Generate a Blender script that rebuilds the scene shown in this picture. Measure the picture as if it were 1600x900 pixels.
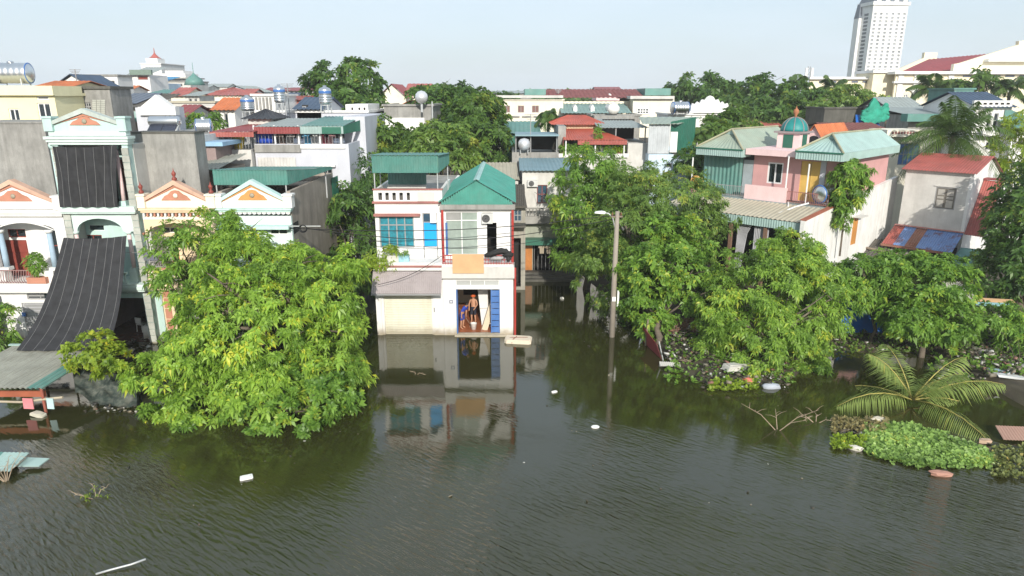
import bpy, math, random
import numpy as np
from mathutils import Vector, Matrix
R = math.radians
random.seed(7)
for o in list(bpy.data.objects): bpy.data.objects.remove(o, do_unlink=True)
SC = bpy.context.scene
COL = SC.collection
# ---------------------------------------------------------------- camera
CAM_H, PITCH, FPX = 13.0, R(15.8), 1067.0
cd = bpy.data.cameras.new('camera'); cam = bpy.data.objects.new('camera', cd); COL.objects.link(cam)
cd.sensor_width = 36.0; cd.lens = FPX / 1600 * 36; cd.clip_start = 0.3; cd.clip_end = 4000
cam.location = (0, 0, CAM_H); cam.rotation_euler = (R(90) - PITCH, 0, 0)
SC.camera = cam
# ---------------------------------------------------------------- sky and sun
SUN_EL, SUN_AZ = R(25), R(8)          # azimuth measured from -Y (behind the camera) towards +X
sdir = Vector((math.sin(SUN_AZ) * math.cos(SUN_EL), -math.cos(SUN_AZ) * math.cos(SUN_EL), math.sin(SUN_EL)))
w = bpy.data.worlds.new('World'); SC.world = w; w.use_nodes = True
nt = w.node_tree; nt.nodes.clear()
sky = nt.nodes.new('ShaderNodeTexSky'); sky.sky_type = 'NISHITA'; sky.sun_disc = False
sky.sun_elevation = SUN_EL; sky.sun_rotation = math.atan2(sdir.x, sdir.y)
sky.air_density = 1.0; sky.dust_density = 2.2; sky.ozone_density = 1.6; sky.altitude = 10
tc = nt.nodes.new('ShaderNodeTexCoord'); mp = nt.nodes.new('ShaderNodeMapping')
mp.inputs['Scale'].default_value = (1.6, 1.6, 7.0)
nz = nt.nodes.new('ShaderNodeTexNoise'); nz.inputs['Scale'].default_value = 1.7; nz.inputs['Detail'].default_value = 6
rp = nt.nodes.new('ShaderNodeValToRGB'); rp.color_ramp.elements[0].position = .36; rp.color_ramp.elements[1].position = .78
rp.color_ramp.elements[0].color = (.60, .60, .60, 1); rp.color_ramp.elements[1].color = (.98, .98, .98, 1)
mx = nt.nodes.new('ShaderNodeMixRGB'); mx.inputs['Color2'].default_value = (5.2, 6.1, 6.9, 1)   # thin high cloud over the blue
bgn = nt.nodes.new('ShaderNodeBackground'); bgn.inputs['Strength'].default_value = 0.14
wo = nt.nodes.new('ShaderNodeOutputWorld')
L = nt.links.new
L(tc.outputs['Generated'], mp.inputs['Vector']); L(mp.outputs['Vector'], nz.inputs['Vector']); L(nz.outputs['Fac'], rp.inputs['Fac'])
L(rp.outputs['Color'], mx.inputs['Fac']); L(sky.outputs['Color'], mx.inputs['Color1']); L(mx.outputs['Color'], bgn.inputs['Color'])
L(bgn.outputs['Background'], wo.inputs['Surface'])
sl = bpy.data.lights.new('sun', 'SUN'); sl.energy = 4.7; sl.angle = R(0.6); sl.color = (1.0, .95, .86)
sun = bpy.data.objects.new('sun', sl); COL.objects.link(sun)
sun.rotation_euler = (-sdir).to_track_quat('-Z', 'Y').to_euler()
SC.view_settings.view_transform = 'Standard'; SC.view_settings.look = 'None'; SC.view_settings.gamma = 1
SC.view_settings.use_curve_mapping = False; SC.view_settings.exposure = 0.12
SC.cycles.max_bounces = 7; SC.cycles.diffuse_bounces = 3; SC.cycles.glossy_bounces = 3; SC.cycles.transmission_bounces = 3
SC.cycles.caustics_reflective = False; SC.cycles.caustics_refractive = False; SC.cycles.use_denoising = True
# ---------------------------------------------------------------- geometry of the view: where a sight line meets a plane of the place
CP, SP = math.cos(PITCH), math.sin(PITCH)
def ray(u, v):
    a, b = (u - 800) / FPX, (450 - v) / FPX
    return Vector((a, CP + b * SP, -SP + b * CP))
def at(u, v, Y):
    d = ray(u, v); return Vector((0, 0, CAM_H)) + d * (Y / d.y)
def gz(u, v, z=0.0):
    d = ray(u, v); return Vector((0, 0, CAM_H)) + d * ((z - CAM_H) / d.z)
class Face:
    """local frame of a building: x along its front, y into it, z up"""
    def __init__(s, u, v, Y, rz=0.0):
        p = at(u, v, Y); s.o = Vector((p.x, p.y, 0)); s.rz = rz
        s.fx = Vector((math.cos(rz), math.sin(rz), 0)); s.fy = Vector((-math.sin(rz), math.cos(rz), 0))
    def p(s, u, v, d=0.0):
        r = ray(u, v); c = Vector((0, 0, CAM_H)) - s.o
        t = (d - c.dot(s.fy)) / r.dot(s.fy); q = c + r * t
        return q.dot(s.fx), q.z
    def s(s, u, v, xl):
        r = ray(u, v); c = Vector((0, 0, CAM_H)) - s.o
        t = (xl - c.dot(s.fx)) / r.dot(s.fx); q = c + r * t
        return q.dot(s.fy), q.z
    def x(s, u, v, d=0.0): return s.p(u, v, d)[0]
    def z(s, v, u=None, d=0.0):
        return s.p(800 if u is None else u, v, d)[1]
    def h(s, u, v, zz):
        r = ray(u, v); t = (zz - CAM_H) / r.z; q = Vector((0, 0, CAM_H)) + r * t - s.o
        return q.dot(s.fx), q.dot(s.fy)
    def rect(s, u0, v0, u1, v1, d=0.0):
        um, vm = (u0 + u1) / 2, (v0 + v1) / 2
        return s.x(u0, vm, d), s.x(u1, vm, d), s.z(v1, um, d), s.z(v0, um, d)     # x0 x1 z0 z1
# ---------------------------------------------------------------- things, parts, tags
def tag(o, label=None, cat=None, group=None, kind=None):
    if label: o['label'] = label
    if cat: o['category'] = cat
    if group: o['group'] = group
    if kind: o['kind'] = kind
    return o
def thing(name, label, cat, loc=(0, 0, 0), rz=0.0, group=None):
    o = bpy.data.objects.new(name, None); COL.objects.link(o); o.empty_display_size = .3
    o.location = loc; o.rotation_euler = (0, 0, rz)
    return tag(o, label, cat, group)
def house(name, label, F, cat='house', group=None):
    return thing(name, label, cat, F.o, F.rz, group)
def copy_tree(o, parent=None):
    c = o.copy(); COL.objects.link(c); c.parent = parent
    for ch in o.children: copy_tree(ch, c)
    return c
class MB:
    def __init__(s): s.v = []; s.f = []
    def add(s, vs, fs):
        n = len(s.v); s.v += [tuple(p) for p in vs]; s.f += [tuple(i + n for i in f) for f in fs]; return s
    def box(s, x0, x1, y0, y1, z0, z1):
        if x0 > x1: x0, x1 = x1, x0
        if y0 > y1: y0, y1 = y1, y0
        if z0 > z1: z0, z1 = z1, z0
        return s.add([(x0,y0,z0),(x1,y0,z0),(x1,y1,z0),(x0,y1,z0),(x0,y0,z1),(x1,y0,z1),(x1,y1,z1),(x0,y1,z1)],
                     [(0,3,2,1),(4,5,6,7),(0,1,5,4),(1,2,6,5),(2,3,7,6),(3,0,4,7)])
    def hexa(s, p): return s.add(p, [(0,3,2,1),(4,5,6,7),(0,1,5,4),(1,2,6,5),(2,3,7,6),(3,0,4,7)])
    def quad(s, a, b, c, d): return s.add([a,b,c,d], [(0,1,2,3)])
    def prism(s, poly, y0, y1):                       # polygon in XZ pushed along Y
        n = len(poly)
        return s.add([(x,y0,z) for x,z in poly] + [(x,y1,z) for x,z in poly],
                     [tuple(range(n)), tuple(range(2*n-1,n-1,-1))] + [(i,i+n,(i+1)%n+n,(i+1)%n) for i in range(n)])
    def prism_x(s, poly, x0, x1):                     # polygon in YZ pushed along X
        n = len(poly)
        return s.add([(x0,y,z) for y,z in poly] + [(x1,y,z) for y,z in poly],
                     [tuple(range(n)), tuple(range(2*n-1,n-1,-1))] + [(i,i+n,(i+1)%n+n,(i+1)%n) for i in range(n)])
    def slabz(s, poly, z0, z1):
        n = len(poly)
        return s.add([(x,y,z0) for x,y in poly] + [(x,y,z1) for x,y in poly],
                     [tuple(range(n-1,-1,-1)), tuple(range(n,2*n))] + [(i,(i+1)%n,(i+1)%n+n,i+n) for i in range(n)])
    def tube(s, pts, rad, n=8, cap=True):
        pts = [Vector(p) for p in pts]; m = len(pts)
        if not hasattr(rad, '__len__'): rad = [rad] * m
        vs = []; up = Vector((0, 0, 1))
        t0 = (pts[1] - pts[0]).normalized()
        a = t0.cross(up if abs(t0.z) < .9 else Vector((1, 0, 0))).normalized()
        for i in range(m):
            t = (pts[min(i+1, m-1)] - pts[max(i-1, 0)]).normalized()
            a = (a - t * a.dot(t)).normalized(); b = t.cross(a)
            for k in range(n):
                g = 2 * math.pi * k / n; vs.append(pts[i] + (a * math.cos(g) + b * math.sin(g)) * rad[i])
        fs = [(i*n+k, i*n+(k+1)%n, (i+1)*n+(k+1)%n, (i+1)*n+k) for i in range(m-1) for k in range(n)]
        if cap: fs += [tuple(range(n-1,-1,-1)), tuple(range((m-1)*n, m*n))]
        return s.add(vs, fs)
    def lathe(s, prof, cx=0, cy=0, n=16, z0=0, axis='z'):
        vs = []; m = len(prof)
        for r, z in prof:
            for k in range(n):
                g = 2*math.pi*k/n; x, y, zz = r*math.cos(g), r*math.sin(g), z
                vs.append((cx+x, cy+y, z0+zz) if axis == 'z' else (cx+zz, cy+x, z0+y))
        fs = [(i*n+k, i*n+(k+1)%n, (i+1)*n+(k+1)%n, (i+1)*n+k) for i in range(m-1) for k in range(n)]
        if prof[0][0] > 1e-4: fs.append(tuple(range(n-1,-1,-1)))
        if prof[-1][0] > 1e-4: fs.append(tuple(range((m-1)*n, m*n)))
        return s.add(vs, fs)
    def corr(s, A, B, C, D, pitch=.2, amp=.025, th=.012):
        """corrugated sheet: ribs run from AB to DC; a thin solid"""
        A, B, C, D = map(Vector, (A, B, C, D)); n = max(2, int((B - A).length / pitch)) * 4
        nn = (B - A).cross(D - A).normalized()
        if nn.z < -1e-3: nn = -nn
        vs = []; off = (0, 1, 1, 0)
        for e in (0, -th):
            for P, Q in ((A, B), (D, C)):
                for i in range(n + 1):
                    t = (i - .5 * (i % 4 == 2) * 0) / n
                    vs.append(P.lerp(Q, t) + nn * (amp * off[i % 4] + e))
        m = n + 1
        fs = [(i, i+1, m+i+1, m+i) for i in range(n)] + [(2*m+i+1, 2*m+i, 3*m+i, 3*m+i+1) for i in range(n)]
        fs += [(i+1, i, 2*m+i, 2*m+i+1) for i in range(n)] + [(m+i, m+i+1, 3*m+i+1, 3*m+i) for i in range(n)]
        fs += [(0, m, 3*m, 2*m), (n, 2*m+n, 3*m+n, m+n)]
        return s.add(vs, fs)
    def slab(s, A, B, C, D, th=.08):
        A, B, C, D = map(Vector, (A, B, C, D)); nn = (B - A).cross(D - A).normalized()
        if nn.z < 0: nn = -nn
        return s.hexa([A-nn*th, B-nn*th, C-nn*th, D-nn*th, A, B, C, D])
    def wall(s, x0, x1, z0, z1, y0, y1, holes=()):
        """front wall (towards -y) with real openings; holes = (x0,x1,z0,z1)"""
        hs = [(max(a, x0), min(b, x1), max(c, z0), min(d, z1)) for a, b, c, d in holes]
        hs = [h for h in hs if h[1] - h[0] > .01 and h[3] - h[2] > .01]
        xs = sorted(set([x0, x1] + [q for h in hs for q in h[:2]])); zs = sorted(set([z0, z1] + [q for h in hs for q in h[2:]]))
        def solid(i, j):
            cx, cz = (xs[i]+xs[i+1])/2, (zs[j]+zs[j+1])/2
            return not any(a < cx < b and c < cz < d for a, b, c, d in hs)
        for i in range(len(xs)-1):
            for j in range(len(zs)-1):
                if not solid(i, j): continue
                a, b, c, d = xs[i], xs[i+1], zs[j], zs[j+1]
                s.quad((a,y0,c),(b,y0,c),(b,y0,d),(a,y0,d)); s.quad((b,y1,c),(a,y1,c),(a,y1,d),(b,y1,d))
                if i == 0 or not solid(i-1, j): s.quad((a,y1,c),(a,y0,c),(a,y0,d),(a,y1,d))
                if i == len(xs)-2 or not solid(i+1, j): s.quad((b,y0,c),(b,y1,c),(b,y1,d),(b,y0,d))
                if j == 0 or not solid(i, j-1): s.quad((a,y1,c),(b,y1,c),(b,y0,c),(a,y0,c))
                if j == len(zs)-2 or not solid(i, j+1): s.quad((a,y0,d),(b,y0,d),(b,y1,d),(a,y1,d))
        return s
    def build(s, name, m, parent=None, smooth=False, label=None):
        me = bpy.data.meshes.new(name); me.from_pydata(s.v, [], s.f)
        me.update()
        if smooth: me.polygons.foreach_set('use_smooth', [True] * len(me.polygons))
        for mm in (m if isinstance(m, (list, tuple)) else [m]): me.materials.append(mm)
        o = bpy.data.objects.new(name, me); COL.objects.link(o)
        if parent is not None: o.parent = parent
        if label: o['label'] = label
        return o
def npmesh(name, V, Q, m, parent=None, tone=None, smooth=False):
    """big mesh from numpy: V (n,3), Q (m,4) or (m,3)"""
    me = bpy.data.meshes.new(name); k = Q.shape[1]
    me.vertices.add(len(V)); me.vertices.foreach_set('co', np.ascontiguousarray(V, dtype=np.float32).ravel())
    me.loops.add(Q.size); me.loops.foreach_set('vertex_index', Q.astype(np.int32).ravel())
    me.polygons.add(len(Q)); me.polygons.foreach_set('loop_start', np.arange(0, Q.size, k, dtype=np.int32))
    if tone is not None:
        at_ = me.attributes.new('tone', 'FLOAT', 'POINT'); at_.data.foreach_set('value', tone.astype(np.float32))
    me.update(calc_edges=True); me.validate()
    if smooth: me.polygons.foreach_set('use_smooth', [True] * len(me.polygons))
    me.materials.append(m)
    o = bpy.data.objects.new(name, me); COL.objects.link(o)
    if parent is not None: o.parent = parent
    return o
# ---------------------------------------------------------------- materials
MATS = {}
def mat(name, col=(.5, .5, .5), rough=.8, metal=0.0, var=.10, dirt=0.0, dirtcol=(.10, .09, .075), scale=.7, streak=False,
        bump=0.0, bscale=60, rust=0.0, spec=.4, coat=0.0, tide=0.0):
    if name in MATS: return MATS[name]
    m = bpy.data.materials.new(name); m.use_nodes = True; t = m.node_tree; N = t.nodes; L = t.links.new
    b = N['Principled BSDF']; b.inputs['Roughness'].default_value = rough; b.inputs['Metallic'].default_value = metal
    b.inputs['Specular IOR Level'].default_value = spec; b.inputs['Coat Weight'].default_value = coat
    tc = N.new('ShaderNodeTexCoord')
    def noise(sc, det=5, mapping=None, rough_=.6):
        n = N.new('ShaderNodeTexNoise'); n.inputs['Scale'].default_value = sc; n.inputs['Detail'].default_value = det; n.inputs['Roughness'].default_value = rough_
        if mapping:
            mp = N.new('ShaderNodeMapping'); mp.inputs['Scale'].default_value = mapping
            L(tc.outputs['Object'], mp.inputs['Vector']); L(mp.outputs['Vector'], n.inputs['Vector'])
        else: L(tc.outputs['Object'], n.inputs['Vector'])
        return n.outputs['Fac']
    def ramp(fac, a, b_, ca=0, cb=1):
        r = N.new('ShaderNodeMapRange'); r.inputs['From Min'].default_value = a; r.inputs['From Max'].default_value = b_
        r.inputs['To Min'].default_value = ca; r.inputs['To Max'].default_value = cb; r.clamp = True; L(fac, r.inputs['Value']); return r.outputs['Result']
    def mix(fac, c1, c2):
        x = N.new('ShaderNodeMixRGB')
        for k, c in (('Fac', fac), ('Color1', c1), ('Color2', c2)):
            if isinstance(c, (int, float)): x.inputs[k].default_value = c
            elif isinstance(c, tuple): x.inputs[k].default_value = (*c, 1)
            else: L(c, x.inputs[k])
        return x.outputs['Color']
    dk = tuple(c * (1 - 2.2 * var) for c in col); lt = tuple(min(.93, c * (1 + var)) for c in col)
    c = mix(ramp(noise(scale * 1.3), .3, .7), dk, lt)
    c = mix(ramp(noise(scale * 14, 3), .35, .75, 0, .35 * min(1, var * 6)), c, dk)
    if dirt:
        c = mix(ramp(noise(scale * 1.1, 7, (2.2, 2.2, .28) if streak else None, .68), .46, .74, 0, dirt), c, dirtcol)
        c = mix(ramp(noise(scale * 5, 6, (1.5, 1.5, .5) if streak else None, .7), .5, .75, 0, dirt * .55), c, dirtcol)
    if tide:
        sx = N.new('ShaderNodeSeparateXYZ'); L(tc.outputs['Object'], sx.inputs[0])
        ad = N.new('ShaderNodeMath'); ad.operation = 'MULTIPLY_ADD'; L(noise(2.2, 4), ad.inputs[0]); ad.inputs[1].default_value = -.55; L(sx.outputs['Z'], ad.inputs[2])
        c = mix(ramp(ad.outputs[0], -.22, .22, tide, 0), c, (.22, .17, .10))
        c = mix(ramp(ad.outputs[0], .25, .62, tide * .28, 0), c, (.42, .36, .26))
    if rust: c = mix(ramp(noise(scale * 1.6, 8, None, .7), .52, .62, 0, rust), c, (.16, .055, .025))
    L(c, b.inputs['Base Color'])
    if bump:
        bp = N.new('ShaderNodeBump'); bp.inputs['Strength'].default_value = bump; bp.inputs['Distance'].default_value = .02
        L(noise(bscale * .2, 6), bp.inputs['Height']); L(bp.outputs['Normal'], b.inputs['Normal'])
    MATS[name] = m; return m
def leafmat(name, dark, light, trans=.35, rough=.5):
    if name in MATS: return MATS[name]
    m = bpy.data.materials.new(name); m.use_nodes = True; t = m.node_tree; N = t.nodes; L = t.links.new
    b = N['Principled BSDF']; b.inputs['Roughness'].default_value = .45; b.inputs['Specular IOR Level'].default_value = .4
    a = N.new('ShaderNodeAttribute'); a.attribute_name = 'tone'
    r = N.new('ShaderNodeValToRGB'); e = r.color_ramp.elements
    e[0].position = 0; e[0].color = (*dark, 1); e[1].position = .8; e[1].color = (*light, 1)
    k = e.new(.97); k.color = (light[0] * 1.7, light[1] * 1.15, light[2] * .9, 1)
    L(a.outputs['Fac'], r.inputs['Fac']); L(r.outputs['Color'], b.inputs['Base Color'])
    tr = N.new('ShaderNodeBsdfTranslucent'); mx = N.new('ShaderNodeMixShader'); mx.inputs['Fac'].default_value = trans
    hs = N.new('ShaderNodeHueSaturation'); hs.inputs['Value'].default_value = 1.5; hs.inputs['Hue'].default_value = .485
    L(r.outputs['Color'], hs.inputs['Color']); L(hs.outputs['Color'], tr.inputs['Color'])
    out = N['Material Output']
    L(b.outputs['BSDF'], mx.inputs[1]); L(tr.outputs['BSDF'], mx.inputs[2]); L(mx.outputs['Shader'], out.inputs['Surface'])
    MATS[name] = m; return m
def glass(name='window_glass', col=(.02, .03, .035), rough=.06):
    if name in MATS: return MATS[name]
    m = mat(name, col, rough=rough, var=.25, spec=.8); return m
WHITE = mat('white_paint', (.80, .79, .76), var=.04, dirt=.22, streak=True, dirtcol=(.32, .29, .24), tide=.8)
WHITE2 = mat('clean_white_paint', (.76, .75, .73), var=.03, dirt=.22, streak=True, dirtcol=(.4, .37, .32), tide=.85)
STAINW = mat('stained_white_paint', (.79, .78, .75), var=.06, dirt=.4, streak=True, dirtcol=(.2, .19, .17))
MINT = mat('mint_paint', (.50, .68, .64), var=.05, dirt=.3, streak=True, dirtcol=(.25, .27, .24), tide=.8)
MINTW = mat('pale_mint_paint', (.62, .74, .70), var=.04, dirt=.2, streak=True, dirtcol=(.3, .3, .27), tide=.8)
SALMON = mat('salmon_paint', (.52, .23, .15), var=.10, dirt=.25, dirtcol=(.3, .18, .13))
PEACH = mat('peach_paint', (.76, .60, .40), var=.06, dirt=.3, streak=True, dirtcol=(.35, .27, .2), tide=.8)
CREAM = mat('cream_paint', (.80, .75, .62), var=.05, dirt=.2, streak=True, dirtcol=(.4, .34, .25))
YELLOW = mat('yellow_paint', (.82, .76, .48), var=.04, dirt=.12, streak=True, dirtcol=(.4, .35, .2))
PINK = mat('pink_paint', (.60, .33, .32), var=.05, dirt=.2, streak=True, dirtcol=(.4, .27, .24))
PINKL = mat('pale_pink_paint', (.80, .58, .57), var=.05, dirt=.2, streak=True, dirtcol=(.42, .3, .28))
LAV = mat('pale_lavender_paint', (.54, .55, .60), var=.04, dirt=.15, streak=True, dirtcol=(.34, .34, .36))
BLUEW = mat('pale_blue_paint', (.56, .68, .78), var=.05, dirt=.35, streak=True, dirtcol=(.4, .44, .46))
CEMENT = mat('grey_cement', (.33, .322, .30), var=.14, dirt=.8, streak=True, dirtcol=(.13, .125, .115), bump=.25)
CEMENTL = mat('pale_cement', (.60, .585, .55), var=.09, dirt=.30, streak=True, dirtcol=(.27, .26, .23), bump=.2)
CEMENTB = mat('brown_cement', (.36, .31, .26), var=.12, dirt=.5, streak=True, dirtcol=(.1, .085, .07), bump=.3)
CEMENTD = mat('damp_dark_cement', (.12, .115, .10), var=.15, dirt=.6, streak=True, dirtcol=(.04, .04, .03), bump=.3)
TEAL2 = mat('dull_teal_sheet', (.075, .225, .19), rough=.5, var=.10, dirt=.35, dirtcol=(.17, .24, .21), scale=1.1)
TEAL = mat('teal_roof_sheet', (.055, .27, .215), rough=.5, var=.11, dirt=.4, dirtcol=(.13, .25, .21), scale=1.1)
TEALF = mat('weathered_teal_sheet', (.10, .24, .21), rough=.5, var=.08, dirt=.4, dirtcol=(.25, .3, .27))
GREENF = mat('dark_green_sheet', (.025, .135, .09), rough=.45, var=.1, dirt=.15)
PALET = mat('pale_teal_sheet', (.33, .46, .43), rough=.5, var=.08, dirt=.35, dirtcol=(.3, .36, .34))
GREYSH = mat('grey_sheet', (.30, .335, .32), rough=.5, var=.07, dirt=.3, dirtcol=(.2, .2, .18))
GREYGR = mat('grey_green_sheet', (.30, .36, .29), rough=.5, var=.07, dirt=.35, dirtcol=(.3, .27, .2))
BLUESH = mat('slate_blue_sheet', (.19, .30, .34), rough=.45, var=.06, dirt=.2, dirtcol=(.2, .24, .25))
BEIGE = mat('beige_sheet', (.44, .40, .31), rough=.6, var=.07, dirt=.3, dirtcol=(.3, .26, .18))
REDSH = mat('red_roof_sheet', (.40, .105, .085), rough=.5, var=.14, dirt=.45, dirtcol=(.3, .13, .11))
DKRED = mat('dark_red_sheet', (.27, .055, .055), rough=.5, var=.10, dirt=.3, dirtcol=(.16, .09, .08))
ORTILE = mat('orange_clay_tile', (.56, .17, .065), rough=.75, var=.16, dirt=.3, dirtcol=(.28, .11, .06))
BLUETILE = mat('slate_blue_tile', (.05, .08, .13), rough=.5, var=.12)
FIBRO = mat('old_fibre_cement_sheet', (.33, .335, .29), rough=.85, var=.12, dirt=.5, dirtcol=(.13, .12, .09))
OLDTILE = mat('old_dark_roof_tile', (.11, .10, .085), rough=.9, var=.2, dirt=.4)
BROWNT = mat('mauve_awning_tile', (.37, .325, .325), rough=.6, var=.08, dirt=.3, dirtcol=(.2, .16, .15))
RUSTY = mat('rusty_sheet', (.35, .16, .11), rough=.7, var=.15, dirt=.4, rust=.8)
BLUERUST = mat('rusted_blue_sheet', (.16, .26, .50), rough=.5, var=.08, rust=.75, scale=.9)
GLASS = glass()
GLASSB = glass('blue_tinted_glass', (.03, .08, .13))
CURT = mat('teal_curtain', (.02, .23, .30), rough=.55, var=.25, scale=3)
CYAN = mat('bright_blue_door_paint', (.01, .34, .75), rough=.4, var=.05)
BLUEP = mat('blue_door_paint', (.06, .16, .42), rough=.5, var=.12, dirt=.25, dirtcol=(.25, .3, .36))
FRAMEG = mat('grey_metal_frame', (.30, .30, .30), rough=.5, var=.06)
FRAMEW = mat('white_metal_frame', (.76, .76, .75), rough=.45, var=.04)
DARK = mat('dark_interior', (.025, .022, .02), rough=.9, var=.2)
DWOOD = mat('red_brown_wood', (.26, .055, .04), rough=.5, var=.15)
OWOOD = mat('varnished_orange_wood', (.48, .19, .05), rough=.4, var=.18)
WOOD = mat('raw_plywood', (.62, .38, .20), rough=.75, var=.08, dirt=.15, dirtcol=(.35, .2, .1))
OLDWOOD = mat('weathered_wood', (.25, .20, .15), rough=.85, var=.2)
STEEL = mat('stainless_steel', (.72, .73, .74), rough=.28, metal=1.0, var=.06)
STEELB = mat('blue_tank_band', (.06, .16, .42), rough=.35, var=.05)
POSTM = mat('galvanised_post', (.52, .53, .53), rough=.45, metal=.3, var=.08)
REDP = mat('red_rail_paint', (.42, .045, .035), rough=.5, var=.1, dirt=.15)
TRIM = mat('dull_red_trim', (.36, .15, .13), rough=.7, var=.12, dirt=.2)
SHUT = mat('cream_roller_shutter', (.72, .71, .60), rough=.55, var=.04, dirt=.3, streak=True, dirtcol=(.45, .36, .22), tide=.6)
NETB = mat('black_shade_net', (.030, .030, .033), rough=.85, var=.2, scale=2)
NETL = mat('pale_net_seam', (.22, .22, .22), rough=.8)
NETG = mat('green_shade_net', (.02, .20, .13), rough=.8, var=.2)
NETO = mat('dusty_green_net', (.045, .065, .055), rough=.9, var=.3, dirt=.55, dirtcol=(.27, .26, .22), scale=1.5)
STONE = mat('grey_green_stone_block', (.47, .48, .43), rough=.85, var=.14, dirt=.3, bump=.3)
BARK = mat('grey_bark', (.16, .13, .10), rough=.95, var=.25, bump=.6, bscale=40)
SOLAR = mat('solar_panel', (.03, .035, .06), rough=.25, var=.15, spec=.6)
BLACK = mat('black_plastic', (.012, .012, .013), rough=.6, var=.2)
# ================================================================ ground, water
def terrain_z(x, y):
    sh = [gz(1004, 508), gz(1042, 570), gz(1110, 604), gz(1170, 606), gz(1240, 592), gz(1300, 552), gz(1400, 548), gz(1500, 560), gz(1545, 600), gz(1600, 632), gz(1700, 700)]
    xs = [p.x for p in sh]; ys = [p.y for p in sh]
    s = np.interp(x, xs, ys, left=52.0)
    s = np.where(x < xs[0], np.interp(x, [xs[0] - 3.0, xs[0]], [52.0, ys[0]]), s)
    z = np.clip((y - s) * .16, -1.6, .38)
    return np.where(y > 60, np.maximum(z, np.clip((y - 60) * .05, -1, .5)), z)
xs = np.concatenate([[-900, -400, -200, -100, -60], np.arange(-40, 40.1, .8), [60, 100, 200, 400, 900]])
ys = np.concatenate([[-80, -40, 0, 10], np.arange(16, 66.1, .8), [75, 90, 120, 180, 300, 600, 1200, 2500]])
X, Y = np.meshgrid(xs, ys); rng = np.random.default_rng(3)
Z = terrain_z(X, Y) + rng.normal(0, .035, X.shape) * (Y < 66)
nx, ny = len(xs), len(ys)
idx = np.arange(nx * ny).reshape(ny, nx)
Q = np.stack([idx[:-1, :-1], idx[:-1, 1:], idx[1:, 1:], idx[1:, :-1]], -1).reshape(-1, 4)
MUD = mat('muddy_ground', (.075, .06, .04), rough=.95, var=.25, dirt=.4, dirtcol=(.05, .06, .03), bump=.6, scale=1.2)
g = npmesh('ground', np.stack([X, Y, Z], -1).reshape(-1, 3), Q, MUD, smooth=True); tag(g, kind='structure')
def water_mat():
    m = bpy.data.materials.new('flood_water'); m.use_nodes = True; t = m.node_tree; N = t.nodes; L = t.links.new
    b = N['Principled BSDF']; b.inputs['Roughness'].default_value = .045; b.inputs['IOR'].default_value = 1.74
    tc = N.new('ShaderNodeTexCoord')
    def noise(scale, mp_scale, rot, det, dist=0):
        mp = N.new('ShaderNodeMapping'); mp.inputs['Scale'].default_value = mp_scale; mp.inputs['Rotation'].default_value = (0, 0, rot)
        mr = N.new('ShaderNodeMapping'); mr.inputs['Rotation'].default_value = (0, 0, rot); mp.inputs['Rotation'].default_value = (0, 0, 0)
        n = N.new('ShaderNodeTexNoise'); n.inputs['Scale'].default_value = scale; n.inputs['Detail'].default_value = det; n.inputs['Distortion'].default_value = dist
        L(tc.outputs['Object'], mr.inputs['Vector']); L(mr.outputs['Vector'], mp.inputs['Vector']); L(mp.outputs['Vector'], n.inputs['Vector']); return n.outputs['Fac']
    def math_(op, a, b_):
        n = N.new('ShaderNodeMath'); n.operation = op
        for i, q in enumerate((a, b_)):
            if isinstance(q, (int, float)): n.inputs[i].default_value = q
            else: L(q, n.inputs[i])
        return n.outputs[0]
    def rng_(f, a, b_, c, d):
        r = N.new('ShaderNodeMapRange'); r.inputs[1].default_value = a; r.inputs[2].default_value = b_; r.inputs[3].default_value = c; r.inputs[4].default_value = d; r.interpolation_type = 'SMOOTHSTEP'; L(f, r.inputs[0]); return r.outputs[0]
    big = noise(.09, (1, 1, 1), 0, 2)
    rc = N.new('ShaderNodeValToRGB'); rc.color_ramp.elements[0].color = (.023, .0235, .0060, 1); rc.color_ramp.elements[1].color = (.035, .0355, .0105, 1)
    L(big, rc.inputs['Fac']); L(rc.outputs['Color'], b.inputs['Base Color'])
    r1 = noise(8.0, (.22, 1.0, 1), R(38), 3, .3)           # wind ripples, long crests
    r2 = noise(3.0, (.3, 1.0, 1), R(28), 2, .4)
    r3 = noise(.55, (1, 1, 1), R(10), 2)                   # slow swell
    h = math_('ADD', math_('MULTIPLY', r1, 1.0), math_('MULTIPLY', r2, .40))
    sep = N.new('ShaderNodeSeparateXYZ'); L(tc.outputs['Object'], sep.inputs[0])
    yy = math_('ADD', sep.outputs['Y'], math_('MULTIPLY', noise(.16, (1, 1, 1), 0, 3), 16))
    wind = rng_(yy, 22, 34, 1.0, .02)                      # sheltered by the houses and trees
    gust = rng_(noise(.11, (1, 2.2, 1), R(12), 3), .35, .65, .55, 1.15)
    h = math_('MULTIPLY', h, math_('MULTIPLY', wind, gust))
    h = math_('ADD', h, math_('MULTIPLY', r3, .07))
    bp = N.new('ShaderNodeBump'); bp.inputs['Strength'].default_value = 1.0; bp.inputs['Distance'].default_value = .1
    L(h, bp.inputs['Height']); L(bp.outputs['Normal'], b.inputs['Normal'])
    return m
wt = MB().quad((-300, -80, 0), (300, -80, 0), (300, 62, 0), (-300, 62, 0)).build('water', water_mat()); tag(wt, kind='structure')

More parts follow.
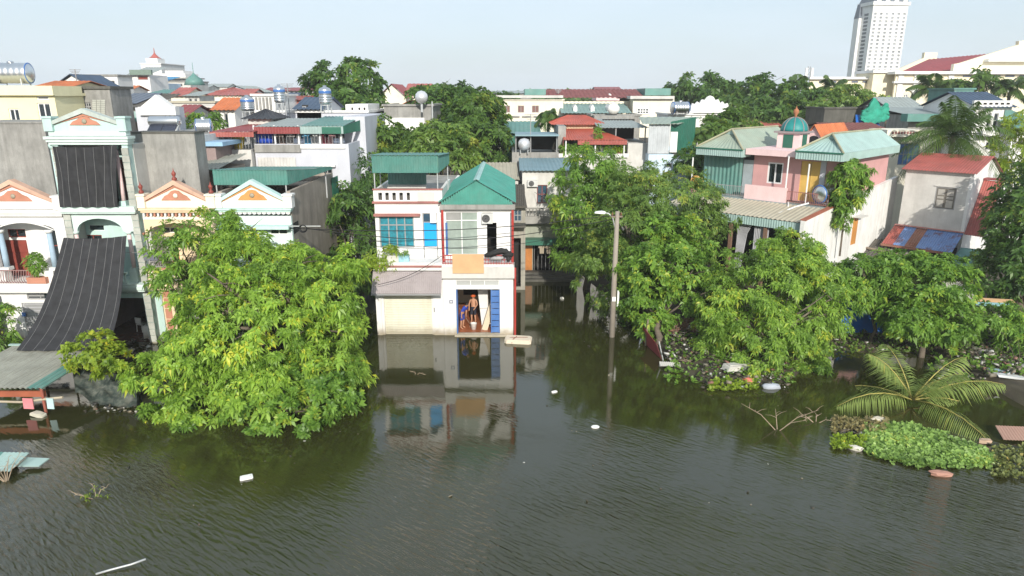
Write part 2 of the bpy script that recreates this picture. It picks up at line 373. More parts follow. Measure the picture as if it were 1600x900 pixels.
# ================================================================ shared components (all face -y in their building's frame)
def window(par, r, y, cols=2, rows=1, fm=None, gm=None, fw=.05, dep=.07, name='window', split=None):
    """frame part with one pane object per light"""
    x0, x1, z0, z1 = r; fm = fm or FRAMEG; gm = gm or GLASS; mb = MB()
    mb.box(x0, x1, y, y+dep, z0, z0+fw).box(x0, x1, y, y+dep, z1-fw, z1).box(x0, x0+fw, y, y+dep, z0+fw, z1-fw).box(x1-fw, x1, y, y+dep, z0+fw, z1-fw)
    xs = [x0+fw + (x1-x0-2*fw) * i / cols for i in range(cols+1)]
    zs = [z0+fw + (z1-z0-2*fw) * i / rows for i in range(rows+1)] if split is None else [z0+fw, z0+(z1-z0)*split, z1-fw]
    rows = len(zs) - 1
    for a in xs[1:-1]: mb.box(a-fw/2, a+fw/2, y+.005, y+dep-.005, z0+fw, z1-fw)
    for c in zs[1:-1]: mb.box(x0+fw, x1-fw, y+.009, y+dep-.009, c-fw/2, c+fw/2)
    o = mb.build(name, fm, par)
    for i in range(cols):
        for j in range(rows):
            MB().box(xs[i]+.003, xs[i+1]-.003, y+dep*.62, y+dep*.62+.012, zs[j]+.003, zs[j+1]-.003).build('pane', gm, o)
    return o
def small_window(par, r, y, m=None, fm=None, fw=.09):
    x0, x1, z0, z1 = r; mb = MB()
    mb.box(x0-fw, x1+fw, y-.04, y+.02, z0-fw, z0).box(x0-fw, x1+fw, y-.04, y+.02, z1, z1+fw).box(x0-fw, x0, y-.04, y+.02, z0, z1).box(x1, x1+fw, y-.04, y+.02, z0, z1)
    mb.box((x0+x1)/2-.03, (x0+x1)/2+.03, y-.03, y+.02, z0, z1)
    o = mb.build('window', fm or FRAMEW, par)
    MB().box(x0, (x0+x1)/2-.032, y+.002, y+.03, z0, z1).build('pane', m or GLASS, o)
    MB().box((x0+x1)/2+.032, x1, y+.002, y+.03, z0, z1).build('pane', m or GLASS, o)
    return o
def shell(par, x0, x1, d, z0, z1, y, m, holes=(), th=.2, name='wall', top=True):
    """four walls and a roof slab; the front wall has openings"""
    mb = MB().wall(x0, x1, z0, z1, y, y+th, holes)
    mb.box(x0, x0+th, y+th+.001, y+d-th-.001, z0, z1).box(x1-th, x1, y+th+.001, y+d-th-.001, z0, z1).box(x0, x1, y+d-th, y+d, z0, z1)
    if top: mb.box(x0+th+.001, x1-th-.001, y+th+.001, y+d-th-.001, z1-.25, z1-.05)
    return mb.build(name, m, par)
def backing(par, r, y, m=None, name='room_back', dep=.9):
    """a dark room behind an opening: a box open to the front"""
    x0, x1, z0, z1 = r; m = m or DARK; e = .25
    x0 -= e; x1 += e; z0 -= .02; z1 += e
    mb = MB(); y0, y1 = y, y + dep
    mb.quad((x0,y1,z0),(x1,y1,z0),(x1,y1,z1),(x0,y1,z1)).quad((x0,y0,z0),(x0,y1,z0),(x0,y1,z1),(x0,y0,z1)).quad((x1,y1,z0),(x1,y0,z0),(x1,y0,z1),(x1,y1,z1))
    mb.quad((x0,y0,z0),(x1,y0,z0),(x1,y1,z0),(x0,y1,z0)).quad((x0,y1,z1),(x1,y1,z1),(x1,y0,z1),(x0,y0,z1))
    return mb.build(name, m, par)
def rail(par, x0, x1, z0, z1, y, m, n=None, name='railing', r=.018, belly=0.0):
    mb = MB(); n = n or max(3, int((x1-x0)/.14))
    mb.box(x0, x1, y-.02, y+.02, z1-.04, z1).box(x0, x1, y-.015, y+.015, z0+.05, z0+.08)
    for i in range(n+1):
        a = x0 + (x1-x0)*i/n; mb.tube([(a, y, z0), (a, y-belly, (z0*2+z1)/3), (a, y, z1-.03)], r, 5)
    return mb.build(name, m, par)
def baluster_rail(par, x0, x1, z0, z1, y, m, n, name='balustrade'):
    o = MB().box(x0, x1, y-.09, y+.09, z1-.1, z1).box(x0, x1, y-.09, y+.09, z0, z0+.1).build(name, m, par)
    me = None; h = z1-z0-.2
    for i in range(n):
        a = x0 + (x1-x0)*(i+.5)/n
        b = MB().lathe([(.05,0),(.035,h*.1),(.06,h*.35),(.03,h*.6),(.045,h*.9),(.05,h)], a, y, 8, z0+.1).build('baluster', m, o, True)
    return o
def column(par, x, y, z0, z1, r, m, cm, name='column'):
    h = z1-z0
    o = MB().lathe([(r*.95, h*.08), (r, h*.3), (r*.85, h*.92)], x, y, 14, z0).build(name, m, par, True)
    MB().box(x-r*1.5, x+r*1.5, y-r*1.5, y+r*1.5, z0, z0+h*.08-.002).build('column_base', cm, o)
    MB().lathe([(r*.9, h*.92), (r*1.4, h*.96), (r*1.5, h)], x, y, 14, z0).build('capital', cm, o, True)
    return o
def ac_unit(par, x0, x1, z0, z1, y, top=True):
    m = mat('ac_casing', (.56, .56, .54), rough=.5, var=.06, dirt=.2); d = .32
    o = MB().box(x0, x1, y-d, y-.02, z0, z1).build('air_conditioner', m, par)
    cx, cz, r = x0+(x1-x0)*.38, (z0+z1)/2, min((z1-z0)*.42, (x1-x0)*.36)
    mb = MB()
    for k in range(1, 5):
        rr = r*k/4; pts = [(cx+rr*math.cos(a*math.pi/8), y-d-.01, cz+rr*math.sin(a*math.pi/8)) for a in range(17)]; mb.tube(pts, .008, 4, False)
    mb.build('fan_grille', FRAMEG, o)
    MB().prism([(cx+r*math.cos(a*math.pi/8), cz+r*math.sin(a*math.pi/8)) for a in range(16)], y-d-.004, y-d+.001).build('fan_recess', DARK, o)
    return o
def tank_h(name, label, loc, Ln, r, rz, group=None, band=True, stand=.5):
    """stainless water tank lying on its side, axis x"""
    t = thing(name, label, 'water tank', loc, rz, group); z = stand + r
    prof = [(0.001, -Ln/2-r*.28), (r*.35, -Ln/2-r*.26), (r*.75, -Ln/2-r*.15), (r, -Ln/2)]
    k = 6
    for i in range(k): 
        a = -Ln/2 + Ln*i/k; b = Ln/k
        prof += [(r, a+b*.15), (r*1.02, a+b*.3), (r*1.02, a+b*.7), (r, a+b*.85)]
    prof += [(r, Ln/2), (r*.75, Ln/2+r*.15), (r*.35, Ln/2+r*.26), (.001, Ln/2+r*.28)]
    MB().lathe(prof, 0, 0, 20, z, 'x').build('tank', STEEL, t, True)
    if band:
        for s in (-1, 1):
            e = s*(Ln/2+r*.02)
            MB().lathe([(r*1.03, e-.018), (r*1.045, e), (r*1.03, e+.018)], 0, 0, 20, z, 'x').build('band', STEELB, t, True)
    mb = MB()
    for sx in (-Ln*.35, Ln*.35):
        mb.box(sx-.03, sx+.03, -r*.9, -r*.84, 0, stand+r*.45).box(sx-.03, sx+.03, r*.84, r*.9, 0, stand+r*.45).box(sx-.028, sx+.028, -r*.838, r*.838, stand-.03, stand+.03)
    mb.build('stand', POSTM, t)
    MB().lathe([(r*.3, 0), (r*.3, .1), (r*.1, .14), (.001, .15)], 0, 0, 12, z+r*.98).build('filler_cap', STEEL, t, True)
    return t
def tank_v(name, label, loc, h, r, stand, group=None):
    t = thing(name, label, 'water tank', loc, 0, group)
    prof = [(.001, 0), (r*.9, .02), (r, .1)]
    for i in range(5):
        a = .1 + (h-.3)*i/5; b = (h-.3)/5; prof += [(r, a+b*.1), (r*1.025, a+b*.3), (r*1.025, a+b*.7), (r, a+b*.9)]
    prof += [(r, h-.2), (r*.8, h-.08), (r*.3, h), (r*.3, h+.1), (.001, h+.11)]
    MB().lathe(prof, 0, 0, 18, stand).build('tank', STEEL, t, True)
    MB().lathe([(r*1.03, h*.62), (r*1.04, h*.66), (r*1.04, h*.74), (r*1.03, h*.78)], 0, 0, 18, stand).build('band', STEELB, t, True)
    mb = MB()
    for a in range(4):
        g = a*math.pi/2+.6; mb.tube([(r*.95*math.cos(g), r*.95*math.sin(g), 0), (r*.8*math.cos(g), r*.8*math.sin(g), stand)], .045, 6)
    mb.lathe([(r*.9, stand-.06), (r*.9, stand-.01)], 0, 0, 14); mb.build('stand', POSTM, t)
    return t
def arch_wall(x0, x1, z0, zt, ax0, ax1, zs, rise, y0, y1, n=12, pw=None):
    """wall panel x0..x1 up to zt with a segmental arch opening ax0..ax1 springing at zs; the piers reach z0"""
    pts = [(x0, z0), (ax0, z0), (ax0, zs)]
    c = (ax0+ax1)/2; w2 = (ax1-ax0)/2
    for i in range(1, n): 
        a = math.pi*(1-i/n); pts.append((c+w2*math.cos(a), zs+rise*math.sin(a)))
    pts += [(ax1, zs), (ax1, z0), (x1, z0), (x1, zt), (x0, zt)]
    return MB().prism(pts, y0, y1)
def pediment(par, xl, xr, zb, xa, za, y, field, border, orn, fin=None, bd=.22, ornament=True):
    """gabled parapet: body, raking cornice, carved ornament, end posts, finials"""
    o = MB().prism([(xl, zb), (xr, zb), (xr, zb+.25), (xa, za-.12), (xl, zb+.25)], y, y+.22).build('pediment', field, par)
    mb = MB()
    for s, xe in ((-1, xl), (1, xr)):
        mb.prism([(xe, zb+.25), (xa, za-.12), (xa, za+.12), (xe, zb+.42)] if s < 0 else [(xa, za-.12), (xe, zb+.25), (xe, zb+.42), (xa, za+.12)], y-.14, y+.3)
    mb.build('raking_cornice', border, o)
    mb = MB()
    for s, xe in ((-1, xl), (1, xr)):
        mb.prism([(xe+(-s)*.25, zb+.33), (xa, za-.26), (xa, za-.16), (xe-s*.05, zb+.30)] if s < 0 else [(xa, za-.26), (xe-.25, zb+.33), (xe+.05, zb+.30), (xa, za-.16)], y-.05, y+.001)
    mb.build('moulding', orn, o)
    if ornament:
        w_, h_ = (xr-xl)*.21, (za-zb)*.36; zc = zb+(za-zb)*.30; pts = [(xa-w_, zc), (xa+w_, zc)]
        for i in range(1, 8):
            t = i/8; pts.append((xa+w_*(1-2*t), zc+h_*(1-abs(1-2*t))**.85*(1+.18*(i % 2))+.05))
        MB().prism(pts, y-.05, y+.002).build('carved_ornament', orn, o)
        MB().lathe([(.13, 0), (.1, .03), (.001, .05)], 0, 0, 12).build('rosette', field, o, True).matrix_local = Matrix.Translation((xa, y-.05, zc+h_*.5)) @ Matrix.Rotation(R(90), 4, 'X')
    for xe in (xl, xr):
        p = MB().box(xe-.22, xe+.22, y-.16, y+.34, zb, zb+.62).box(xe-.27, xe+.27, y-.21, y+.39, zb+.622, zb+.72).build('end_post', field, o)
        if fin: MB().lathe([(.1,.72),(.14,.82),(.05,.92),(.1,1.02),(.11,1.1),(.03,1.2),(.001,1.35)], xe, y+.09, 10, zb).build('finial', fin, p, True)
    if fin: MB().lathe([(.1,0),(.14,.1),(.05,.2),(.1,.3),(.11,.38),(.03,.5),(.001,.65)], xa, y+.08, 10, za+.08).build('finial', fin, o, True)
    return o
def cornice(par, x0, x1, z0, z1, y, m, steps=3, name='cornice', back=.3):
    mb = MB(); h = (z1-z0)/steps
    for i in range(steps): mb.box(x0-.06*i, x1+.06*i, y-.08-.08*i, y+back-.002*i, z0+h*i+.001, z0+h*(i+1)-.001)
    return mb.build(name, m, par)
def plant_pot(name, label, loc, r=.28, h=.4, ph=.8, m=None, lm=None, cat='potted plant', group=None, n=160, L_=.22, seed=1, box=None):
    t = thing(name, label, cat, loc, 0, group); m = m or SALMON
    if box: MB().box(-box/2, box/2, -r, r, 0, h).build('pot', m, t)
    else: MB().lathe([(r*.7, 0), (r, h*.9), (r*1.08, h*.92), (r*1.08, h), (r*.8, h), (r*.8, h-.06)], 0, 0, 14).build('pot', m, t, True)
    rs = np.random.default_rng(seed)
    c = rs.normal(0, 1, (n, 3)); c /= np.linalg.norm(c, axis=1)[:, None]; c *= rs.uniform(.3, 1, (n, 1)) ** .5
    sx = (box/2*.95) if box else r*1.6
    pos = c * np.array([sx, r*1.5, ph/2]) + np.array([0, 0, h+ph*.55])
    leaves('foliage', pos, c*np.array([1, 1, .6])+np.array([0, 0, .5]), L_, lm or LEAF_MID, t, rs, k=5, droop=.35)
    MB().tube([(0,0,h-.1),(.03,.02,h+ph*.5)], .025, 6).build('stem', BARK, t)
    return t
# ---------------------------------------------------------------- foliage
LEAF_BRIGHT = leafmat('bright_green_leaf', (0.110, 0.219, 0.027), (0.362, 0.550, 0.081), .47)
LEAF_MID = leafmat('mid_green_leaf', (0.071, 0.161, 0.024), (0.232, 0.400, 0.061), .43)
LEAF_BACK = leafmat('background_green_leaf', (.042, .098, .018), (.140, .245, .040), .4)
LEAF_DARK = leafmat('dark_green_leaf', (0.034, 0.083, 0.018), (0.112, 0.213, 0.040), .36)
LEAF_OLIVE = leafmat('olive_green_leaf', (0.070, 0.138, 0.026), (0.210, 0.330, 0.066), .41)
LEAF_YEL = leafmat('yellow_green_leaf', (.12, .21, .018), (.33, .44, .045), .45)
LEAF_BAM = leafmat('bamboo_green_leaf', (0.094, 0.188, 0.027), (0.306, 0.481, 0.075), .45)
PALM_G = leafmat('palm_green_leaf', (.035, .080, .018), (.10, .17, .035), .3)
PALM_Y = leafmat('yellowing_palm_leaf', (.11, .18, .04), (.33, .42, .115), .42)
HYA = leafmat('water_hyacinth_leaf', (.10, .18, .034), (.33, .50, .13), .38)
def unit(a): return a / np.maximum(np.linalg.norm(a, axis=-1, keepdims=True), 1e-9)
def leaves(name, pos, axis, L_, m, par, rs, k=6, droop=.5, wid=.34, tone=None, spread=(.75, 1.5), kind=None):
    """rosettes of k leaves at pos, opening around axis"""
    n = len(pos); axis = unit(axis + rs.normal(0, .25, axis.shape))
    ref = np.where(np.abs(axis[:, 2:3]) > .9, np.array([[1., 0, 0]]), np.array([[0, 0, 1.]]))
    e1 = unit(np.cross(axis, ref)); e2 = np.cross(axis, e1)
    ph = rs.uniform(0, 6.28, (n, 1)) + np.arange(k)[None] * (2*np.pi/k) + rs.normal(0, .25, (n, k))
    po = rs.uniform(*spread, (n, k))
    d = axis[:, None] * np.cos(po)[..., None] + (e1[:, None]*np.cos(ph)[..., None] + e2[:, None]*np.sin(ph)[..., None]) * np.sin(po)[..., None]
    ll = L_ * rs.uniform(.65, 1.25, (n, k, 1)) * rs.lognormal(0, .22, (n, 1, 1))
    p0 = pos[:, None] + d * .05 * ll
    mid = p0 + d * ll * .5; mid[..., 2] += .04 * ll[..., 0]
    tip = p0 + d * ll; tip[..., 2] -= droop * ll[..., 0] * rs.uniform(.5, 1.3, (n, k))
    sd = unit(np.cross(d, axis[:, None] + rs.normal(0, .3, (n, k, 3)))) * ll * wid * .5
    V = np.stack([p0, mid - sd, tip, mid + sd], 2).reshape(-1, 3)
    Q = np.arange(len(V)).reshape(-1, 4)
    if tone is None: tone = np.full(n, .5)
    tn = np.clip(tone[:, None] + rs.normal(0, .16, (n, k)), 0, 1)
    return npmesh(name, V, Q, m, par, np.repeat(tn.ravel(), 4))
def crown(par, blobs, org, L_, m, seed, clump=1.0, dens=1.0, ros=16, k=6, droop=.5, wid=.34, low=-.45, name='crown', inner=.3, jit=.14):
    """blobs: (x,y,z,rx,ry,rz) in world coordinates; leaf clumps spread through and over them; returns clump centres"""
    rs = np.random.default_rng(seed); C = []; OUT = []
    B = np.array(blobs, float)
    for b in B:
        area = 4*np.pi*((b[3]*b[4])**1.6/3 + (b[3]*b[5])**1.6/3 + (b[4]*b[5])**1.6/3)**(1/1.6)
        n = max(6, int(area / (clump*clump) * .9 * dens))
        d = unit(rs.normal(0, 1, (int(n*1.6), 3))); d = d[d[:, 2] > low][:n]
        rad = np.where(rs.random(len(d)) < inner, rs.uniform(.45, .85, len(d)), rs.normal(1.0, jit, len(d)))
        p = b[:3] + d * b[3:6] * rad[:, None]
        keep = np.ones(len(p), bool)
        for q in B:
            if q is b: continue
            keep &= ((((p - q[:3]) / q[3:6])**2).sum(1) > .42) | (rs.random(len(p)) < .25)
        C.append(p[keep]); OUT.append(unit(d[keep] / b[3:6]))
    C = np.concatenate(C); OUT = np.concatenate(OUT)
    n = len(C); m_ = rs.poisson(ros, n).clip(3)
    ci = np.repeat(np.arange(n), m_); tot = len(ci)
    size = clump * rs.uniform(.55, 1.15, n)
    dd = unit(rs.normal(0, 1, (tot, 3)) + OUT[ci] * .7 + np.array([0, 0, .25]))
    pos = C[ci] + dd * (size[ci] * .62 * rs.random(tot)**.45)[:, None] * np.array([1.1, 1.1, .8])
    pos[:, 2] = np.maximum(pos[:, 2], .12)
    axis = dd * .6 + OUT[ci] * .5 + np.array([0, 0, .45])
    ct = rs.normal(.5, .17, n)
    leaves(name, pos - np.array(org), axis, L_, m, par, rs, k, droop, wid, ct[ci] + rs.normal(0, .06, tot))
    return C
def trunk(par, org, base, fork, tips, r, m=None, seed=0, name='trunk', spread=True):
    rs = random.Random(seed); mb = MB(); base, fork = Vector(base) - Vector(org), Vector(fork) - Vector(org)
    mid = base.lerp(fork, .5) + Vector((rs.uniform(-.2, .2), rs.uniform(-.2, .2), 0))
    mb.tube([base - Vector((0,0,.5)), base + Vector((0,0,.3)), mid, fork], [r*1.35, r*1.05, r*.9, r*.78], 10)
    for t in tips:
        t = Vector(t) - Vector(org); d = t - fork
        a = fork + d*.35 + Vector((rs.uniform(-.3,.3), rs.uniform(-.3,.3), d.length*.10)); b = fork + d*.7 + Vector((rs.uniform(-.2,.2), rs.uniform(-.2,.2), d.length*.06))
        q = r * rs.uniform(.18, .32)
        mb.tube([fork - Vector((0,0,r*.6)), a, b, t], [q*1.3, q, q*.6, q*.2], 7)
        for _ in range(3):
            s_ = a.lerp(t, rs.uniform(.2, .8)); e = s_ + Vector((rs.uniform(-1,1), rs.uniform(-1,1), rs.uniform(-.1,.9))) * d.length * .28
            mb.tube([s_, s_.lerp(e, .5) + Vector((0,0,.1)), e], [q*.4, q*.28, q*.08], 5)
    return mb.build(name, m or BARK, par, True)
def tree(name, label, blobs, base, r, L_, m, seed, fork=None, group=None, cat='tree', **kw):
    """blobs given in world space"""
    t = thing(name, label, cat, base, 0, group)
    C = crown(t, blobs, base, L_, m, seed, **kw)
    B = np.array(blobs); c = B[:, :3].mean(0)
    if fork is None: fork = (base[0]*.6+c[0]*.4, base[1]*.6+c[1]*.4, base[2] + (c[2]-base[2])*.45)
    rs = np.random.default_rng(seed+5); tips = C[rs.choice(len(C), min(len(C), 5 + int(1.6*len(blobs))), replace=False)]
    trunk(t, base, base, fork, tips, r, seed=seed)
    return t
def blob(u, v, Y, ru, rv, ry=None):
    """ellipsoid seen round pixel (u,v) at depth Y with pixel half-sizes"""
    p = at(u, v, Y); s = Y / FPX * 1.0
    rx, rz = ru * s, rv * s
    return (p.x, p.y, p.z, rx, ry or (rx+rz)/2, rz)
def palm(name, label, loc, h, nf, fl, m, seed, r=.16, group=None, arch=.9, up=(.2, 1.35), lw=.035, ll=.55, lean=(0, 0), cat='palm tree', wid=1.0, stalk=None):
    """trunk plus fronds, each frond a part of its own"""
    t = thing(name, label, cat, loc, 0, group); rs = np.random.default_rng(seed)
    top = Vector((lean[0], lean[1], h))
    if h > .2:
        pts = [Vector((0,0,-.4)), Vector((lean[0]*.2, lean[1]*.2, h*.35)), Vector((lean[0]*.6, lean[1]*.6, h*.7)), top]
        MB().tube(pts, [r*1.3, r, r*.9, r*.8], 10).build('trunk', BARK, t, True)
    for i in range(nf):
        az = i*2.399 + rs.normal(0, .2); el = up[0] + (up[1]-up[0]) * (i / max(1, nf-1)) + rs.normal(0, .08)
        Lf = fl * rs.uniform(.85, 1.1); d = np.array([math.cos(az)*math.cos(el), math.sin(az)*math.cos(el), math.sin(el)])
        n = 26; tt = np.linspace(0, 1, n); hor = np.array([math.cos(az), math.sin(az), 0])
        sag = arch * Lf * (.35 + .5*math.cos(el))
        P = np.array(top)[None] + d[None]*Lf*tt[:, None] - np.array([0, 0, 1])[None] * (sag * tt**2.2)[:, None]
        T = unit(np.gradient(P, axis=0)); side = np.cross(T, np.array([0, 0, 1.])); side = unit(side); nrm = np.cross(side, T)
        mb = MB().tube([Vector(p) for p in P[::5]] + [Vector(P[-1])], [.035, .03, .024, .018, .012, .008, .005][:len(P[::5])+1], 5)
        fr = mb.build('frond', stalk or m, t, True)
        mm = 44; q = np.linspace(.14, 1, mm); 
        Pi = np.stack([np.interp(q, tt, P[:, j]) for j in range(3)], 1); Si = np.stack([np.interp(q, tt, side[:, j]) for j in range(3)], 1); Ti = np.stack([np.interp(q, tt, T[:, j]) for j in range(3)], 1)
        V = []; 
        for s in (-1, 1):
            ln = ll * (np.sin(np.pi*np.clip(q*.9+.08, 0, 1))**.6) * rs.uniform(.8, 1.15, mm)
            dr = unit(s*Si*wid + Ti*.55 + np.array([0, 0, -1])*(.25 + .35*rs.random((mm, 1)))) 
            a = Pi; b = Pi + dr*ln[:, None]*.5 + Ti*lw; c = Pi + dr*ln[:, None] + np.array([0, 0, -.28])*ln[:, None]; e = Pi + dr*ln[:, None]*.5 - Ti*lw
            V.append(np.stack([a, b, c, e], 1))
        V = np.concatenate(V).reshape(-1, 3); Q = np.arange(len(V)).reshape(-1, 4)
        tn = np.repeat(np.clip(rs.normal(.45 + .25*rs.random(), .12, len(Q)), 0, 1), 4)
        npmesh('leaflets', V, Q, m, fr, tn)
    return t
def scatter_stuff(name, label, cat, pts, size, cols, seed, flat=.35, par=None):
    """many small crumpled bits: one object"""
    rs = np.random.default_rng(seed); n = len(pts); pts = np.array(pts)
    base = np.array([(-1,-1,-1),(1,-1,-1),(1,1,-1),(-1,1,-1),(-1,-1,1),(1,-1,1),(1,1,1),(-1,1,1)], float)
    q0 = np.array([(0,3,2,1),(4,5,6,7),(0,1,5,4),(1,2,6,5),(2,3,7,6),(3,0,4,7)])
    s = size * rs.lognormal(0, .6, (n, 1, 1)) * np.stack([rs.uniform(.5, 1.2, n), rs.uniform(.4, 1, n), rs.uniform(.1, flat*1.4, n)], 1)[:, None]
    v = base[None] * s * (1 + rs.normal(0, .22, (n, 8, 3)))
    a = rs.uniform(0, 6.28, n); tl = rs.normal(0, .6, n); ca, sa, ct, st = np.cos(a), np.sin(a), np.cos(tl), np.sin(tl)
    x, y, z = v[..., 0], v[..., 1], v[..., 2]
    y, z = y*ct[:, None]-z*st[:, None], y*st[:, None]+z*ct[:, None]
    v = np.stack([x*ca[:, None]-y*sa[:, None], x*sa[:, None]+y*ca[:, None], z], -1) + pts[:, None]
    Q = (q0[None] + (np.arange(n)*8)[:, None, None]).reshape(-1, 4)
    tone = np.repeat(rs.random(n), 8)
    o = npmesh(name, v.reshape(-1, 3), Q, cols, par, tone); return tag(o, label, cat, kind='stuff')
def litter_mat():
    m = bpy.data.materials.new('mixed_litter'); m.use_nodes = True; N = m.node_tree.nodes; L = m.node_tree.links.new
    a = N.new('ShaderNodeAttribute'); a.attribute_name = 'tone'; r = N.new('ShaderNodeValToRGB'); r.color_ramp.interpolation = 'CONSTANT'; e = r.color_ramp.elements
    cs = [(.06,.05,.035),(.10,.08,.055),(.48,.47,.44),(.03,.03,.026),(.17,.15,.11),(.11,.09,.06),(.22,.11,.08),(.33,.32,.29),(.045,.04,.028),(.07,.08,.05),(.20,.17,.12),(.07,.06,.04)]
    e[0].position = 0; e[0].color = (*cs[0], 1); e[1].position = 1/12; e[1].color = (*cs[1], 1)
    for i in range(2, 12): k = e.new(i/12); k.color = (*cs[i], 1)
    L(a.outputs['Fac'], r.inputs['Fac']); L(r.outputs['Color'], N['Principled BSDF'].inputs['Base Color']); N['Principled BSDF'].inputs['Roughness'].default_value = .6
    return m
LITTER = litter_mat()
# ================================================================ the row of houses on the left
def FW(x, Y, rz=0.0):
    f = Face(800, 450, Y, rz); f.o = Vector((x, Y, 0)); return f
def side_walls(par, x0, x1, z1, d, m, y0=.2, th=.18, z0=-1.5, back=True, name='side_wall'):
    for a in (x0, x1-th): MB().box(a, a+th, y0, d, z0, z1).build(name, m, par)
    if back: MB().box(x0+th+.002, x1-th-.002, d-th, d, z0, z1).build('back_wall', m, par)
# ---- A: white house with salmon pediment
F = FW(-25.55, 35.0); A = house('terraced_house', 'white two-storey house with salmon edged pediment and red balcony door at the far left', F)
xl, xr = -2.35, 2.32; zf = F.z(441); zt = F.z(340); zc = F.z(327)
side_walls(A, xl, xr, zt, 13, CEMENT)
inner = 1.25
dr = F.rect(13, 375, 47, 436, inner); tr = F.rect(12, 358, 40, 371, inner); w2 = F.rect(80, 358, 93, 410, inner)
dr = (dr[0], dr[1], zf+.02, dr[3])
holes = [dr, tr, w2]
MB().wall(xl+.2, xr-.2, zf, zt-.3, inner, inner+.15, holes).build('balcony_wall', WHITE2, A)
d_ = MB().box(dr[0], (dr[0]+dr[1])/2-.01, inner+.06, inner+.1, dr[2], dr[3]).build('door', DWOOD, A)
MB().box((dr[0]+dr[1])/2+.01, dr[1], inner+.06, inner+.1, dr[2], dr[3]).build('door', DWOOD, A)
mb = MB()
for k in range(2):
    xa = dr[0] + (dr[1]-dr[0])*(k*.5+.06); xb = dr[0] + (dr[1]-dr[0])*(k*.5+.44)
    for j in range(3): mb.box(xa, xb, inner+.035, inner+.059, dr[2]+.12+j*(dr[3]-dr[2]-.2)/3, dr[2]+.02+(j+1)*(dr[3]-dr[2]-.2)/3)
mb.build('door_panel', DWOOD, d_)
window(A, tr, inner+.05, 2, 1, DWOOD); window(A, w2, inner+.05, 1, 2, DWOOD)
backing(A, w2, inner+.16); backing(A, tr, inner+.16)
ax0, ax1 = F.x(-12, 360), F.x(70, 360)
arch_wall(xl, xr, zf, zt, ax0, xr-.55, F.z(360), F.z(348)-F.z(360), 0, .22).build('arch_wall', WHITE2, A)
MB().prism([(ax0+.0+(xr-.55-ax0)*i/14, F.z(360)+(F.z(348)-F.z(360))*math.sin(math.pi*i/14)) for i in range(15)] + [(ax0+(xr-.55-ax0)*(14-i)/14, F.z(360)+(F.z(348)-F.z(360)+.09)*math.sin(math.pi*(14-i)/14)+.02) for i in range(15)], -.05, -.002).build('arch_moulding', WHITE, A)
BLUEC = mat('pale_blue_column_paint', (.34, .45, .55), var=.08, dirt=.2)
column(A, F.x(78, 385), .12, zf+.65, F.z(360), .14, BLUEC, WHITE2); column(A, F.x(3, 390), .12, zf+.65, F.z(360), .14, BLUEC, WHITE2)
for uu in (78, 3): MB().box(F.x(uu, 425)-.24, F.x(uu, 425)+.24, -.12, .36, zf+.002, zf+.645).build('pedestal', WHITE2, A)
mbs = MB().box(xl-.05, xr, -.35, inner, F.z(455), zf).build('balcony_slab', WHITE, A)
MB().box(xl-.1, xr+.02, -.42, -.352, F.z(453), F.z(447)).build('slab_moulding', WHITE, mbs)
rail(A, xl+.1, F.x(72, 430)-.2, zf, zf+.72, -.2, mat('pinkish_iron', (.30, .17, .16), rough=.6), 22, belly=.12)
cornice(A, xl, xr, F.z(338), F.z(328), 0, WHITE)
pediment(A, xl+.1, xr-.1, F.z(327), F.x(20, 300), F.z(284), 0, WHITE2, mat('pale_salmon_border', (.66, .42, .31), var=.1, dirt=.3), SALMON)
# ground floor
hole = F.rect(40, 474, 78, 560); hole = (hole[0], hole[1], -.3, hole[3]); trn = F.rect(40, 458, 80, 469)
MB().wall(xl, xr, -1.5, F.z(456), .1, .3, [hole, trn]).build('wall', WHITE2, A)
window(A, trn, .15, 2, 1, FRAMEG); sh = MB().box(hole[0], hole[1], .2, .26, hole[2], hole[3]).build('door', mat('grey_slatted_door', (.45, .45, .47), rough=.5), A)
for j in range(14): MB().box(hole[0]+.06, hole[1]-.06, .17, .198, .1+j*.19, .1+j*.19+.12).build('slat', FRAMEG, sh)
p = F.rect(33, 489, 39, 495); MB().box(p[0], p[1], .06, .098, p[2], p[3]).build('number_plate', BLUEP, A)
backing(A, trn, .32)
# stone blocks of the garden wall at its left
t = thing('stone_wall', 'grey rough block wall at the left edge beside the white house', 'wall', (-28.6, 34.2, 0))
MB().box(-.9, 1.3, .03, .3, -1.2, 2.9).build('mortar', CEMENTD, t)
for j in range(11):
    for i in range(5):
        a = -.9+i*.45+(j % 2)*.2; MB().box(a+.02, min(1.28, a+.43), -.02-.02*((i*7+j*3) % 3), .029, -.3+j*.29, -.04+j*.29).build('stone', STONE, t)
# ---- B: mint three-storey house with black shade nets
F = FW(-21.2, 34.9); B = house('terraced_house', 'tall mint green three-storey house with pediment and black shade nets', F)
xl, xr = -1.93, 1.93; zf = F.z(441); z2 = F.z(333); z2t = F.z(322); zt = F.z(226); inner = 1.3
for a, nm in ((xl, 'side_wall'), (xr-.18, 'side_wall')): MB().box(a, a+.18, .45, 13, -1.5, zt).build(nm, CEMENTL, B)
MB().box(xl+.2, xr-.2, 12.8, 13, -1.5, zt).box(xl+.2, xr-.2, .5, 12.8, zt-.2, zt-.02).build('roof_slab', CEMENT, B)
SB = []
for x in (xl, xr-.36):                                   # stone-faced corner piers, block by block
    pr = MB().box(x+.03, x+.33, .02, .44, -1.5, zt).build('pier', MINT, B)
    n = int(zt/.37)
    for j in range(n):
        MB().box(x+.015*(j % 2), x+.36-.015*(j % 2), -.03, .019, .1+j*.37, .1+j*.37+.34).build('stone_block', STONE, pr)
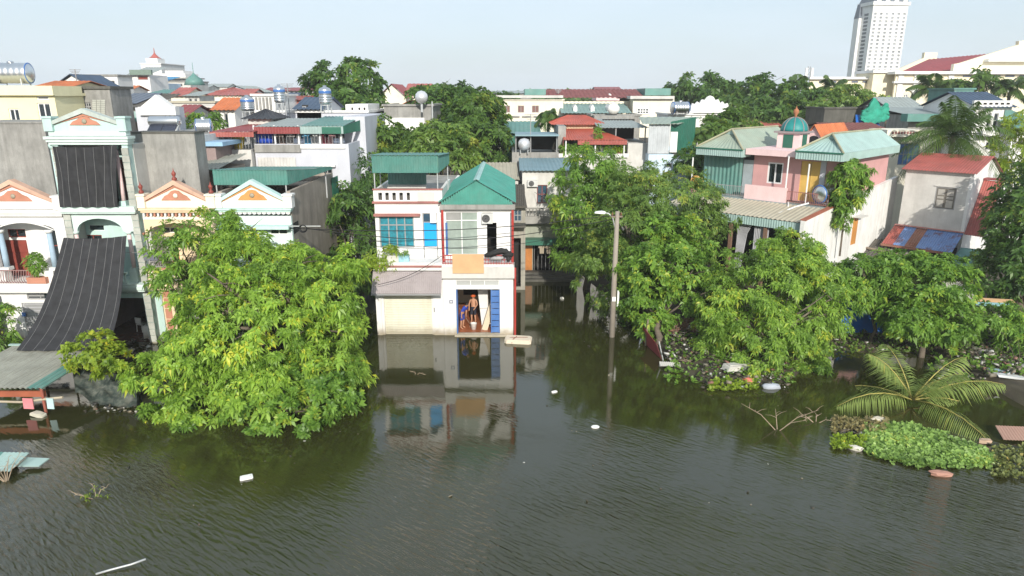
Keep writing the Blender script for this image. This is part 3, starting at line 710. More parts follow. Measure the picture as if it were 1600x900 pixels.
# third floor
w3 = [F.rect(172, 240, 181, 318, inner)]
MB().wall(xl+.2, xr-.2, z2t, zt, inner, inner+.15, w3).build('loggia_wall', MINT, B); backing(B, w3[0], inner+.16)
window(B, F.rect(187, 250, 196, 315, inner), inner-.08, 1, 2, DWOOD)
column(B, F.x(188, 300), .2, z2t, zt, .11, PINKL, MINT); column(B, F.x(90, 300), .2, z2t, zt, .11, MINT, MINT)
cornice(B, xl-.05, xr+.05, zt+.002, F.z(213), 0, MINTW, 3, back=.5)
MB().box(xl, xr, -.02, .4, F.z(212), F.z(205)).build('frieze', MINTW, B)
pediment(B, xl+.1, xr-.1, F.z(205)+.003, F.x(132, 190), F.z(173), .02, MINT, mat('weathered_mint_cornice', (.50, .56, .52), var=.1, dirt=.4, streak=True, dirtcol=(.2, .2, .17)), SALMON)
MB().box(xl+.05, xr-.05, -.22, inner, z2, z2t).box(xl-.02, xr+.02, -.3, -.222, z2+.08, z2t-.1).build('floor_slab', MINTW, B)
# second floor
wa = F.rect(138, 351, 163, 361, inner); wb = F.rect(135, 367, 163, 420, inner); wb = (wb[0], wb[1], zf+.05, wb[3])
MB().wall(xl+.2, xr-.2, zf, z2-.002, inner, inner+.15, [wa, wb]).build('loggia_wall', MINT, B)
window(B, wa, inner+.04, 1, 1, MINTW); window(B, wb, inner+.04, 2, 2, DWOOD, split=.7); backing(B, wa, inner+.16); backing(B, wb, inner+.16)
arch_wall(xl+.36, xr-.36, F.z(362), z2-.003, F.x(120, 362), F.x(192, 362), F.z(362)+.01, F.z(342)-F.z(362), .05, .25).build('arch_wall', MINTW, B)
for uu, vv in ((116, 365), (199, 365)):
    column(B, F.x(uu, vv), .15, zf+.6, F.z(362), .11, PINKL, MINTW)
    MB().box(F.x(uu, vv)-.2, F.x(uu, vv)+.2, -.05, .35, zf+.002, zf+.598).build('pedestal', MINTW, B)
MB().box(xl, xr, -.5, inner, F.z(452), zf).box(xl-.04, xr+.04, -.58, -.502, F.z(449), F.z(444)).build('balcony_slab', MINTW, B)
baluster_rail(B, F.x(118, 425), F.x(203, 425), zf, zf+.62, -.3, MINTW, 12)
# ground floor: wide open shop front
trn = F.rect(140, 449, 226, 459); op = F.rect(140, 466, 228, 530); op = (op[0], op[1], -.1, op[3])
MB().wall(xl+.36, xr-.36, -1.5, F.z(452)-.002, .05, .25, [trn, (op[0], op[1], -1.4, op[3])]).build('wall', MINT, B)
window(B, trn, .1, 3, 1, MINTW)
rm = mat('shop_interior_paint', (.34, .22, .18), var=.15); x0, x1 = xl+.2, xr-.2
MB().box(x0, x1, .3, 9, -.3, .04).build('shop_floor', mat('wet_brown_floor_tile', (.16, .075, .05), rough=.15, var=.2), B)
MB().box(x0, x1, 6.0, 6.1, .04, 3.0).box(x0, x0+.03, .3, 6, .04, 3).box(x1-.03, x1, .3, 6, .04, 3).box(x0, x1, .3, 6, 3.0, 3.1).build('shop_wall', rm, B)
for k, (px, cl) in enumerate(((-.9, (.4, .06, .05)), (-.2, (.3, .3, .32)), (.45, (.34, .07, .06)))):
    MB().box(px, px+.45, 5.6, 5.98, .04, 1.7+.2*k).box(px+.03, px+.42, 5.58, 5.598, .5, 1.5).build('cabinet', mat('cabinet_%d' % k, cl, rough=.5), B)
def chair(name, label, loc, rz, m, group=None):
    t = thing(name, label, 'chair', loc, rz, group)
    MB().box(-.21, .21, -.21, .21, .42, .46).build('seat', m, t)
    MB().prism([(-.2, .5), (.2, .5), (.22, .85), (-.22, .85)], .18, .22).build('backrest', m, t)
    for sx in (-1, 1):
        for sy in (-1, 1): MB().tube([(sx*.2, sy*.2, 0), (sx*.18, sy*.18, .42)], .025, 6).build('leg', m, t)
    return t
PLW = mat('white_plastic', (.72, .70, .66), rough=.35, var=.05)
chair('plastic_chair', 'white plastic chair standing just inside the open shop', F.o + Vector((1.05, 1.4, .04)), R(200), PLW, 'plastic chairs in the open shop')
chair('plastic_chair', 'white plastic chair behind, nearer the shop cabinets', F.o + Vector((.15, 1.9, .04)), R(160), PLW, 'plastic chairs in the open shop')
t = thing('shop_table', 'low table with a green top inside the open shop', 'table', F.o + Vector((1.0, 3.0, .04)))
MB().box(-.75, .75, -.4, .4, .7, .75).build('table_top', mat('green_table_top', (.12, .32, .2), rough=.4), t)
for sx in (-.65, .65):
    for sy in (-.32, .32): MB().box(sx-.03, sx+.03, sy-.03, sy+.03, 0, .7).build('leg', PLW, t)
t = thing('shop_cabinet', 'low white cupboard by the shop doorway', 'cupboard', F.o + Vector((1.3, .75, .04)))
MB().box(-.38, .38, -.2, .2, 0, .75).build('body', PLW, t)
for s in (-1, 1): MB().box(s*.19-.17, s*.19+.17, -.225, -.202, .06, .7).build('door', WHITE, t)
# the shade nets
def net_sheet(par_name, label, top, bot, sag, nu=40, nv=24, m=NETB, seams=7, seed=0, fold=.04, cat='shade net', push=(0, -1, 0)):
    """cloth hung between two edges, with pale woven seams running along it"""
    rs = np.random.default_rng(seed); a0, a1 = map(np.array, top); b0, b1 = map(np.array, bot)
    U, Vv = np.meshgrid(np.linspace(0, 1, nu), np.linspace(0, 1, nv)); ph = rs.uniform(0, 6, 4)
    def surf(U, Vv, off=0):
        U = U[..., None]; Vv = Vv[..., None]
        P = (a0*(1-U) + a1*U)*(1-Vv) + (b0*(1-U) + b1*U)*Vv
        s = np.sin(np.pi*Vv) * sag * (.75 + .25*np.sin(np.pi*U))
        wv = fold*(np.sin(U*17+ph[0]+Vv*2.5)*np.sin(np.pi*Vv*.9+.2) + .7*np.sin(U*31+ph[1]-Vv*5))
        edge = .10*np.sin(np.pi*U)*(1-Vv)**4
        return P + np.array([0, 0, -1])*(s + edge) + np.array(push)*(wv + off)
    org = (np.array(bot[0]) + np.array(bot[1]))/2
    t = thing(par_name, label, cat, org)
    P = surf(U, Vv) - org; idx = np.arange(nu*nv).reshape(nv, nu)
    Q = np.stack([idx[:-1, :-1], idx[:-1, 1:], idx[1:, 1:], idx[1:, :-1]], -1).reshape(-1, 4)
    P2 = np.concatenate([P.reshape(-1, 3), (surf(U, Vv, -.012) - org).reshape(-1, 3)])
    npmesh('cloth', P2, np.concatenate([Q, Q[:, ::-1] + nu*nv]), m, t, smooth=True)
    for k in range(seams):
        u = (k+.5)/seams; tt = np.linspace(.0, 1, 24); c = surf(np.full(24, u), tt, .008) - org
        MB().tube([Vector(q) for q in c], .0085, 4).build('seam', NETL, t)
    return t
zt_ = F.z(226)
net_sheet('shade_net', 'black shade net curtain hung in the top floor opening of the mint house', (F.o+Vector((F.x(83, 226), -.12, F.z(228)))*1, F.o+Vector((F.x(184, 226), -.12, F.z(226)))), (F.o+Vector((F.x(101, 322), -.35, F.z(322))), F.o+Vector((F.x(190, 322), -.35, F.z(322)))), .0, m=NETB, seams=7, seed=1, fold=.09)
net_sheet('shade_net', 'large black shade net sloping from the mint balcony down to the shed roof', (F.o+Vector((F.x(110, 370), -.55, F.z(368))), F.o+Vector((F.x(207, 366), -.55, F.z(365)))), (gz(24, 548, 1.62), gz(166, 548, 1.62)), .95, m=NETB, seams=8, seed=4, fold=.06)
# ---- C: peach house
F = FW(-17.3, 35.1); C_ = house('terraced_house', 'peach two-storey house with carved pediment, red finials and wooden balcony door', F)
xl, xr = -1.85, 1.85; zf = F.z(441); zt = F.z(338); inner = 1.3
side_walls(C_, xl, xr, zt, 13, CEMENTL)
wa = F.rect(251, 355, 279, 364, inner); d1 = F.rect(254, 370, 281, 436, inner); d1 = (d1[0], d1[1], zf+.03, d1[3])
MB().wall(xl+.2, xr-.2, zf, zt, inner, inner+.15, [wa, d1]).build('loggia_wall', PEACH, C_)
window(C_, wa, inner+.04, 2, 1, WHITE2); backing(C_, wa, inner+.16); backing(C_, d1, inner+.16)
dl = MB().box(-.42, .42, -.025, .025, 0, d1[3]-d1[2]).box(-.32, .32, -.04, .04, .15, .8).box(-.32, .32, -.04, .04, 1.0, d1[3]-d1[2]-.15).build('door', OWOOD, C_)
dl.location = (d1[0]-.12, inner-.42, d1[2]); dl.rotation_euler = (0, 0, R(62))
window(C_, (d1[0]+(d1[1]-d1[0])*.55, d1[1], d1[2], d1[3]), inner+.02, 1, 2, OWOOD)
pf = F.rect(229, 371, 239, 436, inner-.1); MB().box(pf[0], pf[1], inner-.06, inner-.001, zf+.01, pf[3]).build('pilaster', SALMON, C_)
arch_wall(xl, xr, F.z(368), zt, F.x(229, 360), xr-.3, F.z(366), F.z(349)-F.z(366), 0, .22).build('arch_wall', PEACH, C_)
xc = F.x(223, 392); column(C_, xc, .1, zf+.3, F.z(364)-.002, .13, WHITE2, SALMON)
MB().box(xc-.2, xc+.2, -.1, .3, zf+.002, zf+.298).build('pedestal', PEACH, C_)
MB().box(xl, xr, -.45, inner, F.z(450), zf).box(xl-.03, xr+.03, -.52, -.452, F.z(447), F.z(443)).build('balcony_slab', PEACH, C_)
bp = F.rect(225, 417, 330, 439); bo = MB().box(xl+.05, xr-.05, -.42, -.3, zf+.002, zf+.8).build('balcony_panel', PEACH, C_)
MB().box(xl+.02, xr-.02, -.46, -.26, zf+.802, zf+.88).build('coping', SALMON, bo)
for k in range(9):
    xx = xl+.3+k*.4
    MB().tube([(xx+.15*math.cos(a*math.pi/6), -.43, zf+.42+.22*math.sin(a*math.pi/6)) for a in range(13)], .03, 5, False).build('carved_ring', WHITE2, bo)
rail(C_, xl+.15, xl+1.0, zf+.88, zf+1.25, -.36, FRAMEG, 7)
cornice(C_, xl-.05, xr+.05, F.z(332), F.z(325), 0, PEACH, 2)
for k in range(20): MB().box(xl+.06+k*.185, xl+.15+k*.185, -.1, -.001, F.z(338), F.z(333)).build('dentil', SALMON if k % 2 else WHITE2, C_)
MB().box(xl, xr, -.03, -.002, F.z(343), F.z(338.5)).build('frieze', CREAM, C_)
pediment(C_, xl+.05, xr-.05, F.z(324.5), 0.0, F.z(285), 0, CREAM, mat('pale_salmon_border'), SALMON, fin=DWOOD)
MB().wall(xl, xr, -1.5, F.z(450)-.002, .05, .25, [(-.9, 1.3, -1.4, 2.6)]).build('wall', PEACH, C_); backing(C_, (-.9, 1.3, .02, 2.6), .26, dep=3)
for j in range(5): MB().box(xl+.45, xl+.78, .0, .048, .15+j*.6, .68+j*.6).build('wall_panel', SALMON, C_)
MB().box(xl+.02, xl+.36, -.03, .049, -.5, F.z(452)-.01).build('pilaster', MINT, C_)
t = thing('washing_line', 'grey cloth drying on the peach house balcony line', 'laundry', F.o + Vector((F.x(232, 397), -.5, zf+1.2)))
MB().tube([(-.9, 0, .55), (1.6, -.05, .5)], .012, 5).build('line', FRAMEG, t); MB().box(.0, .72, -.03, .03, .12, .54).build('cloth', mat('grey_cloth', (.15, .15, .19), rough=.9), t)
# ---- D: pale mint house with a green metal canopy on its roof
F = FW(-13.4, 35.2); D_ = house('terraced_house', 'pale mint two-storey house with scalloped cornice under a green roof canopy', F)
xl, xr = -1.85, 1.88; zf = F.z(441); zt = F.z(338)
wn = F.rect(421, 358, 449, 367); wn2 = F.rect(350, 358, 380, 367)
MB().wall(xl, xr, -1.5, zt, .05, .25, [wn, wn2, (-1, 1.2, -1.4, 2.4)]).build('wall', MINTW, D_)
window(D_, wn, .1, 2, 1, FRAMEW); window(D_, wn2, .1, 2, 1, FRAMEW); backing(D_, wn, .26); backing(D_, wn2, .26); backing(D_, (-1, 1.2, .02, 2.4), .26, dep=3)
MB().box(xl, xr, -.5, .04, F.z(356), F.z(351)).build('window_hood', MINT, D_)
side_walls(D_, xl, xr, F.z(300), 9, CEMENTB, .26)
MB().box(xl+.2, xr-.2, .3, 8.8, zt-.2, zt-.02).build('roof_slab', CEMENT, D_)
cornice(D_, xl-.04, xr+.04, F.z(331), F.z(325), 0, MINT, 2)
for k in range(15):
    xx = xl+.13+k*.25; MB().prism([(xx+.115*math.cos(a*math.pi/6), F.z(331)-.02-.11*math.sin(a*math.pi/6)) for a in range(7)], -.06, .048).build('scallop', WHITE2, D_)
pediment(D_, xl+.05, xr-.05, F.z(324.5), 0.0, F.z(284), 0, WHITE2, MINT, mat('ochre_ornament', (.62, .30, .10), var=.1))
# roof canopy standing on posts behind the pediment
cn = thing('roof_canopy', 'flat green corrugated metal canopy on posts over the pale mint house roof', 'canopy', F.o + Vector((0, 1.2, zt)))
d = 1.2; x0, x1, z0, z1 = F.rect(333, 266, 448, 289, d); yb = 6.0
z0 -= zt; z1 -= zt
MB().corr((x0, 0, z0), (x1, 0, z0), (x1, 0, z1), (x0, 0, z1), .16, .02).build('front_fascia', TEAL2, cn)
MB().corr((x1+.02, 0, z0), (x1+.9, yb, z1-.55), (x1+.9, yb, z1-.45), (x1+.02, 0, z1), .2, .02).build('side_fascia', TEAL2, cn)
MB().corr((x0-.1, -.05, z1+.02), (x1+.05, -.05, z1+.02), (x1+.9, yb, z1-.42), (x0-.1, yb, z1-.42), .2, .02).build('roof_sheet', TEAL2, cn)
for px, py in ((x0+.1, .05), (x1-.1, .05), (x1+.6, yb-.6), (x0+.1, yb-.6)): MB().tube([(px, py, 0), (px, py, z1 if py < 1 else z1-.5)], .04, 8).build('post', POSTM, cn)
MB().corr((1.92+.02, 7.2, -1.0), (2.0, 8.6, -1.0), (2.0, 8.6, 1.0), (1.94, 7.2, 1.0), .2, .02).build('side_sheet', GREENF, cn)
# bonsai on the white balcony
plant_pot('bonsai', 'bushy green bonsai in an orange trough on the white house balcony', (at(60, 438, 34.8).x, 34.85, FW(0, 35).z(441)+.02), .22, .32, 1.25, SALMON, LEAF_MID, 'potted plant', n=260, L_=.16, seed=3, box=1.0)
# ---- tall grey party wall and the houses right behind the row
def plain_wall(name, label, F, u0, v0, u1, v1, m, depth=.25, cat='wall', coping=True):
    x0, x1, z0, z1 = F.rect(u0, v0, u1, v1); t = house(name, label, F, cat)
    MB().box(x0, x1, 0, depth, -1.5, z1).build('wall', m, t)
    if coping: MB().box(x0-.03, x1+.03, -.05, depth+.05, z1+.002, z1+.1).build('coping', CEMENT, t)
    return t
F = FW(-28, 38.0); plain_wall('party_wall', 'plain grey rendered wall behind the white house at the far left', F, -40, 193, 78, 300, CEMENT, 3.0)
F = FW(-20, 36.5); t = house('party_wall', 'streaked grey concrete wall of the block right of the mint house', F, 'wall')
x0, x1, z0, z1 = F.rect(213, 209, 309, 300); MB().box(x0, x1, 0, 1.2, -1.5, z1).build('wall', CEMENT, t)
MB().box(x0-.02, x1+.03, -.03, 1.23, z1+.002, z1+.1).build('coping', CEMENTD, t)
for uu in (203, 213): pass
# vertical mint side strip with iron grille window between
x0, x1, z0, z1 = F.rect(197, 215, 213, 300); o = MB().box(x0-.2, x1-.002, .1, 3, -1, z1).build('side_strip', MINT, t)
# brown shack with lean-to roof
F = FW(-15.5, 41.0); t = house('brick_shack', 'brown weathered brick and plank shack below the grey wall', F, 'shack')
x0, x1, z0, z1 = F.rect(291, 266, 345, 300); MB().box(x0, x1, 0, 4, 0, z1).build('wall', CEMENTB, t)
for k in range(9): MB().box(x0+.03+k*(x1-x0-.06)/9, x0+(k+.9)*(x1-x0-.06)/9, -.04, -.002, z0+.1, z1-.05).build('plank', mat('brown_plank', (.24, .17, .14), rough=.9, var=.2, dirt=.3), t)
zz = F.z(262); MB().corr((x0-.3, -.6, zz-.25), (x1+.2, -.6, zz), (x1+.2, 4, zz+.5), (x0-.3, 4, zz+.3), .25, .04).build('roof_sheet', FIBRO, t)
x0, x1, z0, z1 = F.rect(304, 228, 338, 262, 2.5); MB().box(x0, x1, 2.5, 6, zz, z1).build('upper_wall', mat('mauve_board', (.33, .25, .24), var=.12, dirt=.3, streak=True), t)
MB().box(x0-.3, x1+.6, 2.2, 6.2, z1+.002, z1+.25).build('roof_edge', mat('pale_blue_sheet', (.3, .48, .65), rough=.5, var=.08), t)
F = FW(-11, 41.5); t = house('brick_shack', 'brown brick outbuilding under the green roof canopy', F, 'shack')
x0, x1, z0, z1 = F.rect(350, 290, 470, 330); MB().box(x0, x1, 0, 5, 0, z1).build('wall', CEMENTB, t); MB().corr((x0-.2, -.4, z1+.02), (x1+.2, -.4, z1-.3), (x1+.2, 5, z1+.2), (x0-.2, 5, z1+.6), .22, .04).build('roof_sheet', OLDTILE, t)
# ================================================================ the two narrow houses in the middle
# ---- E: white house with blue curtained window
F = FW(-5.65, 36.3); E = house('row_house', 'white house with teal curtained window and red trim bands, cream shutter below', F)
xl, xr = -1.88, 1.84; U = .9                                   # upper wall sits back behind the balcony
zf = F.z(408, d=U); zt = F.z(316, d=U); zp = F.z(297, d=U)
wn = F.rect(593, 338, 647, 387, U); dr = F.rect(661, 333, 684, 408, U); dr = (dr[0], dr[1], zf+.02, dr[3])
MB().wall(xl, xr, zf-.3, zt, U, U+.2, [wn, dr]).build('wall', WHITE2, E)
for a in (xl, xr-.18): MB().box(a, a+.18, U+.201, 14, -1.5, zt).build('side_wall', WHITE, E)
MB().box(xl+.2, xr-.2, 13.8, 14, -1.5, zt).box(xl+.2, xr-.2, U+.21, 13.79, zt-.22, zt-.02).build('roof_slab', CEMENT, E)
wo = window(E, wn, U+.05, 4, 2, FRAMEG, CURT, .06, .09, split=.72)
mb = MB()
for k in range(44):
    xx = wn[0]+.07+(wn[1]-wn[0]-.14)*k/44; mb.tube([(xx, U+.17, wn[2]+.05), (xx+.01, U+.17, wn[3]-.05)], .03, 5)
mb.build('curtain', CURT, E)
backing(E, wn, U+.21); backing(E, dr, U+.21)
hd = F.rect(585, 333.5, 657, 337, U); MB().box(hd[0], hd[1], U-.28, U-.002, hd[2], hd[3]).build('window_hood', TRIM, E)
dp = F.rect(663, 348, 682.5, 385, U); do = MB().box(dr[0], dr[0]+.06, U+.04, U+.12, dr[2], dr[3]).box(dr[1]-.06, dr[1], U+.04, U+.12, dr[2], dr[3]).box(dr[0]+.06, dr[1]-.06, U+.045, U+.115, dp[3], dp[3]+.05).box(dr[0]+.06, dr[1]-.06, U+.045, U+.115, dr[3]-.05, dr[3]).build('door', FRAMEG, E)
MB().box(dr[0]+.062, dr[1]-.062, U+.07, U+.09, dp[2], dp[3]-.002).build('door_panel', CYAN, do)
tp = F.rect(662, 335, 671, 346, U); MB().box(dr[0]+.062, dr[0]+.42, U+.08, U+.092, dp[3]+.052, dr[3]-.052).build('pane', GLASSB, do)
MB().box(dr[0]+.45, dr[1]-.02, U-.22, U+.038, dp[3]+.03, dr[3]+.02).build('air_conditioner', FRAMEW, E)
nl = 9
for k in range(nl):
    c = dr[2]+.04+(dp[2]-dr[2]-.06)*k/nl; MB().hexa([(dr[0]+.062, U+.05, c), (dr[1]-.062, U+.05, c), (dr[1]-.062, U+.075, c+.02), (dr[0]+.062, U+.075, c+.02), (dr[0]+.062, U+.06, c+.055), (dr[1]-.062, U+.06, c+.055), (dr[1]-.062, U+.085, c+.075), (dr[0]+.062, U+.085, c+.075)]).build('slat', FRAMEW, do)
# parapet with square openings
hs = [F.rect(a, 301, b, 313, U) for a, b in ((591, 597), (602, 607.5), (613, 618.5), (624, 629.5), (635.5, 640.5))]
po = MB().wall(xl-.03, xr, zt+.002, zp, U, U+.15, hs).build('parapet', WHITE2, E)
MB().box(xl-.1, xr+.06, U-.12, U-.001, zt-.06, zt+.05).build('trim_band', TRIM, po); MB().box(xl-.06, xr+.04, U-.06, U+.2, zp+.002, zp+.07).build('coping', TRIM, po); MB().box(xl+.25, xl+2.1, U+.45, U+.6, zt+.003, zp-.08).build('parapet_shade_panel', CEMENTD, E)  # added dark panel behind the parapet openings stands in for canopy shade
pl = F.rect(652, 300, 679, 314, U); MB().box(pl[0], pl[1], U-.025, U-.001, pl[2], pl[3]).build('panel', mat('pale_rose_panel', (.72, .58, .53), var=.06), po)
for a in (xl-.03, xr-.15): MB().box(a, a+.15, U+.151, 6, zt+.002, zp).build('parapet', WHITE, E)
# balcony slab, awning, ground floor
MB().box(xl, xr, -.25, U-.003, F.z(421), F.z(409)).build('balcony_slab', WHITE2, E)
MB().box(xl-.04, xr+.03, -.31, -.252, F.z(416), F.z(413)).build('trim_band', TRIM, E)
za, zb = F.z(424, d=-.2), F.z(459, d=-1.0)
aw = MB().corr((xl-.06, -1.0, zb), (xr, -1.0, zb), (xr, -.22, za), (xl-.06, -.22, za), .11, .03).build('awning', BROWNT, E)
mb = MB()
for j in range(5):
    f_ = (j+.5)/5; mb.tube([(xl-.06, -1.0+.78*f_, zb+(za-zb)*f_+.035), (xr, -1.0+.78*f_, zb+(za-zb)*f_+.035)], .012, 4)
mb.build('tile_joint', BROWNT, aw)
MB().box(xl-.06, xr, -1.03, -.97, zb-.09, zb-.012).build('gutter', FRAMEG, aw)
shr = F.rect(601, 461, 675, 525); 
MB().wall(xl, xr, -1.5, F.z(424), .0, .2, [(shr[0], shr[1], -1.4, shr[3]+.35)]).build('wall', WHITE2, E)
so = MB().box(shr[0]-.02, shr[1]+.02, .13, .15, -1.3, shr[3]+.4).build('roller_shutter', SHUT, E)
ns = 30
for k in range(ns):
    c = -.25+(shr[3]+.4+.25)*k/ns; MB().prism_x([(.13, c), (.095, c+.03), (.095, c+.075), (.13, c+.1)], shr[0]+.002, shr[1]-.002).build('slat', SHUT, so)
for a, b in ((xl+.0, shr[0]-.14), (shr[1]+.14, xr)): MB().box(a-.02, b, -.08, -.002, -1.5, zb+.1).build('pilaster', WHITE2, E)
p = F.rect(678, 480, 680, 487); MB().box(p[0], p[1], -.11, -.082, p[2], p[3]).build('meter', FRAMEG, E)
# roof canopy
cn = thing('roof_canopy', 'teal corrugated box canopy on posts over the terrace of the white curtained house', 'canopy', F.o + Vector((0, U, zt)))
fx0, fx1, fz0, fz1 = F.rect(581, 243, 684, 270, U); fz0 -= zt; fz1 -= zt; yb = 3.6
MB().corr((fx0, -.02, fz0), (fx1, -.02, fz0), (fx1, -.02, fz1), (fx0, -.02, fz1), .13, .022).build('front_fascia', TEAL2, cn)
MB().corr((fx1+.02, 0, fz0), (fx1+.3, yb, fz1-.75), (fx1+.3, yb, fz1-.18), (fx1+.02, 0, fz1), .2, .02).build('side_fascia', TEAL2, cn)
MB().corr((fx0-.1, -.12, fz1+.02), (fx1+.1, -.12, fz1+.02), (fx1+.38, yb, fz1-.15), (fx0-.1, yb, fz1-.15), .2, .02).build('roof_sheet', TEAL2, cn)
for px, py in ((fx0+.08, .08), (fx1-.05, .08), (fx1+.2, yb-.2), (fx0+.5, yb-.2), (fx0+.08, 1.8)): MB().tube([(px, py, 0), (px, py, fz1 if py < 1 else fz1-.2)], .035, 8).build('post', POSTM, cn)
sx0, sx1, sz0, sz1 = F.rect(606, 262, 666, 288, U+2.6); MB().corr((sx0, 2.6, sz0-zt), (sx1, 2.6, sz0-zt), (sx1, 2.6, sz1-zt+.4), (sx0, 2.6, sz1-zt+.4), .16, .02).build('rear_sheet', TEALF, cn)
MB().box(sx0, sx1, 2.2, 2.58, 0, sz0-zt).build('bench_wall', CEMENTL, cn)
# planters on the balcony
plant_pot('planter', 'grey trough of climbing green plants on the white house balcony', (F.o.x+F.x(611, 405), 36.3+.2, F.z(409)+.003), .16, .32, .55, CEMENTL, LEAF_YEL, 'planter', n=70, L_=.17, seed=11, box=.9)
plant_pot('planter', 'small blue and white tub with seedlings on the white house balcony', (F.o.x+F.x(631, 405), 36.3+.1, F.z(409)+.003), .18, .34, .2, mat('blue_white_tub', (.35, .62, .72), var=.3, scale=3), LEAF_MID, 'planter', n=30, L_=.12, seed=12, box=.55)
tr_ = thing('creeper', 'pale green creeper spilling over the left edge of the white house balcony', 'creeper', (F.o.x+F.x(590, 408), 36.3-.2, F.z(420)))
rs = np.random.default_rng(5); pp = rs.normal(0, 1, (150, 3))*np.array([.45, .2, .28])+np.array([0, 0, .35])
leaves('foliage', pp, np.tile([0, -.4, .8], (150, 1)), .22, LEAF_YEL, tr_, rs, k=5)
# ---- F: white house with the teal gabled roof
F2 = FW(-1.85, 36.2); H = house('row_house', 'white house with teal gabled metal roof, red corner posts and plywood on its balcony', F2); F = F2
xl, xr = -1.95, 1.92; U = .8; zf = F.z(400, d=U); zt = F.z(326, d=U); ze = F.z(318, d=U)
wn = F.rect(696, 331, 747, 400, U); dr = F.rect(761, 348, 776, 400, U); wn = (wn[0], wn[1], zf+.05, wn[3]); dr = (dr[0], dr[1], zf+.02, dr[3])
MB().wall(xl, xr, zf-.3, zt, U, U+.2, [wn, dr]).build('wall', WHITE2, H)
for a in (xl, xr-.18): MB().box(a, a+.18, U+.201, 10, -1.5, zt).build('side_wall', WHITE, H)
MB().box(xl+.2, xr-.2, 9.8, 10, -1.5, zt).build('back_wall', WHITE, H)
MB().box(xl-.1, xr+.1, U-.35, U+.3, zt+.002, ze).build('lintel_beam', CEMENT, H)
GLG = mat('pale_green_curtained_glass', (.30, .36, .32), rough=.3, var=.10, scale=2)
wo = window(H, wn, U+.06, 2, 2, FRAMEW, GLG, .05, .09, split=.80)
MB().box(wn[0]+.07, wn[0]+(wn[1]-wn[0])*.47, U+.02, U+.058, wn[2]+(wn[3]-wn[2])*.82, wn[3]-.06).build('pane', mat('grey_mesh_pane', (.30, .30, .29), rough=.6, var=.1), wo)
MB().box(wn[0]+.01, wn[0]+.12, U-.03, U+.055, zf+.05, wn[3]-.6).build('folded_cloth', BLUEP, wo)
backing(H, dr, U+.21, dep=3); MB().box(dr[0]-.05, dr[0], U-.02, U+.19, dr[2], dr[3]).build('door_frame', FRAMEW, H)
a = F.rect(753, 332, 770, 348, U); ac_unit(H, a[0], a[1], a[2], a[3], U)
for x in (xl-.02, xr-.1): MB().tube([(x+.06, U-.5, -1), (x+.06, U-.5, zt)], .07, 8).build('corner_post', REDP, H)
MB().tube([(xr+.1, -.1, -1), (xr+.1, -.1, F.z(432)), (xr+.1, .2, F.z(420))], .06, 8).build('drain_pipe', REDP, H)
# roof
rd = 10.2; zr = F.z(281, d=.35); ze2 = F.z(316, d=.35); xm = F.x(744, 282, .35)
ro = MB().corr((xl-.15, .3, ze2), (xl-.15, rd, ze2), (xm, rd, zr), (xm, .3, zr), .22, .03).corr((xr+.13, rd, ze2), (xr+.13, .3, ze2), (xm, .3, zr), (xm, rd, zr), .22, .03).build('roof', TEAL, H)
MB().prism([(xm-.16, zr-.03), (xm, zr+.07), (xm+.16, zr-.03), (xm, zr+.04)], .25, rd).build('ridge_cap', mat('pale_ridge', (.35, .55, .52), rough=.5), ro)
n = 30; mb = MB(); gl, gr_ = xl+.0, xr-.03
for k in range(n):                                          # gable of upright ribs
    a0 = gl+(gr_-gl)*k/n; a1 = gl+(gr_-gl)*(k+.62)/n; mid = (a0+a1)/2
    top = lambda x: ze2-.04 + (zr-ze2)*(1-abs(x-xm)/((xr-xl)/2+.1))
    mb.prism([(a0, ze), (a1, ze), (a1, max(ze+.02, top(a1))), (a0, max(ze+.02, top(a0)))], .42, .45)
mb.prism([(gl, ze), (gr_, ze), (gr_, ze+.05), (xm, zr-.05), (gl, ze+.05)], .452, .5); mb.build('gable', TEAL, H)
# balcony
bz = F.z(415); MB().box(xl-.02, xr+.06, -.3, U-.003, F.z(433), bz).build('balcony_slab', CEMENTL, H)
MB().box(xl, xr, -.26, U, bz+.002, bz+.12).build('balcony_kerb', WHITE2, H)
rail(H, xl+.05, xr-.05, bz+.12, F.z(397), -.2, REDP, 26, r=.014)
MB().box(xl+.05, xr-.05, -.215, -.185, bz+.35, bz+.39).build('mid_rail', REDP, H)
p = F.rect(707, 397, 756, 427, -.34); MB().box(p[0], p[1], -.37, -.34, p[2], p[3]).build('plywood_sheet', WOOD, None); o = bpy.data.objects['plywood_sheet']; o.location = F.o; tag(o, 'bare plywood sheet hung over the red balcony rail', 'plywood sheet')
# bundle of dark clothes on the rail
t = thing('clothes_bundle', 'heap of black clothes and bags slung over the red balcony rail', 'laundry', F.o + Vector((F.x(780, 408, -.2), -.2, bz+.3)))
rs = random.Random(4)
def lump(name, pts, rad, m, par, n=12):
    mb = MB().tube(pts, rad, n); mb.v = [(a+rs.uniform(-.035, .035), b+rs.uniform(-.035, .035), c+rs.uniform(-.045, .045)) for a, b, c in mb.v]; return mb.build(name, m, par, True)
BC = mat('black_cloth', (.03, .03, .03), rough=.9, var=.3); GC = mat('pale_grey_cloth', (.42, .40, .40), rough=.9, var=.2)
lump('garment', [(-.8, 0, .28), (-.6, 0, .36), (-.35, -.02, .42), (-.1, 0, .50), (.15, .02, .55), (.4, 0, .52), (.55, 0, .44)], [.05, .13, .15, .17, .18, .16, .08], BC, t)
lump('garment', [(.2, -.08, .3), (.42, -.08, .36), (.62, -.06, .38), (.75, -.02, .34)], [.06, .15, .16, .07], BC, t)
lump('garment', [(-.5, -.1, .12), (-.25, -.12, .18), (.05, -.12, .2), (.25, -.1, .18)], [.05, .1, .11, .05], GC, t)
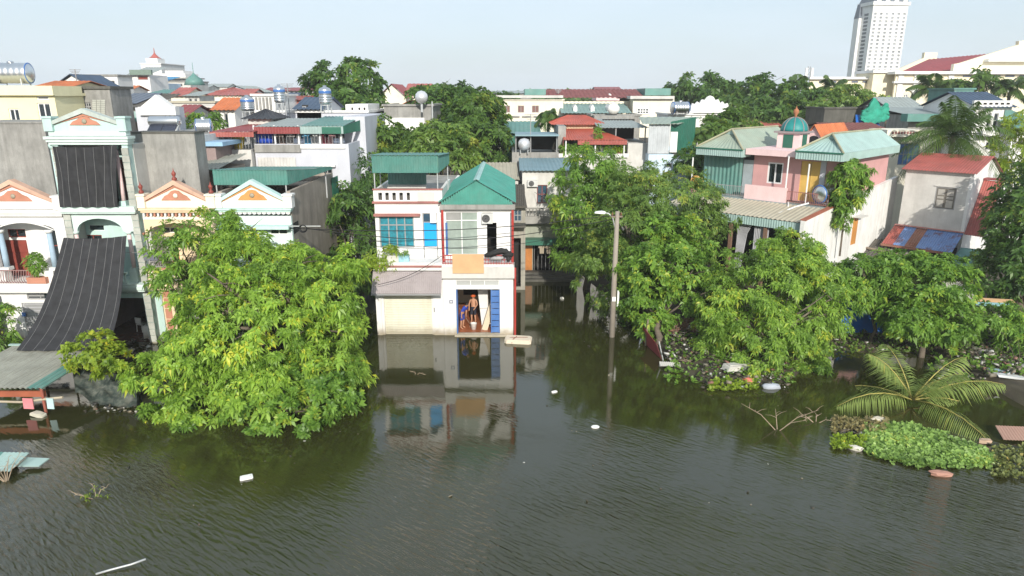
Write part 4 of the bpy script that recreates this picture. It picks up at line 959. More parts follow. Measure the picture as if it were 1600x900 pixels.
lump('bag', [(.5, -.12, .02), (.52, -.12, .16), (.5, -.1, .3)], [.06, .15, .05], BC, t)
# ground floor
tr_ = F.rect(712, 438, 780, 447); op = F.rect(713, 452, 781, 521); fl = .1; op = (op[0], op[1], fl, op[3])
MB().wall(xl, xr, -1.5, F.z(433)-.002, .0, .2, [tr_, op]).build('wall', WHITE2, H)
window(H, tr_, .05, 3, 1, FRAMEW, mat('grey_transom_pane', (.42, .43, .42), rough=.3, var=.06), .04)
p = F.rect(702, 469, 708, 474); po = MB().box(p[0], p[1], -.02, -.002, p[2], p[3]).build('number_plate', mat('slate_plate', (.2, .22, .3), rough=.4), H)
MB().box(p[0]+.04, p[1]-.04, -.024, -.021, (p[2]+p[3])/2-.03, (p[2]+p[3])/2+.03).build('plate_mark', FRAMEW, po)
MB().box(op[0]-.1, xr-.05, -.25, -.002, -.5, fl-.03).build('door_step', mat('beige_step', (.5, .44, .33), dirt=.4), H)
ix0, ix1 = xl+.2, xr-.2
MB().box(ix0, ix1, .21, 6.2, -.4, fl).build('shop_floor', mat('wet_terracotta_floor', (.40, .13, .055), rough=.12, var=.15), H)
MB().box(ix0, ix1, 6.0, 6.2, fl+.002, 3.1).build('room_back', mat('pale_green_wall', (.70, .76, .64), var=.05, dirt=.2), H)
MB().box(ix0, ix0+.03, .21, 5.99, fl+.002, 3.1).box(ix1-.03, ix1, .21, 5.99, fl+.002, 3.1).build('room_side', mat('pale_green_wall'), H)
MB().box(ix0, ix1, .21, 6, 3.12, 3.2).build('ceiling', WHITE, H)
q = F.rect(724, 452, 751, 461, 5.9); MB().box(q[0], q[1], 5.92, 5.99, q[2], q[3]+.2).build('loft_opening', DARK, H)
MB().box(op[0]+.02, op[0]+.08, -.05, .55, fl+.01, op[3]-.02).build('door', BLUEP, H)                      # left leaf folded back
fo = MB().box(op[1]-.5, op[1]-.45, .06, .12, fl+.01, op[3]-.02).box(op[1]-.06, op[1]-.01, .06, .12, fl+.01, op[3]-.02).build('folding_door', BLUEP, H)
for k in range(7):
    c = fl+.05+(op[3]-fl-.1)*k/7; MB().box(op[1]-.448, op[1]-.062, .075, .105, c, c+(op[3]-fl)/7-.05).build('panel', BLUEP, fo)
q = F.rect(722, 453, 726, 490, 1.0)
t = thing('plastic_bucket', 'white plastic bucket on the wet shop floor', 'bucket', F.o + Vector((F.x(740, 508, .75), .75, fl)))
MB().lathe([(.001, .0), (.14, .0), (.18, .36), (.19, .37), (.17, .37), (.135, .03), (.001, .03)], 0, 0, 16).build('body', PLW, t, True)
MB().tube([(-.18, 0, .35), (-.14, -.06, .2), (0, -.19, .14), (.14, -.06, .2), (.18, 0, .35)], .008, 5).build('handle', FRAMEG, t)
t = thing('leaning_board', 'tall pale board leaning inside the shop doorway', 'board', F.o + Vector((F.x(757, 512, .6), .6, fl)))
b = MB().box(-.16, .16, -.02, .02, 0, 1.9).build('board', mat('pale_board', (.62, .52, .38), rough=.7, var=.1), t); b.rotation_euler = (R(-12), R(17), 0)
t = thing('leaning_board', 'white foam panel propped behind the leaning board in the doorway', 'board', F.o + Vector((F.x(760, 500, 1.3), 1.5, fl)))
b = MB().box(-.28, .28, -.04, .04, 1.0, 2.1).box(-.28, .28, -.04, .04, 0, .98).build('panel', PLW, t); b.rotation_euler = (R(-8), R(-6), 0)
t = thing('broom', 'long handled broom leaning by the blue door', 'broom', F.o + Vector((F.x(735, 505, 1.0), 1.2, fl)))
MB().tube([(0, 0, .1), (-.65, .1, 1.1)], .015, 6).build('handle', OLDWOOD, t); MB().box(-.05, .25, -.06, .06, 0, .12).build('head', OLDWOOD, t)
# ---------------------------------------------------------------- people
def person(label, loc, rz, J, skin, clothes, hair, hat=None):
    """one continuous skinned body; joints J in metres; clothing shells are children"""
    t = thing('person', label, 'person', loc, rz)
    def skinned(name, verts, edges, rad, m, par, root=0, sub=2):
        me = bpy.data.meshes.new(name); me.from_pydata(verts, edges, []); o = bpy.data.objects.new(name, me); COL.objects.link(o); o.parent = par
        me.materials.append(m)
        sk = o.modifiers.new('skin', 'SKIN'); sk.use_smooth_shade = True
        for i, v in enumerate(me.skin_vertices[0].data):
            v.radius = rad[i] if hasattr(rad[i], '__len__') else (rad[i], rad[i]); v.use_root = (i == root)
        s = o.modifiers.new('sub', 'SUBSURF'); s.levels = s.render_levels = sub
        return o
    names = list(J['v'].keys()); vs = [J['v'][n][:3] for n in names]; rd = [J['v'][n][3] for n in names]; ix = {n: i for i, n in enumerate(names)}
    es = [(ix[a], ix[b]) for a, b in J['e']]
    # hands: palm and five fingers
    for s in ('l', 'r'):
        w_ = Vector(J['v']['wrist_'+s][:3]); e_ = Vector(J['v']['elbow_'+s][:3]); d = (w_-e_).normalized(); sd = d.cross(Vector((0, 0, 1)) if abs(d.z) < .8 else Vector((0, 1, 0))).normalized()
        vs.append(tuple(w_ + d*.07)); rd.append((.032, .016)); es.append((ix['wrist_'+s], len(vs)-1)); pi = len(vs)-1
        for k, (off, ln) in enumerate(((-.03, .06), (-.01, .075), (.01, .07), (.028, .055))):
            vs.append(tuple(w_ + d*.105 + sd*off)); rd.append(.009); es.append((pi, len(vs)-1)); vs.append(tuple(w_ + d*(.105+ln*.8) + sd*off*1.1 + d.cross(sd)*.02)); rd.append(.007); es.append((len(vs)-2, len(vs)-1))
        vs.append(tuple(w_ + d*.05 + sd*-.05)); rd.append(.01); es.append((ix['wrist_'+s], len(vs)-1))
    body = skinned('body', vs, es, rd, skin, t, ix['pelvis'])
    hd = J['v']['head']; hx, hy, hz = hd[:3]
    for s in (-1, 1):
        MB().lathe([(.001, -.012), (.012, 0), (.001, .012)], hx+s*.032, hy-.085, 8, hz+.0).build('eye', BLACK, body, True)
        MB().lathe([(.001, -.03), (.014, -.01), (.016, .01), (.001, .03)], hx+s*.085, hy, 8, hz-.005).build('ear', skin, body, True)
    MB().prism_x([(hy-.085, hz-.0), (hy-.115, hz-.035), (hy-.085, hz-.045)], hx-.013, hx+.013).build('nose', skin, body)
    MB().box(hx-.025, hx+.025, hy-.092, hy-.08, hz-.068, hz-.06).build('mouth', mat('lip', (.35, .1, .08)), body)
    MB().lathe([(.088, .0), (.1, .04), (.095, .09), (.06, .125), (.001, .135)], hx, hy+.015, 12, hz).build('hair', hair, t, True)
    for nm, keys, ed, rads, m in clothes:
        skinned(nm, [J['v'][k][:3] for k in keys], [(keys.index(a), keys.index(b)) for a, b in ed], rads, m, t, 0)
    if hat:
        MB().lathe([(.17, .055), (.16, .065), (.115, .075), (.105, .12), (.07, .155), (.001, .16)], hx, hy, 14, hz).build('hat', hat, t, True)
    return t
SKIN = mat('skin', (.48, .25, .15), rough=.55, var=.06); HAIR = mat('black_hair', (.012, .01, .009), rough=.5)
J = {'v': {'pelvis': (0,0,.92,(.15,.10)), 'waist': (0,0,1.05,(.135,.095)), 'chest': (0,.01,1.28,(.16,.11)), 'neckb': (0,.01,1.42,(.07,.06)), 'neck': (0,0,1.48,.052), 'head': (0,-.01,1.58,(.078,.09)), 'crown': (0,0,1.67,(.065,.08)),
 'sh_l': (-.17,.01,1.39,.058), 'elbow_l': (-.25,-.03,1.13,.042), 'wrist_l': (-.22,-.16,.92,.028), 'sh_r': (.17,.01,1.39,.058), 'elbow_r': (.24,-.04,1.13,.042), 'wrist_r': (.14,-.2,.98,.028),
 'hip_l': (-.09,0,.86,.09), 'knee_l': (-.11,-.03,.48,.062), 'ankle_l': (-.12,.01,.09,.042), 'toe_l': (-.14,-.15,.03,.033), 'hip_r': (.09,0,.86,.09), 'knee_r': (.10,-.05,.48,.062), 'ankle_r': (.11,.02,.09,.042), 'toe_r': (.13,-.14,.03,.033)},
 'e': [('pelvis','waist'),('waist','chest'),('chest','neckb'),('neckb','neck'),('neck','head'),('head','crown'),('neckb','sh_l'),('sh_l','elbow_l'),('elbow_l','wrist_l'),('neckb','sh_r'),('sh_r','elbow_r'),('elbow_r','wrist_r'),
  ('pelvis','hip_l'),('hip_l','knee_l'),('knee_l','ankle_l'),('ankle_l','toe_l'),('pelvis','hip_r'),('hip_r','knee_r'),('knee_r','ankle_r'),('ankle_r','toe_r')]}
TR = ['waist', 'pelvis', 'hip_l', 'knee_l', 'hip_r', 'knee_r']; TE = [('waist','pelvis'),('pelvis','hip_l'),('hip_l','knee_l'),('pelvis','hip_r'),('hip_r','knee_r')]
person('shirtless person in dark trousers and orange hat standing in the open shop', F.o + Vector((F.x(740, 495, 1.9), 1.9, fl)), R(-10), J, SKIN,
       [('trousers', TR, TE, [(.15,.115),(.165,.12),.105,.085,.105,.085], mat('dark_navy_cloth', (.02, .022, .035), rough=.9))], HAIR, mat('orange_straw', (.68, .13, .03), rough=.8))
J2 = {'v': dict(J['v']), 'e': J['e']}
for k in ('waist', 'chest', 'neckb', 'neck', 'head', 'crown', 'sh_l', 'elbow_l', 'sh_r', 'elbow_r', 'wrist_l', 'wrist_r'):
    x, y, z, r_ = J2['v'][k]; a = R(34); dz = z-.92; yy = y*math.cos(a)-dz*math.sin(a); J2['v'][k] = (x, yy, .92+dz*math.cos(a)+y*math.sin(a), r_)
BT = ['waist', 'chest', 'neckb', 'sh_l', 'elbow_l', 'sh_r', 'elbow_r', 'pelvis']; BE = [('pelvis','waist'),('waist','chest'),('chest','neckb'),('neckb','sh_l'),('sh_l','elbow_l'),('neckb','sh_r'),('sh_r','elbow_r')]
person('stooping person in a blue shirt beside the blue door leaf', F.o + Vector((F.x(722, 508, .9), .9, fl)), R(60), J2, SKIN,
       [('shirt', BT, BE, [(.145,.105),(.175,.125),.09,.075,.055,.075,.055,(.16,.11)], mat('blue_cloth', (.03, .07, .45), rough=.85)),
        ('trousers', TR, TE, [(.15,.115),(.165,.12),.105,.085,.105,.085], mat('blue_trousers', (.03, .05, .25), rough=.85))], HAIR)
# ---------------------------------------------------------------- houses up the flooded alley
F = FW(3.0, 49.3); t = house('alley_house', 'pale grey house at the end of the flooded alley with slate blue roof', F)
xl = F.x(816, 300); xr = F.x(905, 300); zt = F.z(267); U = 0
wn = F.rect(839, 289, 855, 318)
MB().wall(xl, xr, F.z(346), zt, 0, .2, [wn]).box(xl, xl+.2, .201, 8, 0, zt).box(xr-.2, xr, .201, 8, 0, zt).build('wall', CEMENTL, t)
window(t, wn, .05, 2, 2, DWOOD, GLASSB); backing(t, wn, .21)
a = F.rect(824, 281, 840, 291); ac_unit(t, a[0], a[1], a[2], a[3], 0)
zb_ = F.z(247, d=7)
MB().corr((xl-.2, -.4, F.z(266)), (xr+.2, -.4, F.z(266)), (xr+.2, 7, zb_), (xl-.2, 7, zb_), .3, .035).build('roof', BLUESH, t)
baluster_rail(t, xl+.15, xr-.1, F.z(337), F.z(322), -.8, CEMENT, 16)
MB().box(xl, xr, -.95, -.002, F.z(346), F.z(337)-.002).build('balcony_slab', CEMENT, t)
MB().wall(xl, xr, -1.5, F.z(346)-.002, -.2, 0, [(xl+.8, xr-.4, -.2, F.z(372))]).build('lower_wall', mat('dull_green_plaster', (.36, .38, .31), dirt=.5, streak=True), t)
backing(t, (xl+.8, xr-.4, .02, F.z(372)), .01, dep=2.5)
MB().box(xl-.05, xr, -1.2, -.22, F.z(378), F.z(370)).build('awning', GREENF, t)
MB().box(xl+.25, xl+.75, -.24, -.205, .3, F.z(377)).build('side_door', OWOOD, t)
for k in range(9): MB().tube([(xl+.9+k*.28, -.21, .1), (xl+.9+k*.28, -.21, F.z(378))], .018, 5).build('grille_bar', FRAMEG, t)
for k in range(3): MB().box(xl+.1+.05*k, xr, -1.7+.35*k, -.25, .0+.17*k, .16+.17*k).build('step', CEMENTD, t)
t2 = thing('washing_line', 'two white shirts hanging under the green awning up the alley', 'laundry', F.o + Vector((F.x(850, 385), -.9, F.z(379))))
for k in range(2): MB().prism([(-.35+k*.5, -.62), (-.05+k*.5, -.62), (-.04+k*.5, -.2), (.05+k*.5, -.22), (.02+k*.5, 0), (-.12+k*.5, -.03), (-.28+k*.5, -.03), (-.42+k*.5, 0), (-.45+k*.5, -.22), (-.36+k*.5, -.2)], -.03, .03).build('shirt', WHITE2, t2)
MB().tube([(-.8, 0, .01), (1.0, 0, .01)], .01, 5).build('line', FRAMEG, t2)
F = FW(.6, 45.5); t = house('alley_house', 'narrow weathered house beside the alley with dark old tile lean-to', F)
xl = F.x(797, 350); xr = F.x(821, 350); wn = F.rect(803, 327, 815, 346)
MB().wall(xl, xr, -1.5, F.z(325), 0, .2, [wn, (xl+.1, xr-.3, .2, F.z(372))]).box(xr-.2, xr, .201, 5, -1.5, F.z(325)).build('wall', mat('mouldy_plaster', (.36, .34, .29), dirt=.7, streak=True, dirtcol=(.08, .08, .06)), t)
window(t, wn, .05, 2, 2, FRAMEG, GLASSB); backing(t, wn, .21); backing(t, (xl+.1, xr-.3, .2, F.z(372)), .21)
z0, z1 = F.z(322, d=-.5), F.z(288, d=3.5)
rf = MB().slab((xl-.1, -.6, z0-.05), (xr+.1, -.6, z0-.05), (xr-.1, 3.5, z1-.05), (xl-.1, 3.5, z1-.05), .06).build('roof', OLDTILE, t)
for k in range(9):
    xx = xl-.05+k*(xr-xl+.1)/9
    for j in range(8): MB().lathe([(.075, 0), (.06, .58)], 0, 0, 6).build('tile', OLDTILE, rf).matrix_local = Matrix.Translation((xx, -.6+4.1*j/8, z0+(z1-z0)*j/8-.04)) @ Matrix.Rotation(-math.atan2(4.1, z1-z0), 4, 'X')
mb = MB().box(xl-.1, xr, -.9, 0, F.z(352), F.z(348)).build('balcony_slab', CEMENTD, t)
F = FW(-1, 49); t = house('shed', 'shed with a faded beige sheet roof behind the teal gabled house', F, 'shed')
x0, x1 = F.x(752, 282), F.x(812, 282); z0, z1 = F.z(281), F.z(254, d=6)
MB().box(x0+.2, x1-.1, .3, 6, 0, z0-.1).build('wall', CEMENTL, t); MB().corr((x0, 0, z0), (x1, 0, z0), (x1-.2, 6, z1), (x0, 6, z1), .3, .04).build('roof', BEIGE, t)
# ================================================================ the houses on the right, turned away along the bend of the street
TH = -R(46)
def hip_roof(par, x0, x1, y0, y1, ze, zr, m, capm, hip=1.2, gab=.75, pitch=.28, fm=None, fh=.4):
    """ridge along y, hipped front with a small gablet"""
    xm = (x0+x1)/2; gy = y0+hip; k = gab
    zg = ze+(zr-ze)*k; gx0 = x0+(xm-x0)*k; gx1 = x1+(xm-x1)*k
    o = MB().corr((x0, y0, ze), (x0, y1, ze), (xm, y1, zr), (xm, gy, zr), pitch, .03).corr((x1, y1, ze), (x1, y0, ze), (xm, gy, zr), (xm, y1, zr), pitch, .03)
    o.corr((x0, y0, ze), (x1, y0, ze), (gx1, gy-.02, zg), (gx0, gy-.02, zg), pitch, .03)
    ro = o.build('roof', m, par)
    MB().prism([(gx0, zg), (gx1, zg), (xm, zr-.02)], gy-.05, gy-.01).build('gablet', PALET, ro)
    mb = MB()
    for a, b in (((x0, y0, ze), (xm, gy, zr)), ((x1, y0, ze), (xm, gy, zr)), ((xm, gy, zr), (xm, y1, zr))): mb.tube([Vector(a)+Vector((0, 0, .04)), Vector(b)+Vector((0, 0, .04))], .07, 6)
    mb.build('ridge_cap', capm, ro)
    if fm:
        MB().corr((x0, y0+.01, ze-fh), (x1, y0+.01, ze-fh), (x1, y0+.01, ze), (x0, y0+.01, ze), .16, .02).corr((x1-.01, y0+.03, ze-fh), (x1-.01, y1, ze-fh), (x1-.01, y1, ze), (x1-.01, y0+.03, ze), .16, .02).corr((x0+.01, y0+.03, ze-fh), (x0+.01, y1, ze-fh), (x0+.01, y1, ze), (x0+.01, y0+.03, ze), .16, .02).build('fascia', fm, ro)
        MB().box(x0-.03, x1+.03, y0-.06, y0-.02, ze-.06, ze+.03).build('gutter', GREENF, ro)
    return ro
F = Face(1205, 287, 47, TH); P_ = house('corner_house', 'pink house with two grey-green hipped roofs and a teal domed turret', F)
zb = 6.15; zt = 9.05; xl, xr = -5.25, 4.35
wn = F.rect(1199, 254, 1223, 287); yd = F.rect(1250, 252, 1281, 300); yd = (yd[0], yd[1], zb+.05, yd[3])
gp = F.rect(1160, 250, 1176, 300); tp = (xl, gp[0]-.02, zb, zt)
MB().wall(gp[1], xr, zb, zt, 0, .2, [wn, yd]).build('wall', PINK, P_)
window(P_, wn, .02, 2, 1, FRAMEW, GLASS, .09, .1); backing(P_, wn, .21)
do = MB().box(yd[0], (yd[0]+yd[1])/2-.02, .06, .12, yd[2], yd[3]).build('door', mat('yellow_ochre_door', (.70, .45, .12), rough=.5, var=.1), P_)
MB().box((yd[0]+yd[1])/2+.02, yd[1], .06, .12, yd[2], yd[3]).build('door', mat('yellow_ochre_door'), P_)
MB().box(yd[1], yd[1]+.35, -.05, -.002, zb, zt).build('pilaster', LAV, P_)
MB().corr((tp[0], -.02, zb), (tp[1], -.02, zb), (tp[1], -.02, zt), (tp[0], -.02, zt), .3, .05).build('cladding', TEALF, P_)
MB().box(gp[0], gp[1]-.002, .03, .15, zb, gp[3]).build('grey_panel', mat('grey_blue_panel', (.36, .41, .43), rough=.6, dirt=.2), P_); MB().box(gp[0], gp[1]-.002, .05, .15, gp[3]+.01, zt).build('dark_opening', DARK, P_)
for a in (xl, xr-.2): MB().box(a, a+.2, .201, 9, zb, zt).build('side_wall', PINK, P_)
MB().box(xl+.2, xr-.2, .2, 9, zt-.15, zt+.0).build('roof_slab', CEMENT, P_)
s0, s1 = F.x(1165, 238, -.9), F.x(1243, 238, -.9); MB().box(s0, s1, -.9, 3.5, zt+.02, zt+.42).build('roof_fascia', PINKL, P_)
a0, a1 = F.x(1087, 240, -1.2), F.x(1160, 241, -1.2); ze = F.p(1120, 232, -1.2)[1]
hip_roof(P_, a0, a1, -1.2, 7.5, ze, ze+1.25, GREYGR, mat('mossy_ridge', (.38, .36, .24), dirt=.3), 1.6, .72, .3, PALET, .5)
b0, b1 = F.x(1243, 240, -1.4), F.x(1317, 246, -1.4); ze = F.p(1300, 239, -1.4)[1]; yb = F.s(1407, 228, b1)[0]
hip_roof(P_, b0, b1, -1.4, min(9.5, yb), ze, ze+1.05, PALET, mat('mossy_ridge'), 1.7, .72, .3, PALET, .5)
for u, v0, v1, d in ((1233, 243, 308, -1.0), (1265, 256, 310, -1.0), (1083, 246, 300, -1.2)):
    x = F.x(u, v0, d); MB().tube([(x, d, zb-.2), (x, d, F.p(u, v0, d)[1])], .05, 8).build('post', FRAMEW, P_)
x = F.x(1265, 310, -1.0); MB().tube([(x, -1.05, zb+.1), (x-.5, -1.6, zb-.1), (x-.95, -3.2, 5.72)], .05, 8).build('drain_pipe', FRAMEW, P_)
x = F.x(1233, 310, -1.0); MB().tube([(x, -1.05, zb), (x+.35, -1.8, zb-.12)], .05, 8).build('drain_pipe', FRAMEW, P_)
# balcony edge
pr = F.rect(1163, 291, 1229, 306, -1.1); MB().box(pr[0], pr[1], -1.1, -.95, zb-.05, pr[3]).build('balcony_parapet', PINKL, P_)
rail(P_, F.x(1104, 295, -1.1), pr[0]-.02, zb, zb+.75, -1.05, FRAMEG, 20, r=.012); rail(P_, pr[1]+.05, xr, zb, zb+.75, -1.05, TRIM, 22, r=.012)
MB().box(xl, xr+.05, -1.3, -.002, zb-.35, zb-.06).build('balcony_slab', mat('grey_gutter', (.3, .36, .36), dirt=.3), P_)
# lower verandah
ye = -4.6; zv = 5.55
MB().corr((xl-.3, ye, zv), (xr+.02, ye, zv), (xr+.02, -1.31, zb-.1), (xl-.3, -1.31, zb-.1), .3, .04).build('verandah_roof', BEIGE, P_)
MB().corr((xl-.3, ye+.03, zv-.55), (xr, ye+.03, zv-.55), (xr, ye+.03, zv-.03), (xl-.3, ye+.03, zv-.03), .16, .02).build('verandah_fascia', PALET, P_)
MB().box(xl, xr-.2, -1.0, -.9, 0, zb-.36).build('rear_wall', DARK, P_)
for u in (1141, 1195, 1250):
    x = F.x(u, 370, ye+.2); MB().box(x-.1, x+.1, ye+.12, ye+.32, -.5, zv-.05).build('post', mat('brown_post', (.2, .12, .08)), P_)
mb = MB(); x = F.x(1150, 370, ye+.3)
for k in range(12): mb.tube([(x+.1*k, ye+.35, zv-.3), (x+.05+.055*k, ye+.4, zv-1.2), (x+.03+.03*k, ye+.35, 1.5)], .06, 5)
mb.build('curtain', mat('grey_curtain', (.40, .40, .42), rough=.9, var=.15), P_)
mb = MB(); x = F.x(1178, 370, ye+.3)
for k in range(9): mb.tube([(x+.11*k, ye+.35, zv-.3), (x+.11*k, ye+.37, 1.5)], .06, 5)
mb.build('curtain', mat('grey_curtain'), P_)
# long white side wall
wy1 = 10.8; sd = F.s(1335, 360, xr+.3); od = (sd[0]-.35, sd[0]+.35, sd[1]-.95, sd[1]+.9)
wm = MB().hexa([(xr+.03, -4.9, -.5), (xr+.28, -4.9, -.5), (xr+.28, wy1, -.5), (xr+.03, wy1, -.5), (xr+.03, -4.9, 5.75), (xr+.28, -4.9, 5.75), (xr+.28, wy1, 7.15), (xr+.03, wy1, 7.15)]).build('side_wall', STAINW, P_)
for k in range(26):
    f_ = k/26; y_ = -4.9+4.7*f_
    if f_ < 1: MB().box(xr+.0, xr+.33, y_, y_+.17, 5.76+.42*f_, 5.83+.42*f_).build('coping_brick', mat('red_brick', (.36, .13, .08), var=.15), wm)
MB().box(xr+.26, xr+.34, od[0], od[1], od[2], od[3]).build('side_door', mat('orange_shutter', (.6, .27, .07), rough=.5), P_)
MB().box(xr+.26, xr+.85, od[0]-.25, od[1]+.25, od[3]+.06, od[3]+.14).build('door_hood', CEMENTL, P_)
# turret
d = 1.6; t0 = F.x(1214, 220, d); t1 = F.x(1249, 220, d); zd = F.p(1230, 208, d)[1]; zz = zt+.02; w_ = t1-t0; cx, cy = (t0+t1)/2, d+w_/2
tu = MB().box(t0, t1, d, d+w_, zz, zd).build('turret', PINKL, P_)
MB().box(t0-.2, t1+.2, d-.2, d+w_+.2, zd+.002, zd+.12).build('turret_cornice', mat('mauve_grey', (.3, .25, .25)), tu)
r = w_*.56; MB().lathe([(r*math.cos(a*math.pi/20), r*1.05*math.sin(a*math.pi/20)) for a in range(10)]+[(.001, r*1.05)], cx, cy, 16, zd+.125).build('dome', mat('teal_dome', (.02, .23, .22), rough=.5, var=.12), tu, True)
mb = MB()
for k in range(8):
    g_ = k*math.pi/4+.39; mb.tube([(cx+r*1.01*math.cos(a*math.pi/20)*math.cos(g_), cy+r*1.01*math.cos(a*math.pi/20)*math.sin(g_), zd+.125+r*1.06*math.sin(a*math.pi/20)) for a in range(11)], .03, 5)
mb.build('dome_rib', mat('mauve_grey'), tu)
MB().lathe([(.12, 0), (.08, .15), (.2, .35), (.17, .5), (.05, .62), (.001, .8)], cx, cy, 10, zd+.1+r*1.05).build('finial', mat('rust_finial', (.4, .16, .08)), tu, True)
MB().box(t0+w_*.28, t1-w_*.28, d-.03, d-.002, zz+.35, zd-.1).build('shutter', GREENF, tu); MB().box(t1+.002, t1+.03, d+w_*.28, d+w_*.72, zz+.35, zd-.1).build('shutter', GREENF, tu)
# tiled gable at the back of the turret
d = 4.2; g0, g1 = F.x(1252, 225, d), F.x(1290, 225, d); zg = F.p(1270, 196, d)[1]; ga = MB().prism([(g0, zt), (g1, zt), (g1, zt+.5), ((g0+g1)/2, zg), (g0, zt+.5)], d, d+.2).build('rear_gable', PINKL, P_)
MB().lathe([(.42, 0), (.42, .04), (.001, .05)], 0, 0, 16).build('round_window', GLASS, ga).matrix_local = Matrix.Translation(((g0+g1)/2, d-.0, zt+.75)) @ Matrix.Rotation(R(90), 4, 'X')
xm = (g0+g1)/2
for a, b in ((g0-.15, xm), (g1+.15, xm)):
    A_, B_ = (a, d-.2, zt+.42), (a, d+5, zt+.42)
    if a > b: A_, B_ = B_, A_
    MB().corr(A_, B_, (xm, B_[1], zg+.06), (xm, A_[1], zg+.06), .28, .06).build('tile_slope', ORTILE, P_)
# balcony ornaments
t = thing('garden_urn', 'yellow glazed urn ornament on a pink pedestal at the balcony corner', 'urn', F.o + F.fx*F.x(1089, 280, -1.2) + F.fy*(-1.2) + Vector((0, 0, zb-.3)))
MB().box(-.35, .35, -.35, .35, 0, .5).box(-.42, .42, -.42, .42, .502, .6).build('pedestal', PINK, t)
MB().lathe([(.18, .6), (.3, .8), (.36, 1.05), (.22, 1.35), (.32, 1.5), (.2, 1.52)], 0, 0, 14).build('urn', mat('yellow_glaze', (.62, .36, .06), rough=.35, var=.15), t, True)
for s in (-1, 1): MB().tube([(s*.3, 0, .95), (s*.46, 0, 1.1), (s*.36, 0, 1.35), (s*.22, 0, 1.3)], .04, 6).build('handle', mat('yellow_glaze'), t)
tank_h('water_tank', 'stainless water tank with blue end band on the pink house balcony', F.o + F.fx*F.x(1290, 305, -.6) + F.fy*(-.2) + Vector((0, 0, zb-.04)), 1.5, .58, TH + R(70), stand=.18)
# ---- M: small red roofed house
F = Face(1508, 350, 46, TH); M_ = house('small_house', 'whitewashed house with red sheet roof and grey shuttered window above the rusty lean-to', F)
xl, xr, dp, ry = -4.13, 0.0, 7.4, 3.8; ze, zr, zk = 7.95, 8.78, 7.4
wn = (-2.1, -.82, 5.37, 6.85)
MB().wall(xl, xr-.2, -.5, ze, 0, .2, [wn]).build('wall', CEMENTL, M_)
MB().prism_x([(0, -.5), (dp, -.5), (dp, zk), (ry, zr), (0, ze)], xr-.199, xr).build('gable_wall', WHITE2, M_)
MB().prism_x([(.2, -.5), (dp, -.5), (dp, zk), (ry, zr), (.2, ze)], xl, xl+.2).build('gable_wall', CEMENTL, M_)
MB().corr((xl-.28, -.34, ze-.02), (xr+.22, -.34, ze-.02), (xr+.22, ry, zr+.06), (xl-.28, ry, zr+.06), .18, .03).corr((xr+.22, dp+.3, zk-.03), (xl-.28, dp+.3, zk-.03), (xl-.28, ry, zr+.06), (xr+.22, ry, zr+.06), .18, .03).build('roof', REDSH, M_)
MB().box(wn[0]-.1, wn[1]+.1, -.06, -.002, wn[3]+.05, wn[3]+.12).build('window_hood', CEMENTL, M_)
wo = MB().box(wn[0], wn[1], .03, .09, wn[2], wn[2]+.06).box(wn[0], wn[1], .03, .09, wn[3]-.06, wn[3]).box(wn[0], wn[0]+.06, .03, .09, wn[2]+.06, wn[3]-.06).box(wn[1]-.06, wn[1], .03, .09, wn[2]+.06, wn[3]-.06).build('window', FRAMEG, M_)
GSH = mat('grey_wood_shutter', (.22, .20, .17), rough=.8, var=.15)
for k in range(2):
    a = wn[0]+.065+k*.58; b = a+.56; sh = MB().box(a, b, .06, .1, wn[2]+.065, wn[3]-.065).build('shutter', GSH, wo)
    for c0, c1 in ((.06, .55), (.64, .8), (.88, 1.28)): MB().box(a+.08, b-.08, .035, .058, wn[2]+.06+c0, wn[2]+.06+c1).build('shutter_panel', mat('pale_shutter_panel', (.42, .40, .36), rough=.8), wo)
# stair cover leaning on the right side
tl = F.s(1537, 281, .02)
A_, B_, C2, D2 = (.03, .05, 3.8), (1.15, .05, 3.75), (1.15, tl[0], tl[1]-.05), (.03,) + tuple(tl)
MB().corr(A_, B_, C2, D2, .14, .022).build('stair_cover', REDSH, M_)
MB().box(.02, 1.3, D2[1]-.1, D2[1]+.8, D2[2]+.02, D2[2]+.12).build('stair_canopy', DKRED, M_)
# rusty lean-to, sheet by sheet
t = house('lean_to', 'lean-to roof of blue and rusty metal sheets below the red roofed house', F, 'lean-to')
n = 6; sm = [REDSH, BLUERUST, RUSTY, BLUERUST, BLUERUST, BLUERUST]; zt_, zl = 3.85, 2.85; sw = 4.35/n
for k in range(n):
    a = xl-.22+k*sw; MB().corr((a, -2.25, zl+.01*(k % 2)), (a+sw+.02, -2.25, zl+.01*(k % 2)), (a+sw+.02, -.03, zt_+.012*(k % 2)), (a, -.03, zt_+.012*(k % 2)), .14, .022).build('roof_sheet', sm[k], t)
MB().box(xl-.25, .1, -2.31, -2.25, zl-.15, zl+.0).build('edge_board', RUSTY, t); MB().box(xl-.2, .05, -.12, -.01, zt_+.05, zt_+.12).build('flashing', mat('pink_flashing', (.5, .22, .2)), t)
for x in (xl, -1.9, 0): MB().tube([(x, -2.1, -.5), (x, -2.1, zl)], .05, 6).build('post', OLDWOOD, t)
MB().box(xl+.2, -.1, -.5, -.4, 0, 2.9).build('back_board', DARK, t)
t = house('shed_roof', 'dark grey old corrugated shed roof beside the white side wall', F, 'shed')
for k in range(4):
    x0 = -5.9+k*1.05; MB().corr((x0, -3.9, 1.75+.05*(k % 2)), (x0+1.12, -3.9, 1.75+.05*(k % 2)), (x0+1.12, -1.0, 2.85+.04*(k % 2)), (x0, -1.0, 2.85+.04*(k % 2)), .22, .045).build('roof_sheet', OLDTILE if k < 2 else FIBRO, t)
for x in (-5.5, -2.2): MB().tube([(x, -3.7, -.5), (x, -3.7, 1.8)], .06, 6).build('post', OLDWOOD, t)
